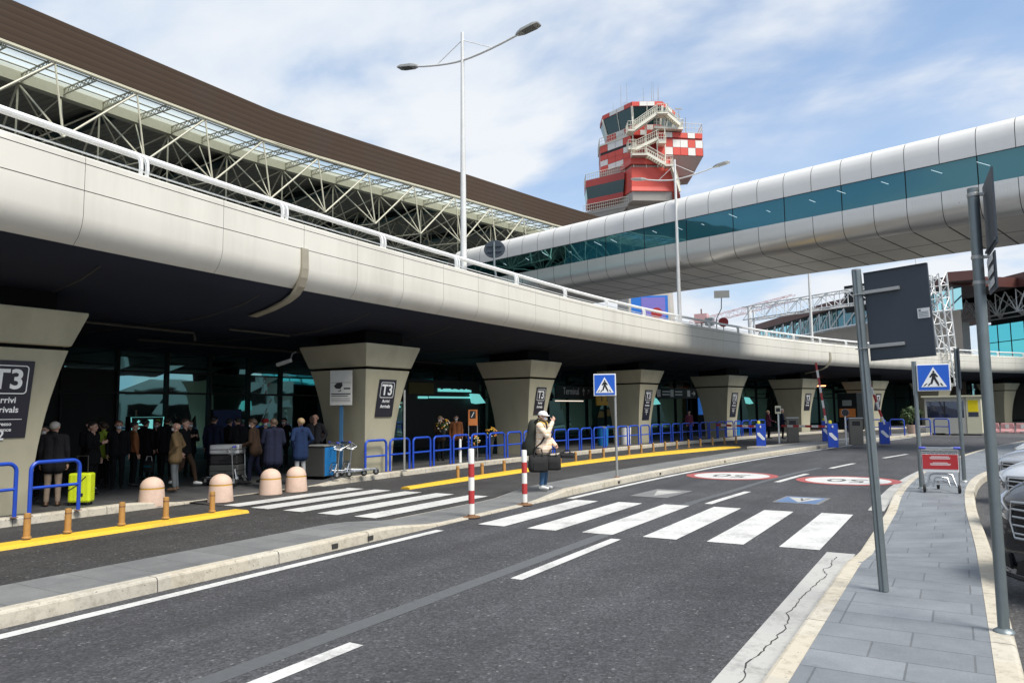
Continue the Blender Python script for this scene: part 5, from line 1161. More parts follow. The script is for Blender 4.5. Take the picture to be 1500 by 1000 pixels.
trolley((-13.98,14.68,.15), R(-30), 'chrome luggage trolley nested behind another, beside the first blue barrier', False)
# ================================================================ bins, notices
t = thing('litter_bin', 'large square bin, dark front and blue side, before the flared pier', 'bin', (-14.55,14.25,.15), R(14))
mb = MB(); mb.box((-.33,-.3,.03),(.33,.3,.80)); mb.build('body', M['bin_grey'], t, bevel=.02); mb = MB(); mb.box((.3305,-.285,.05),(.338,.285,.78)); mb.build('blue_side', M['bin_blue'], t); mb = MB(); mb.box((-.35,-.32,.805),(.35,.32,.84)); mb.build('lid', M['galv_l'], t, bevel=.01)
t = thing('surveillance_sign', 'white camera surveillance notice on a blue pole in front of the flared pier', 'sign', (-14.33,14.82,.15), R(24))
mb = MB(); mb.box((-.05,-.02,0),(.05,.02,2.0)); mb.build('pole', mat('notice_pole_blue', (.03,.11,.22), .5), t, bevel=.006)
mb = MB(); mb.box((-.31,-.05,1.88),(.31,-.02,2.82)); o = mb.build('board', mat('notice_board_white', (.50,.50,.47), .5), t, bevel=.005)
mb = MB(); P = lambda x0,z0,x1,z1: mb.box((x0,-.054,z0),(x1,-.0505,z1))
mb.plate([(-.2,.02),(-.12,.10),(.02,.12),(.05,.03),(-.02,-.06),(-.14,-.05)], (0,-.0505,2.38), (1,0,0), (0,0,1), .004); mb.plate([(-.02,-.06),(.01,-.12),(-.09,-.14),(-.08,-.11),(-.03,-.11)], (0,-.0505,2.38), (1,0,0), (0,0,1), .004)
P(-.28,2.485,.28,2.493); P(.08,2.31,.26,2.35); P(-.27,2.17,.27,2.2); P(-.27,2.12,.2,2.14)
for z in (2.06,2.02,1.98): P(-.27,z,.26,z+.008)
mb.build('pictogram', M['sign_black'], o)
t = thing('thin_pole', 'thin pale pole standing behind the second blue barrier', 'pole', (-13.6,16.6,.15)); mb = MB(); mb.tube([(0,0,0),(0,0,2.3)], .03, 8); mb.build('pole', M['galv_l'], t); mb = MB(); mb.lathe([(.08,0),(.08,.012),(.03,.02)], (0,0,0), 12); mb.build('foot', M['galv'], t)
t = thing('standing_sign', 'orange pictogram notice on two legs behind the row of blue barriers', 'sign', (-14.35,21.2,.15), R(28))
mb = MB(); mb.box((-.16,-.02,1.18),(.16,.02,1.72)); mb.build('panel', M['orange'], t, bevel=.005); mb = MB()
for x in (-.15,.15): mb.tube([(x,0,0),(x,0,1.2)], .015, 6)
mb.build('legs', M['galv_l'], t); mb = MB(); mb.box((-.10,-.024,1.42),(.10,-.0205,1.68)); o = mb.build('black_field', M['sign_black'], t); mb = MB(); mb.plate([(-.06,-.09),(-.03,-.09),(.06,.09),(.03,.09)], (0,-.0245,1.55), (1,0,0), (0,0,1), .002); mb.build('white_stroke', M['sign_white'], o)
t = thing('white_post', 'short white bollard standing on the pavement behind the fifth blue barrier', 'post', (-13.98,19.9,.15)); mb = MB(); mb.lathe([(.05,0),(.045,.75),(.02,.78)], (0,0,0), 12); mb.build('post', M['post_white'], t); mb = MB(); mb.lathe([(.09,0),(.09,.012),(.05,.02)], (0,0,0), 12); mb.build('foot', M['galv'], t)
t = thing('security_camera', 'white bullet camera on the upper left edge of the flared pier', 'camera', (-16.36,14.85,3.32), R(-20))
mb = MB(); mb.beam((-.36,-.25,-.10),(.05,.0,.02),.11,.10); mb.build('body', M['sign_white'], t, bevel=.015); mb = MB(); mb.tube([(0,.0,.03),(.06,.02,.2),(.16,.1,.26)], .02, 6); mb.build('bracket', M['galv_l'], t); mb = MB(); mb.lathe([(.03,-.02),(.035,0)], (-.37,-.25,-.10), 12, axis='x'); mb.build('lens', M['black'], t)
for x, y, m, lab in ((-13.25,31.6,'bin_blue','light blue round bin behind the barriers right of the nearer crossing sign'),(-12.7,33.0,'post_white','white round bin beside the light blue bin behind the barriers'),(-10.8,45.9,'bin_blue','light blue round bin behind the barriers near the boom')):
    t = thing('round_bin', lab, 'bin', (x-.9,y,.15)); mb = MB(); mb.lathe([(.24,0),(.27,.8),(.24,.82)], (0,0,0), 20); mb.build('body', M[m], t); mb = MB(); mb.lathe([(.28,.82),(.27,.86),(.12,.9)], (0,0,0), 20); mb.build('lid', M['galv'], t)
# ================================================================ boom barriers
kerb_i = MB(); kerb_i.loft([[(-8.0+ (y-33.1)*.335, y, .0), (-8.0+(y-33.1)*.335, y, .13), (-7.0+(y-33.1)*.335, y, .13), (-7.0+(y-33.1)*.335, y, .0)] for y in (33.1,35,37,40.4)], 0, False)
tag(kerb_i.build('kerb_island', M['kerb'], bevel=.02), kind='structure')
def boom(loc, rz, p1, lab, stripes=True):
    t = thing('boom_barrier', lab, 'barrier', loc, rz, 'boom barriers at the exit lanes')
    mb = MB(); mb.box((-.2,-.18,0),(.2,.18,1.0)); mb.build('cabinet', M['barrier_blue'], t, bevel=.012)
    mb = MB(); mb.plate([(-.15,.62),(-.05,.62),(.16,.38),(.16,.30),(.06,.30),(-.15,.52)], (0,-.182,0), (1,0,0), (0,0,1), .003); mb.build('white_arrow', M['sign_white'], t)
    mb = MB(); mb.lathe([(.07,1.0),(.07,1.10),(.05,1.13),(.01,1.14)], (-.08,0,0), 14); mb.build('beacon', mat('beacon_yellow', (.6,.55,.03), .4) if 'beacon' not in M else M['beacon'], t)
    mr = Matrix.Rotation(-rz, 3, 'Z'); a = Vector((.0,-.2,.88)); b = mr @ (Vector(p1) - Vector(loc)); n = 8
    for i in range(n):
        u, v = a.lerp(b, i/n), a.lerp(b, (i+1)/n); mb = MB(); mb.beam(u, v, .05, .10); mb.build('red_band' if i % 2 else 'white_band', M['post_red'] if i % 2 else M['post_white'], t)
    return t
M['beacon'] = mat('beacon_yellow', (.6,.55,.03), .4)
boom((-7.55,33.9,.10), R(12), (-10.35,36.9,.98), 'blue barrier cabinet with its red and white boom lowered, leftmost')
boom((-4.65,34.25,.10), R(12), (-7.35,37.5,.92), 'blue barrier cabinet at the kerb of the main road, its boom lowered to the left')
boom((-5.6,39.2,.13), R(12), (-5.95,39.35,4.0), 'blue barrier cabinet with its white boom raised upright')
boom((-2.95,37.8,.10), R(12), (-3.7,38.4,3.7), 'rightmost blue barrier cabinet with its red and white boom raised')
for x, y, lab in ((-6.96,38.0,'brown steel ticket machine between the two left boom barriers'),(-3.95,36.15,'brown steel ticket machine right of the small round sign')):
    t = thing('ticket_machine', lab, 'machine', (x,y,.12), R(15), 'ticket machines at the exit'); mb = MB(); mb.box((-.27,-.2,0),(.27,.2,1.15)); mb.build('body', M['steel_box'], t, bevel=.015); mb = MB(); mb.box((-.3,-.23,1.152),(.3,.23,1.2)); mb.build('top', M['galv_l'], t, bevel=.01); mb = MB(); mb.box((-.16,-.206,.85),(.16,-.2015,1.05)); mb.build('screen', M['sign_black'], t)
for x, y, h, lab, rd in ((-4.33,36.0,1.55,'small round no entry style sign on a white pole beside the ticket machine',1),(-7.3,36.5,1.75,'white pole with a small yellowed sign behind the leftmost boom',0)):
    t = thing('small_sign', lab, 'sign', (x,y,.12), R(15)); mb = MB(); mb.tube([(0,0,0),(0,0,h)], .035, 8); mb.build('pole', M['rail_white'], t)
    mb = MB()
    if rd: mb.lathe([(.01,-.01),(.16,-.01),(.16,.01),(.01,.01)], (0,-.05,h-.12), 20, axis='y')
    else: mb.box((-.13,-.05,h-.35),(.13,-.03,h+.02))
    mb.build('face', M['sign_white'] if rd else M['cream'], t); mb = MB()
    if rd: mb.lathe([(.10,-.014),(.155,-.014),(.155,-.0105),(.10,-.0105)], (0,-.05,h-.12), 20, axis='y')
    else: mb.box((-.09,-.055,h-.26),(.09,-.051,h-.08))
    mb.build('pictogram', M['sign_black'], t)
# ================================================================ kiosk, plastic barriers
t = thing('kiosk', 'cream exit kiosk with dark windows and a yellow blind in its door', 'kiosk', (-.25,53.3,0), R(-4))
mb = MB(); mb.box((-1.45,-1,.12),(.72,1.2,1.05)); mb.box((-1.45,-1,2.05),(.72,1.2,2.3)); mb.box((-1.45,-1,1.05),(-1.33,1.2,2.05)); mb.box((.62,-1,1.05),(.72,1.2,2.05)); mb.build('wall', M['grey_panel'], t); mb = MB(); mb.box((-1.33,-.95,1.05),(.62,1.1,2.05)); mb.build('window', M['navy_glass'], t); mb = MB(); mb.box((-.42,-.99,1.05),(-.36,-.955,2.05)); mb.build('window_bar', M['dark_frame'], t)
mb = MB(); mb.box((.74,-1.02,.12),(1.5,1.2,2.3)); d_ = mb.build('door', M['cream'], t); mb = MB(); mb.box((.84,-1.03,1.4),(1.36,-1.0215,2.1)); mb.build('blind', M['blind_yellow'], d_); mb = MB(); mb.box((.84,-1.03,1.12),(1.36,-1.0215,1.38)); mb.build('pane', M['navy_glass'], d_); mb = MB(); mb.box((-1.6,-1.15,2.302),(1.62,1.35,2.4)); mb.build('roof', M['cream'], t)
pj = None
for k, lab in enumerate(('faded pink and white plastic barrier nearest the kiosk','faded pink and white plastic barrier between two others beside the kiosk','faded pink and white plastic barrier nearest the parked cars')):
    if pj is None:
        pj = t = thing('plastic_barrier', lab, 'barrier', (1.85,57.3,0), R(-12), 'pink plastic barriers beside the kiosk')
        mb = MB(); mb.loft([[(x,-.22,0),(x,.22,0),(x,.2,.12),(x,.09,.28),(x,.08,.62),(x,-.08,.62),(x,-.09,.28),(x,-.2,.12)] for x in (-.36,.36)], 0, False); mb.build('body', M['pinkwhite'], t, bevel=.03); mb = MB(); mb.box((-.10,-.225,.08),(.10,-.2,.14)); mb.box((-.1,-.105,.3),(.1,-.092,.55)); mb.build('white_field', M['post_white'], t)
    else: t = copy_tree(pj); t.location = (1.85+.8*k,57.3-.25*k,0); t['label'] = lab
t = thing('orange_cabinet', 'orange and dark vending panel under the viaduct behind the ticket machine', 'cabinet', (-6.6,58.0,.15), R(-25)); mb = MB(); mb.box((-.75,-.4,0),(.75,.4,2.6)); mb.build('body', M['dark_frame'], t, bevel=.02); mb = MB(); mb.box((-.6,-.42,.9),(.6,-.401,1.5)); mb.build('orange_panel', M['orange'], t); mb = MB(); mb.box((-.35,-.42,1.7),(.35,-.401,2.1)); mb.build('pale_panel', M['galv_l'], t)
# potted shrub beyond the barriers
def leaves(mb, c, r, n, s, rnd, mi=0):
    for _ in range(n):
        d = Vector((rnd.gauss(0,1), rnd.gauss(0,1), rnd.gauss(0,1))).normalized(); rr = rnd.random()**.45; p = Vector(c)+Vector((d.x*r[0],d.y*r[1],d.z*r[2]))*rr
        a = Vector((rnd.gauss(0,1), rnd.gauss(0,1), rnd.gauss(0,1))).normalized(); b = a.cross(d).normalized(); q = s*rnd.uniform(.6,1.3)
        mb.add([p-a*q, p+b*q*.5, p+a*q, p-b*q*.5], [(0,1,2,3)], mi)
t = thing('potted_shrub', 'leafy green shrub in a pot behind the far blue barriers', 'plant', (-2.4,50.6,.15)); mb = MB(); rnd = random.Random(4)
for _ in range(9): leaves(mb, (rnd.uniform(-.5,.5),rnd.uniform(-.4,.4),rnd.uniform(.7,1.5)), (.32,.32,.3), 60, .09, rnd)
mb.build('foliage', M['leaf'], t, recalc=False); mb = MB(); mb.lathe([(.25,0),(.35,.5),(.3,.5)], (0,0,0), 16); mb.build('pot', M['dome'], t)
mb = MB(); mb.tube([(0,0,.4),(0,0,.9)], .04, 6); mb.build('stem', M['bark'], t)
# ================================================================ opposite side of the road, seen mirrored in the glass front
t = thing('car_park', 'pale multi storey car park opposite the terminal, mirrored in its glass', 'building', (26, 30, 0))
mb = MB()
for z in (0,3.2): mb.box((0,-50,z+2.1),(14,60,z+3.2))
for y in range(-48,60,9): mb.box((-.1,y,0),(.6,y+.7,6.4))
mb.build('floor_bands', M['white'], t); mb = MB(); mb.box((4,-49,0),(13.5,59,6.3)); mb.build('core', M['dark_wall'], t)
tr = None
for i, (x, y, h, lab) in enumerate(((17,6,5.5,'leafy tree opposite the terminal behind the camera'),(18,15,6.5,'leafy tree opposite the terminal, second from the camera'),(19,25,5.5,'leafy tree opposite the terminal, third from the camera'),(21,37,6.5,'leafy tree opposite the terminal, farthest from the camera'))):
    if tr is None:
        tr = t = thing('tree', lab, 'tree', (x,y,0), 0, 'trees opposite the terminal'); rnd = random.Random(9); mb = MB(); mb.tube([(0,0,0),(.1,0,2),(0,.1,4.5)], [.2,.15,.08], 8)
        for a in range(6): mb.tube([(0,0,2.2+.3*a),(1.3*math.cos(a*1.3),1.3*math.sin(a*1.3),3.6+.3*a)], [.07,.02], 5)
        mb.build('trunk', M['bark'], t); mb = MB()
        for _ in range(26): leaves(mb, (rnd.gauss(0,1.1),rnd.gauss(0,1.1),rnd.uniform(3,6.6)), (.8,.8,.6), 70, .16, rnd)
        mb.build('crown', M['leaf'], t, recalc=False)
    else: t = copy_tree(tr); t.location = (x,y,0); t.scale = (h/7,)*3; t.rotation_euler.z = i*1.7; t['label'] = lab
# ================================================================ people
def cloth(name, c, rough=.9, bump=1.0, var=.28): return mat(name, c, rough, 0, var, 6, bump, 13, spec=.2)
SK = mat('skin', (.50,.29,.21), .55, 0, .08, 12); SKD = mat('skin_tan', (.38,.21,.15), .55, 0, .08, 12)
EYE = mat('eye_dark', (.02,.015,.012), .3); LIP = mat('lip', (.36,.14,.12), .5)
C = {k: cloth('cloth_'+k, v) for k, v in dict(black=(.007,.007,.008), navy=(.009,.011,.026), blue=(.010,.022,.062), brown=(.045,.027,.017), tan=(.15,.10,.05), beige=(.26,.20,.15), grey=(.11,.12,.125), lgrey=(.26,.27,.27), jean=(.06,.13,.24), dgreen=(.03,.045,.03), rust=(.24,.09,.035), red=(.36,.03,.03), wine=(.12,.03,.05), white=(.68,.68,.68), yellow=(.62,.42,.08), char=(.013,.013,.016), pink=(.45,.22,.24)).items()}
HAIR = {k: mat('hair_'+k, v, .6, 0, .35, 40, .4, 90) for k, v in dict(dark=(.015,.012,.01), brown=(.06,.035,.02), grey=(.34,.32,.30), fair=(.30,.21,.11), red=(.16,.06,.03)).items()}
MASKW = mat('mask_white', (.72,.73,.74), .8); MASKB = mat('mask_blue', (.45,.60,.68), .8)
SHOE = {'black': mat('shoe_black', (.015,.014,.013), .5), 'white': mat('shoe_white', (.68,.68,.66), .6), 'brown': mat('shoe_brown', (.10,.055,.03), .5)}
def capsule(mb, p0, r0, p1, r1, seg=12):
    p0 = Vector(p0); p1 = Vector(p1); d = p1-p0; Ln = d.length
    if Ln < 1e-5: mb.ell(p0, (r0,r0,r0), seg, 8); return
    d /= Ln; u = Vector((0,0,1)) if abs(d.z) < .9 else Vector((1,0,0)); x = d.cross(u).normalized(); y = d.cross(x); rings = []
    prof = [(-r0*math.cos(a), r0*math.sin(a)) for a in [R(q) for q in (4,30,60,85)]] + [(Ln+r1*math.sin(a), r1*math.cos(a)) for a in [R(q) for q in (5,30,60,86)]]
    for h, rr in prof: rings.append([p0+d*h+(x*math.cos(2*math.pi*k/seg)+y*math.sin(2*math.pi*k/seg))*rr for k in range(seg)])
    mb.loft(rings, 0, True)
def hand_bones(w, d, n, side, m, curl=35):
    """palm, four unequal fingers and a thumb; d = along the forearm, n = palm normal (fingers curl towards it), side = thumb side"""
    w = Vector(w); d = Vector(d).normalized(); n = Vector(n); n = (n - d*n.dot(d)).normalized(); s = d.cross(n)*side; B = []
    for o in (-.024,-.008,.008,.024): B.append((w+s*o*.6, .019, w+d*.085+s*o, .015, m))
    for o, Ln in ((.029,.066),(.010,.078),(-.010,.073),(-.029,.056)):
        b = w+d*.088+s*o; a1 = R(curl*.6); a2 = R(curl*1.7); e1 = d*math.cos(a1)+n*math.sin(a1); e2 = d*math.cos(a2)+n*math.sin(a2)
        m1 = b+e1*Ln*.55+s*o*.1; B.append((b, .0105, m1, .0098, m)); B.append((m1, .0098, m1+e2*Ln*.5, .0085, m))
    tb = w+d*.03+s*.026; t1 = tb+(d*.55+s*.7+n*.35).normalized()*.04; B.append((tb, .0135, t1, .0115, m)); B.append((t1, .0115, t1+(d*.85+s*.25+n*.4).normalized()*.034, .0095, m))
    return B
ARMS = dict(down=((.245,-.03,1.13),(.25,.045,.885)), pocket=((.30,-.11,1.15),(.215,.06,.97)), push=((.25,.02,1.12),(.19,.31,1.04)), front=((.265,.03,1.13),(.12,.235,.965)), face=((.21,.17,1.20),(.045,.235,1.475)), swing=((.25,-.16,1.17),(.24,-.17,.92)), fold=((.26,.06,1.15),(.02,.19,1.19)), phone=((.24,.06,1.13),(.12,.27,1.22)))
def person(x, y, rz, h, lab, top='black', bot='black', shoe='black', hair='dark', skin=SK, aL='down', aR='down', legs='stand', coat=.86, lean=0, mask=None, hat=None, yaw=0, z=.15, topmat=None, bulk=1.0, hairlen=0, vox=.0105):
    k = h/1.755; B = []; T = 'top'
    th = R(lean); ct, st_ = math.cos(th), math.sin(th)
    hipz = .93 if legs != 'sit' else .50
    def up_(p):       # upper body leans forward about the hips
        X, Y, Z = p; Z -= .93; return Vector((X, Y*ct+Z*st_, Z*ct-Y*st_+hipz))
    def add(p0, r0, p1, r1, m, u=True): B.append((up_(p0) if u else Vector(p0), r0, up_(p1) if u else Vector(p1), r1, m))
    b = bulk
    for s in (-1,1):
        add((s*.075,-.005,.97), .125*b, (s*.078,.0,1.18), .118*b, T); add((s*.078,.0,1.18), .118*b, (s*.10,-.01,1.36), .098*b, T)
        add((s*.10,-.01,1.37), .085*b, (s*.175,-.012,1.415), .066*b, T); add((s*.05,-.02,1.42), .07, (s*.13,-.015,1.43), .06, T)
        if coat < .92: add((s*.075,0,.97), .132*b, (s*.08,.0,coat), .142*b, T)
        add((s*.07,-.02,.93), .115, (s*.09,0,.90), .105, 'bot')
    add((0,-.03,1.43), .062, (0,-.018,1.50), .055, T); add((0,-.012,1.45), .056, (0,.005,1.54), .052, 'skin')
    cy_, sy_ = math.cos(R(yaw)), math.sin(R(yaw))
    def hd(p): X, Y, Z = p; return (X*cy_-Y*sy_, X*sy_+Y*cy_, Z)
    H = lambda p0, r0, p1, r1, m: add(hd(p0), r0, hd(p1), r1, m)
    H((0,-.022,1.635), .088, (0,.012,1.645), .086, 'skin'); H((0,.02,1.575), .070, (0,.045,1.548), .050, 'skin'); H((0,.058,1.535), .030, (0,.06,1.53), .028, 'skin')
    H((0,.092,1.615), .012, (0,.110,1.587), .016, 'skin'); H((-.016,.092,1.585), .012, (.016,.092,1.585), .012, 'skin'); H((-.034,.078,1.645), .014, (.034,.078,1.645), .014, 'skin')
    H((-.016,.087,1.553), .009, (.016,.087,1.553), .009, 'lip')
    for s in (-1,1):
        H((s*.086,-.012,1.60), .013, (s*.092,-.022,1.632), .018, 'skin'); H((s*.032,.085,1.622), .0105, (s*.034,.085,1.622), .0105, 'eye')
        # arms
        nm = aL if s < 0 else aR; e, w_ = ARMS[nm]; sh = (s*.20,-.012,1.405); e = (s*e[0],e[1],e[2]); w_ = (s*w_[0],w_[1],w_[2])
        add(sh, .066*b, e, .055*b, T); add(e, .054*b, w_, .041*b, T)
        wv = up_(w_); ev = up_(e); d = (wv-ev).normalized()
        if nm != 'pocket':
            nrm = Vector((-s,0,0)) if nm in ('down','swing') else (Vector((0,-.3,-1)) if nm in ('push',) else Vector((-s*.6,-.6,.2)))
            B.append((wv-d*.01, .026, wv+d*.02, .025, 'skin')); B += hand_bones(wv+d*.015, d, nrm, 1 if s*1 > 0 else -1, 'skin', 70 if nm in ('push','front') else 30)
    # legs
    L_ = dict(stand=(((-.095,.012,.50),(-.10,-.025,.085),(.06,.17)),((.095,.02,.50),(.105,-.02,.085),(.06,.17))), walk=(((-.09,.20,.52),(-.09,.27,.11),(.05,.17)),((.09,-.03,.50),(.09,-.30,.14),(.03,.16))), step=(((-.09,.12,.51),(-.09,.12,.085),(.05,.17)),((.09,.0,.50),(.10,-.16,.095),(.05,.165))), sit=(((-.11,.42,.50),(-.11,.42,.085),(.05,.17)),((.11,.42,.50),(.11,.44,.085),(.05,.17))))[legs]
    for (kn, an, ft), s in zip(L_, (-1,1)):
        hp = Vector((s*.088,0,hipz-.03)); B.append((hp, .098, Vector(kn), .066, 'bot')); B.append((Vector(kn), .066, Vector(an)+Vector((0,0,.03)), .05, 'bot'))
        a = Vector(an); B.append((a+Vector((0,0,.01)), .043, a+Vector((0,.0,-.02)), .04, 'shoe'))
        B.append((a+Vector((0,-.03,-.045)), .037, a+Vector((0,.06,-.045)), .041, 'shoe')); B.append((a+Vector((0,.06,-.045)), .041, a+Vector((s*.012,ft[1]-.02,-.055)), .033, 'shoe'))
    mb = MB()
    for p0, r0, p1, r1, m in B: capsule(mb, p0*k, r0*k, p1*k, r1*k)
    o = mb.build('body_tmp', SK)
    rm = o.modifiers.new('r', 'REMESH'); rm.mode = 'VOXEL'; rm.voxel_size = vox; rm.use_smooth_shade = True
    sm = o.modifiers.new('s', 'SMOOTH'); sm.iterations = 2; sm.factor = .5
    dg = bpy.context.evaluated_depsgraph_get(); me = bpy.data.meshes.new_from_object(o.evaluated_get(dg)); bpy.data.objects.remove(o)
    me.name = 'body'; me.materials.clear()
    keys = ['skin','top','bot','shoe','eye','lip']
    for m in (skin, topmat or C[top], C[bot], SHOE[shoe], EYE, LIP): me.materials.append(m)
    nf = len(me.polygons); ctr = np.empty(nf*3); me.polygons.foreach_get('center', ctr); ctr = ctr.reshape(-1,3); best = np.full(nf, 1e9); idx = np.zeros(nf, int)
    for p0, r0, p1, r1, m in B:
        a = np.array(p0)*k; d = np.array(p1)*k-a; l2 = max(1e-9, float(d@d)); t = np.clip(((ctr-a)@d)/l2, 0, 1)
        ds = np.linalg.norm(ctr-a-t[:,None]*d, axis=1) - (r0+(r1-r0)*t)*k - {'eye':.004,'lip':.003,'skin':.002}.get(m, 0)*k
        q = ds < best; best[q] = ds[q]; idx[q] = keys.index(m)
    me.polygons.foreach_set('material_index', idx.astype(np.int32)); me.polygons.foreach_set('use_smooth', np.ones(nf, bool))
    root = thing('person', lab, 'person', (x,y,z), R(rz)); bo_ = bpy.data.objects.new('body', me); col.objects.link(bo_); bo_.parent = root
    hm = lambda p: up_(hd(p))*k
    Rz = (Matrix.Rotation(-th, 3, 'X') @ Matrix.Rotation(R(yaw), 3, 'Z'))
    if hair:
        vs = []; fs = []; rn, sg = 12, 24; rnd = random.Random(int(abs(x*100)+abs(y*10)))
        for i in range(rn+1):
            a = math.pi*i/rn
            for j in range(sg):
                t = 2*math.pi*j/sg; d = Vector((math.sin(a)*math.cos(t), math.sin(a)*math.sin(t), math.cos(a)))
                lim = .05+.52*max(0,d.y) - (.75+hairlen)*max(0,-d.y) - .12   # hairline: high in front, low behind
                cov = min(1, max(0, (d.z-lim+.12)/.2)); r = .078+.026*cov+rnd.uniform(-.002,.003)*cov
                vs.append(hm((0,-.01,1.640)) + Rz @ Vector((d.x*r*.98, d.y*r*1.15, d.z*r*1.03*(1 if d.z > 0 else 1+hairlen)))*k)
        for i in range(rn):
            for j in range(sg): fs.append((i*sg+j, i*sg+(j+1)%sg, (i+1)*sg+(j+1)%sg, (i+1)*sg+j))
        mb = MB(); mb.add(vs, fs, 0, True); mb.build('hair', HAIR[hair], root, sharp=80)
    if mask:
        mb = MB(); mb.ell(hm((0,.058,1.566)), (.058*k,.056*k,.047*k), 16, 10, 0, Rz)
        for s in (-1,1): mb.tube([hm((s*.05,.07,1.58)), hm((s*.088,-.005,1.61))], .004, 4)
        mb.build('face_mask', mask, root, sharp=80)
    if hat:
        hm_, kind = hat; mb = MB(); c0 = hm((0,-.008,1.662))
        rings = []
        for a in (0,20,40,60,80,89.5): rings.append([c0+Rz @ Vector((.104*math.cos(R(a))*math.cos(t), .118*math.cos(R(a))*math.sin(t), .085*math.sin(R(a))+(0 if a else -.012)))*k for t in [2*math.pi*j/24 for j in range(24)]])
        mb.loft(rings, 0, True)
        if kind == 'cap': mb.plate([(.085*math.cos(t)*k, (.09+.085*math.sin(t))*k) for t in [math.pi*j/10 for j in range(11)]]+[(-.085*k,.06*k),(.085*k,.06*k)], c0+Rz @ Vector((0,0,-.006))*k, Rz @ Vector((1,0,0)), Rz @ Vector((0,1,-.18)), .007)
        mb.build('cap' if kind == 'cap' else 'knit_hat', hm_, root, sharp=60)
    return root
def W(root, p):      # a point of the person's frame in the world
    return Matrix.Translation(root.location) @ root.rotation_euler.to_matrix().to_4x4() @ Vector(p)
# plaid jacket
pm, nt, b_ = nodes('plaid_jacket'); L = nt.links.new; tc = N(nt, 'ShaderNodeTexCoord'); sx = N(nt, 'ShaderNodeSeparateXYZ'); L(tc.outputs['Object'], sx.inputs[0])
def stripes(sock, per, wd):
    d = N(nt, 'ShaderNodeMath', operation='DIVIDE'); d.inputs[1].default_value = per; L(sock, d.inputs[0]); f = N(nt, 'ShaderNodeMath', operation='FRACT'); L(d.outputs[0], f.inputs[0]); g_ = N(nt, 'ShaderNodeMath', operation='LESS_THAN'); g_.inputs[1].default_value = wd; L(f.outputs[0], g_.inputs[0]); return g_.outputs[0]
ad = N(nt, 'ShaderNodeMath', operation='ADD'); L(sx.outputs['X'], ad.inputs[0]); L(sx.outputs['Y'], ad.inputs[1])
c_1 = mixc(nt, stripes(sx.outputs['Z'], .13, .42), (.74,.63,.50), (.60,.41,.25)); c_2 = mixc(nt, stripes(ad.outputs[0], .12, .4), c_1, (.68,.53,.40)); f2 = N(nt, 'ShaderNodeMath', operation='MULTIPLY'); L(stripes(sx.outputs['Z'], .13, .12), f2.inputs[0]); f2.inputs[1].default_value = .7
L(mixc(nt, f2.outputs[0], c_2, (.80,.75,.66)), b_.inputs['Base Color']); b_.inputs['Roughness'].default_value = .9
main = person(-7.72, 14.12, -84, 1.68, 'person in a white cap and plaid jacket waiting at the crossing with black bags', 'beige', 'jean', 'white', 'dark', aL='front', aR='face', coat=.90, hat=(C['white'],'cap'), topmat=pm, yaw=-12, vox=.007, bulk=1.2, mask=MASKW)
for o in main.children:
    if o.name.startswith('body'): pass
mb = MB(); mb.lathe([(.075,1.42),(.108,1.43),(.118,1.47),(.10,1.52),(.075,1.51)], (0,-.015,-.075), 20); sc_ = mb.build('scarf', C['yellow'], main)
def soft_bag(name, lab, cat, loc, rz, prof, m, extra=None):
    t = thing(name, lab, cat, loc, rz); mb = MB(); mb.loft(prof, 0, True); o = mb.build('bag_body', m, t, subsurf=2, sharp=180)
    return t
def rr(z, hx, hy, cx=0, cy2=0): return [(cx-hx,cy2-hy*.6,z),(cx-hx*.6,cy2-hy,z),(cx+hx*.6,cy2-hy,z),(cx+hx,cy2-hy*.6,z),(cx+hx,cy2+hy*.6,z),(cx+hx*.6,cy2+hy,z),(cx-hx*.6,cy2+hy,z),(cx-hx,cy2+hy*.6,z)]
bagm = mat('bag_black', (.009,.009,.010), .85, 0, .25, 12, .3, 40); packm = mat('backpack_olive_black', (.022,.026,.018), .75, 0, .25, 12, .3, 40)
p = W(main, (.0,-.235,1.0)); t = soft_bag('backpack', 'large dark backpack worn by the person in the white cap', 'backpack', p, R(-84), [rr(-.30,.10,.05),rr(-.29,.18,.12),rr(-.26,.205,.15,0,-.02),rr(-.05,.215,.17,0,-.03),rr(.08,.19,.14,0,-.01),rr(.12,.18,.12),rr(.36,.165,.11,0,.01),rr(.46,.14,.09,0,.02),rr(.49,.08,.05,0,.02)], packm)
mb = MB(); mb.loft([rr(-.24,.11,.04,0,-.17),rr(-.22,.14,.07,0,-.18),rr(-.04,.14,.08,0,-.19),rr(.02,.11,.05,0,-.16)], 0, True); mb.build('front_pocket', bagm, t, subsurf=1, sharp=180)
mb = MB(); mb.tube([(-.17,-.13,.10),(0,-.155,.11),(.17,-.13,.10)], .012, 5); mb.tube([(-.15,-.11,.26),(0,-.125,.27),(.15,-.11,.26)], .012, 5); mb.build('zip_line', M['galv'], t)
for s_ in (-1,1): mb = MB(); mb.tube([(s_*.12,.08,.43),(s_*.125,.17,.50),(s_*.15,.36,.42),(s_*.17,.41,.22),(s_*.21,.26,-.02),(s_*.2,.10,-.14)], .02, 6); mb.build('strap', bagm, t)
RT, VW = Vector((.857,.515,0)), Vector((-.48,.88,0)); MP = Vector((-7.72,14.12,.15))
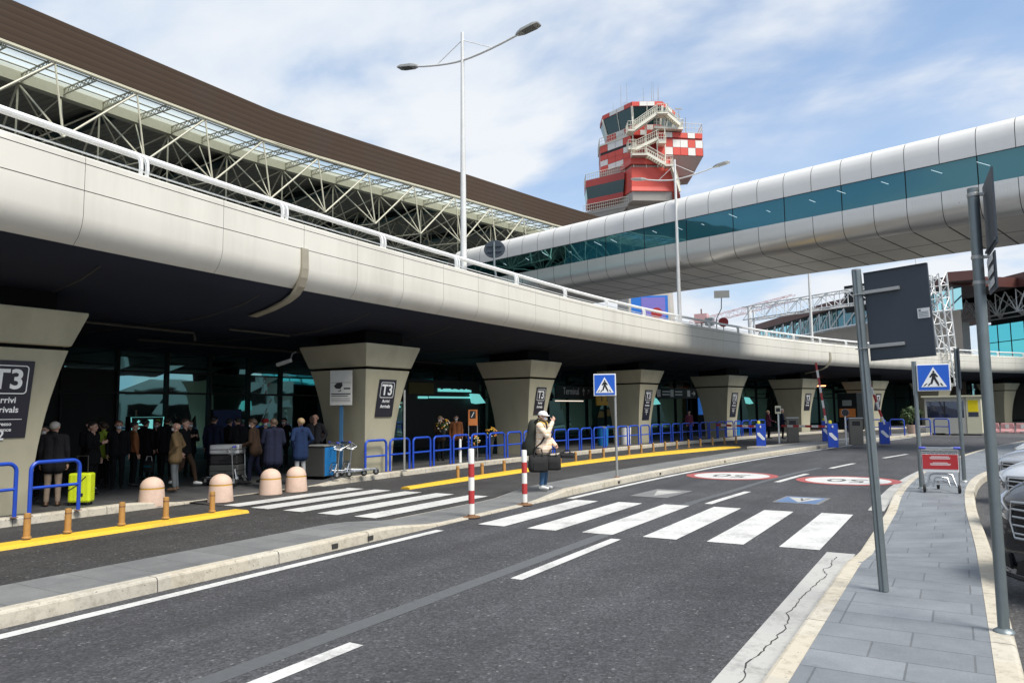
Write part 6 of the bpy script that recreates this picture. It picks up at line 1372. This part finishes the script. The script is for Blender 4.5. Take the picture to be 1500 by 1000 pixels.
def tote(name, label, r_, v_, z_, rz, L_, H_, D_, strap=True):
    """soft sided bag: bulging rectangular body, zip, two looped handles"""
    p = MP + RT*r_ + VW*v_; t = thing(name, label, 'bag', (p.x,p.y,z_), R(rz)); mb = MB(); rings = []
    for f, a, d in ((0,.90,.70),(.06,.99,.98),(.35,1.03,1.08),(.7,1.0,.98),(.92,.95,.62),(1,.90,.26)):
        L2, D2 = L_*a, D_*d; sag = .012*math.sin(f*9+L_*40)
        rings.append([(x*L2+sag, y_*D2, f*H_ - (.02 if f > .8 and abs(x) < .4 else 0)) for x, y_ in ((-1,-.55),(-.88,-.95),(-.3,-1.04),(.3,-1.02),(.88,-.95),(1,-.55),(1,.55),(.88,.95),(.3,1.02),(-.3,1.04),(-.88,.95),(-1,.55))])
    mb.loft(rings, 0, True); mb.build('bag_body', bagm, t, subsurf=1, sharp=180)
    mb = MB(); mb.tube([(-L_*.8,-D_*.3,H_+.0),(0,-D_*.32,H_-.012),(L_*.8,-D_*.3,H_+.0)], .006, 5); mb.build('zip', M['black'], t)
    mb = MB(); mb.box((-L_*.55,-D_*1.10,H_*.12),(L_*.55,-D_*1.0,H_*.58)); mb.build('outer_pocket', bagm, t, bevel=.012)
    for q in (-.6,.6): mb = MB(); mb.tube([(-L_*.45,q*D_,H_*.75),(-L_*.38,q*D_*.8,H_*1.15),(-.04,q*.02,H_*1.38),(.06,q*.02,H_*1.38),(L_*.38,q*D_*.8,H_*1.15),(L_*.45,q*D_,H_*.75)], .013, 6); mb.build('handle', bagm, t)
    return t
tote('shoulder_bag', 'bulky black shoulder bag at the hip of the person in the white cap', -.12, -.20, .52, 36, .21, .37, .13)
tote('holdall', 'squarish black holdall carried in front by the person in the white cap', .20, -.08, .55, 28, .165, .33, .12)
tote('camera_bag', 'flat dark bag sticking out in front of the person in the white cap', .50, .02, .80, 20, .17, .12, .09)
mb = MB(); a_ = MP+RT*-.13+VW*-.2
CAMF, AWAY, LEFT, RIGHT = -150, 30, 121, -59
PEOPLE = [
 (-14.74,7.61,52,1.74,'man with grey hair, dark jacket and beige trousers, back turned, behind the left blue barrier',dict(top='char',bot='beige',shoe='brown',hair='grey',coat=.80,bulk=1.08,yaw=-12)),
 (-15.97,8.03,-130,1.66,'person with a white mask half hidden by the pier at the left edge',dict(hair='dark',mask=MASKW,coat=.78,hairlen=.5)),
 (-17.17,9.64,-80,1.74,'person in black with a white mask standing right of the man with grey hair',dict(hair='dark',mask=MASKW,aR='front',coat=.8,shoe='white')),
 (-17.27,10.02,70,1.68,'person in a yellow green high visibility vest under the viaduct',dict(topmat=M['hivis'],hair='brown',coat=.9)),
 (-16.75,10.07,-115,1.72,'person in a black waistcoat with a pale blue mask beside the high visibility vest',dict(hair='red',mask=MASKB,top='black',coat=.9)),
 (-16.97,10.59,-20,1.68,'person with a rust orange sleeve holding a small dark bag',dict(top='rust',hair='dark',coat=.92,aR='down')),
 (-18.37,11.78,20,1.72,'person in black in the crowd just right of the rust orange sleeve',dict(hair='dark',coat=.75)),
 (-18.88,12.43,-140,1.68,'person in black facing the road, deepest in the crowd left of the bald man',dict(hair='brown',coat=.8,mask=MASKW)),
 (-17.98,12.13,50,1.78,'tall person in black in the crowd behind the bald man',dict(hair='dark',coat=.8)),
 (-15.1,10.41,128,1.66,'old bald man in tan jacket, grey trousers and white mask behind the nearest dome',dict(top='tan',bot='grey',shoe='brown',hair=None,mask=MASKW,aL='pocket',aR='pocket',coat=.80,bulk=1.06)),
 (-15.87,11.18,-62,1.74,'person striding right with brown trousers and white shoes behind the bald man',dict(top='black',bot='brown',shoe='white',hair='brown',legs='walk',aL='swing',coat=.88)),
 (-16.7,12.6,35,1.80,'tall person in a dark coat and a knitted hat with a pale stripe',dict(top='navy',hair='dark',hat=(C['black'],'knit'),coat=.72)),
 (-17.0,13.32,20,1.72,'person in a black coat right of the knitted hat',dict(hair='dark',coat=.7)),
 (-14.75,12.33,118,1.72,'man in a brown jacket with a white mask pushing a loaded luggage trolley',dict(top='brown',bot='navy',hair='brown',mask=MASKW,aL='push',aR='push',legs='step',lean=8,coat=.85)),
 (-16.29,13.94,-140,1.70,'person in a dark coat and red cap, left one of two red caps',dict(top='char',hair='dark',hat=(C['red'],'cap'),mask=MASKW,coat=.8)),
 (-16.59,14.46,-150,1.68,'person in a wine red top and red cap, right one of two red caps',dict(top='wine',hair='dark',hat=(C['red'],'cap'),coat=.9)),
 (-13.98,12.2,50,1.72,'person in a long navy padded coat bending over a stone dome',dict(top='navy',bot='black',hair='brown',coat=.62,lean=7,bulk=1.22,aL='front',aR='front',yaw=15)),
 (-14.0,13.07,75,1.72,'man with pale hair in a blue coat and light grey trousers, his back half turned',dict(top='blue',bot='lgrey',hair='fair',coat=.70,aL='pocket',aR='pocket',bulk=1.04)),
 (-14.99,14.5,-150,1.82,'bald man in a dark leather jacket facing the road beside the large bin',dict(top='char',bot='black',hair=None,aL='pocket',aR='pocket',coat=.92,skin=SKD,yaw=15)),
 (-18.9,10.9,15,1.75,'person in black at the back of the crowd behind the rust orange sleeve',dict(hair='dark',coat=.78,yaw=20)),
 (-17.9,12.75,-100,1.68,'person in black with a mask, right of the striding person',dict(hair='brown',coat=.8,mask=MASKW,aL='phone',aR='phone')),
 (-18.7,14.1,40,1.73,'person in a charcoal coat deep in the crowd left of the knitted hat',dict(top='char',hair='dark',coat=.72)),
 (-18.4,15.2,-30,1.70,'person in a dark green coat deep in the crowd right of the knitted hat',dict(top='dgreen',hair='brown',coat=.75,aR='fold',aL='fold')),
 (-16.2,13.0,70,1.76,'person in black bending over luggage beside the loaded trolley',dict(hair='dark',coat=.8,lean=12,aL='push',aR='push',yaw=10)),
 (-18.2,16.3,-160,1.69,'person in black by the glass behind the red caps',dict(hair='dark',coat=.8,mask=MASKW,aL='pocket')),
 (-17.6,16.9,120,1.74,'person in a brown coat by the glass behind the bald man in leather',dict(top='brown',hair='grey',coat=.75,yaw=-20)),
 (-16.0,9.05,-60,1.71,'person in black between the masked person at the pier and the grey haired man',dict(hair='dark',coat=.8,aR='phone',aL='down')),
 (-15.3,20.6,-120,1.68,'person behind the far barriers holding a yellow bouquet',dict(top='brown',hair='fair',aL='fold',aR='fold',coat=.85)),
 (-15.29,21.52,-140,1.70,'person with a pale face behind the far barriers, right of the bouquet',dict(top='rust',hair='dark',coat=.85,mask=MASKW)),
 (-15.39,22.68,60,1.74,'person in black under the viaduct, left of the orange pictogram notice',dict(top='black',hair='dark',coat=.8)),
 (-13.0,40.9,-130,1.70,'lone person in dark clothes behind the far barriers below the pictogram sign',dict(top='wine',hair='dark',coat=.85)),
 (-8.0,41.0,-80,1.76,'person in a dark blue jacket beside the ticket machine at the exit lanes',dict(top='navy',hair='grey',coat=.85,aR='front')),
 (-8.8,41.4,-60,1.66,'person in a wine red jacket left of the dark blue jacket at the exit lanes',dict(top='wine',hair='fair',coat=.85,aR='push')),
]
for x, y, rz, h, lab, kw in PEOPLE: person(x, y, rz, h*.915, lab, **kw)
person(-16.1,15.9,-140,1.52,'person with long dark hair sitting low beside the flared pier behind the bin', 'black','black','black','dark',legs='sit',hairlen=.9,coat=.95,aL='front',aR='front')
t = thing('bench', 'low dark bench with a sitting person beside the flared pier', 'bench', (-16.1,15.9,.15), R(-140)); mb = MB(); mb.box((-.5,-.2,.33),(.5,.2,.38)); mb.build('seat', M['bin_grey'], t, bevel=.01); mb = MB(); mb.box((-.45,-.17,0),(-.39,.17,.33)); mb.build('leg', M['dark_frame'], t); mb = MB(); mb.box((.39,-.17,0),(.45,.17,.33)); mb.build('leg', M['dark_frame'], t)
# suitcases
def suitcase(loc, rz, w, d, h, m, lab, ribs=True):
    t = thing('suitcase', lab, 'suitcase', loc, rz); mb = MB(); mb.box((-w/2,-d/2,.05),(w/2,d/2,h)); sh = mb.build('shell', m, t, bevel=.035)
    mb = MB()
    for k in range(5):
        xx = -w*.36+w*.18*k; mb.box((xx-.008,-d/2-.004,.10),(xx+.008,-d/2+.002,h-.06))
    if ribs: mb.build('ribs', m, t)
    mb = MB(); mb.tube([(-w*.25,0,h),(-w*.25,0,h+.32),(w*.25,0,h+.32),(w*.25,0,h)], .011, 6); mb.build('handle', M['black'], t)
    for sx_ in (-1,1):
        mb = MB(); mb.lathe([(.01,-.012),(.028,-.01),(.028,.01),(.01,.012)], (sx_*w*.38,-d*.3,.028), 10, axis='x'); mb.build('wheel', M['black'], t)
        mb = MB(); mb.lathe([(.01,-.012),(.028,-.01),(.028,.01),(.01,.012)], (sx_*w*.38,d*.3,.028), 10, axis='x'); mb.build('wheel', M['black'], t)
    mb = MB(); mb.tube([(-w/2-.004,-d/2-.006,h*.45),(-w*.1,-d/2-.006,h*.62),(w*.3,-d/2-.006,h*.9)], .008, 5); mb.box((w*.05,-d/2-.008,h*.28),(w*.2,-d/2-.003,h*.38)); mb.build('strap', M['black'], t)
    return t
suitcase((-14.42,7.98,.15), R(38), .40, .24, .60, M['neon'], 'neon yellow suitcase beside the man with grey hair')
tr_ = trolley((-14.95,12.0,.15), R(118), 'luggage trolley loaded with black and silver cases, pushed by the man in the brown jacket', False)
def box_case(loc, rz, w, d, h, m, lab, name='suitcase'):
    t = thing(name, lab, 'suitcase', loc, rz); mb = MB(); mb.box((-w/2,-d/2,0),(w/2,d/2,h)); mb.build('shell', m, t, bevel=.03); mb = MB(); mb.box((-w/2-.003,-d/2-.003,h*.45),(w/2+.003,d/2+.003,h*.53)); mb.build('seam', M['black'], t); mb = MB(); mb.tube([(-.08,-d/2,h*.5),(-.08,-d/2-.035,h*.5),(.08,-d/2-.035,h*.5),(.08,-d/2,h*.5)], .01, 6); mb.build('handle', M['black'], t); return t
box_case((-15.2,11.87,.36), R(30), .70, .44, .26, M['bin_grey'], 'black case at the bottom of the loaded trolley'); box_case((-15.21,11.87,.63), R(30), .66, .42, .24, M['black'], 'black case in the middle of the loaded trolley'); box_case((-15.19,11.86,.88), R(33), .70, .46, .22, M['silver_case'], 'silver hard case on top of the loaded trolley')
t = soft_bag('carrier_bag', 'small dark carrier bag with a teal stripe held beside the rust orange sleeve', 'bag', (-16.75,10.85,.60), R(20), [rr(-.14,.12,.05),rr(-.13,.13,.06),rr(.12,.13,.05),rr(.14,.13,.04)], bagm); mb = MB(); mb.box((-.10,-.064,-.02),(.10,-.0585,.03)); mb.build('stripe', M['bridge_glass'], t); mb = MB(); mb.tube([(-.08,0,.13),(-.06,0,.24),(.06,0,.24),(.08,0,.13)], .008, 5); mb.build('handle', M['post_white'], t)
# flowers held behind the barriers
fl = [mat('flower_'+n_, c, .6) for n_, c in (('yellow',(.75,.5,.03)),('white',(.7,.66,.6)),('orange',(.7,.25,.05)))]
for i, (x, y, z, lab) in enumerate(((-15.05,20.45,1.35,'yellow and white bouquet held by a person behind the barriers'),(-14.6,21.6,.75,'low mixed orange flower bunch behind the barriers'),(-14.7,22.9,1.0,'loose yellow green flower bunch left of the orange notice'))):
    t = thing('bouquet', lab, 'flowers', (x,y,z)); rnd = random.Random(i); mb = MB(); leaves(mb, (0,0,-.05), (.22,.22,.2), 90, .05, rnd); mb.build('leaves', M['leaf'], t, recalc=False)
    mb = MB()
    for _ in range(40): d = Vector((rnd.gauss(0,1),rnd.gauss(0,1),rnd.gauss(.5,1))).normalized()*.22; mb.ell(d, (.03,.03,.025), 6, 4, rnd.randrange(3))
    mb.build('blossoms', fl, t); mb = MB(); mb.lathe([(.03,-.4 if z > 1 else -z+.16),(.12,-.1)], (0,0,0), 10); mb.build('wrapper' if z > 1 else 'vase', M['bin_grey'], t)
# ================================================================ parked cars
def car(loc, heading, lab, paint, star=False, band=None, h=1.45):
    """local +Y = forward, front at y = 0"""
    t = thing('parked_car', lab, 'car', (loc[0],loc[1],0), heading, 'cars parked beside the right sidewalk'); q = h/1.45
    def sec(y, w, zb, zs, zt, cr=.03):
        zs *= q; zt *= q
        return [(-w*.80,-y,zb),(-w*.97,-y,zb+.10),(-w,-y,(zb+zs)/2+.03),(-w*.985,-y,zs),(-w*.86,-y,zt-.01),(-w*.45,-y,zt+cr*.7),(0,-y,zt+cr),(w*.45,-y,zt+cr*.7),(w*.86,-y,zt-.01),(w*.985,-y,zs),(w,-y,(zb+zs)/2+.03),(w*.97,-y,zb+.10),(w*.80,-y,zb),(0,-y,zb)]
    S = [(0.0,.52,.34,.56,.64,.0),(.02,.66,.26,.60,.70,.01),(.12,.80,.20,.66,.76,.03),(.38,.885,.18,.74,.85,.04),(.85,.905,.18,.80,.92,.045),(1.30,.91,.18,.86,.985,.03),(2.2,.915,.18,.90,1.0,.02),(3.3,.915,.18,.92,1.0,.02),(4.05,.90,.20,.92,1.0,.02),(4.5,.86,.24,.86,.96,.02),(4.66,.74,.36,.74,.86,.01),(4.70,.6,.42,.66,.76,0)]
    mb = MB(); mb.loft([sec(*s) for s in S], 0, True); body = mb.build('body', paint, t, subsurf=2, sharp=180)
    def cab(y, wb, zb, wt, zt): return [(-wb,-y,zb*q),(-wt,-y,zt*q),(-wt*.5,-y,zt*q+.02),(wt*.5,-y,zt*q+.02),(wt,-y,zt*q),(wb,-y,zb*q)]
    mb = MB(); mb.loft([cab(1.22,.80,.97,.78,.975), cab(1.75,.82,.97,.66,1.24), cab(2.05,.83,.97,.62,1.385), cab(2.5,.83,.97,.61,1.415), cab(3.2,.82,.97,.60,1.39), cab(3.7,.80,.97,.62,1.22), cab(4.15,.76,.97,.72,1.0)], 0, True); mb.build('glasshouse', M['navy_glass'], t, sharp=50)
    mb = MB(); rf = lambda y, w, z: [(-w,-y,z*q),(-w*.5,-y,z*q+.03),(w*.5,-y,z*q+.03),(w,-y,z*q),(w,-y,z*q-.03),(-w,-y,z*q-.03)]
    mb.loft([rf(1.98,.63,1.375), rf(2.15,.63,1.41), rf(2.6,.62,1.425), rf(3.2,.61,1.40), rf(3.4,.61,1.35)], 0, True)
    for s in (-1,1): mb.tube([(s*.80,-1.25,.97*q),(s*.66,-1.78,1.25*q),(s*.625,-2.05,1.39*q)], .03, 6); mb.tube([(s*.835,-2.75,.97*q),(s*.62,-2.75,1.40*q)], .03, 6); mb.tube([(s*.62,-3.35,1.37*q),(s*.66,-3.8,1.2*q),(s*.74,-4.15,1.0*q)], .035, 6)
    mb.build('roof', paint, t, sharp=40)
    # grille
    mb = MB(); mb.loft([[(x*.95,.020-abs(x)**2*.10,z) for x, z in ((-.42,.44*q),(.42,.44*q),(.47,.55*q),(.45,.68*q),(-.45,.68*q),(-.47,.55*q))],[(x,-.06,z) for x, z in ((-.42,.44*q),(.42,.44*q),(.47,.55*q),(.45,.68*q),(-.45,.68*q),(-.47,.55*q))]], 0, False); g_ = mb.build('grille', M['black'], t)
    mb = MB()
    for z in (.475,.535,.595,.65): mb.tube([(x,.030-abs(x)**2*.10,z*q) for x in (-.45,-.25,0,.25,.45)], .011, 6)
    mb.tube([(x*.97,.028-abs(x)**2*.10,z) for x, z in ((-.45,.44*q),(.45,.44*q),(.50,.56*q),(.47,.70*q),(0,.715*q),(-.47,.70*q),(-.50,.56*q),(-.45,.44*q))], .014, 6); mb.build('grille_slats', M['chrome'], g_)
    if star:
        mb = MB(); mb.tube([(.105*math.cos(a), .05, .565*q+.105*math.sin(a)) for a in [2*math.pi*k/24 for k in range(24)]], .014, 6, closed=True)
        for a in (90,210,330): mb.tube([(0,.052,.565*q),(.10*math.cos(R(a)),.05,.565*q+.10*math.sin(R(a)))], [.020,.006], 6)
        mb.build('star_emblem', M['chrome'], g_)
    for s in (-1,1):
        mb = MB(); rings = []
        for u, x, y, z, hx in ((0,.50,.005,.60,.05),(.3,.60,-.045,.625,.075),(.6,.72,-.15,.66,.08),(.85,.81,-.32,.70,.06),(1,.855,-.50,.745,.02)):
            c0 = Vector((s*x,y,z*q)); n_ = Vector((s*.45,.9,.1)).normalized(); rings.append([c0+n_*.02+Vector((0,0,hx)), c0+n_*.035, c0+n_*.02-Vector((0,0,hx*.9)), c0-n_*.10-Vector((0,0,hx*.6)), c0-n_*.10+Vector((0,0,hx*.6))])
        mb.loft(rings, 0, True); hl = mb.build('headlight', M['headglass'], t, sharp=60)
        for xx, yy, zz in ((.60,-.04,.63),(.70,-.12,.66)): mb = MB(); mb.ell((s*xx,yy+.018,zz*q), (.042,.03,.042), 12, 8); mb.build('lamp', M['chrome'], hl)
        mb = MB(); mb.loft([[(s*.50,-.02,.26),(s*.76,-.12,.28),(s*.76,-.12,.40),(s*.52,-.02,.42)],[(s*.50,.022,.27),(s*.77,-.085,.285),(s*.77,-.085,.395),(s*.52,.022,.41)]], 0, False); mb.build('side_intake', M['black'], t, bevel=.008)
        mb = MB(); mb.tube([(s*.50,.035,.245),(s*.80,-.10,.262)], .014, 6); mb.build('chrome_strip', M['chrome'], t)
        mb = MB(); mb.ell((s*.99,-1.55,1.0*q), (.10,.07,.07), 12, 8); mb.tube([(s*.86,-1.52,.95*q),(s*.95,-1.55,.98*q)], .025, 6); mb.build('mirror', paint, t)
        for yy in (.88, 3.65):
            mb = MB(); mb.lathe([(.20,-.10),(.31,-.10),(.325,-.07),(.325,.07),(.31,.10),(.20,.10)], (s*.84,-yy,.325), 28, axis='x'); wh = mb.build('wheel', M['black'], t, sharp=40)
            mb = MB(); mb.lathe([(.005,-.03),(.05,-.03),(.20,-.05),(.21,.09),(.05,.07),(.005,.07)], (s*.845,-yy,.325), 20, axis='x'); mb.build('rim', M['galv_l'], wh)
    mb = MB(); mb.loft([[(-.44,-.05,.22),(.44,-.05,.22),(.40,-.05,.36),(-.40,-.05,.36)],[(-.44,.028,.23),(.44,.028,.23),(.40,.035,.36),(-.40,.035,.36)]], 0, False); mb.build('lower_intake', M['black'], t)
    mb = MB(); mb.box((-.26,.030,.37),(.26,.045,.48)); mb.build('number_plate', M['sign_white'], t, bevel=.004)
    mb = MB(); mb.tube([(-.70,-.02,.215),(-.4,.04,.205),(0,.055,.20),(.4,.04,.205),(.70,-.02,.215)], .022, 8); mb.build('bumper_lip', M['black'], t)
    if band:
        for s in (-1,1): mb = MB(); mb.box((s*.915-.012,-3.6,.55),(s*.915+.012,-.95,.78)); mb.build('side_band', band, t)
    return t
M['headglass'] = glassy('headlight_glass', (.22,.23,.24), (.9,.9,.9), .25)
def carpaint(n, c): return mat(n, c, .28, .35, .04, 3, coat=1.0)
PB, PS, PG, PW = carpaint('black_car_paint', (.010,.011,.016)), carpaint('silver_car_paint', (.56,.59,.63)), carpaint('grey_car_paint', (.36,.38,.42)), carpaint('white_car_paint', (.72,.73,.74))
hd_ = math.atan2(.74, -.67)
car((.70,8.35), hd_, 'black car at the right picture edge, nearest of the parked cars', PB, h=1.88)
car((.84,12.2), hd_, 'silver car with a round star emblem on its grille, behind the black car', PS, True, h=1.74)
car((.95,16.3), hd_, 'pale grey car parked behind the silver car with the star emblem', PG, h=1.62)
car((1.5,20.9), hd_, 'white car with a blue band, farthest of the parked cars', PW, band=M['bin_blue'], h=1.6)
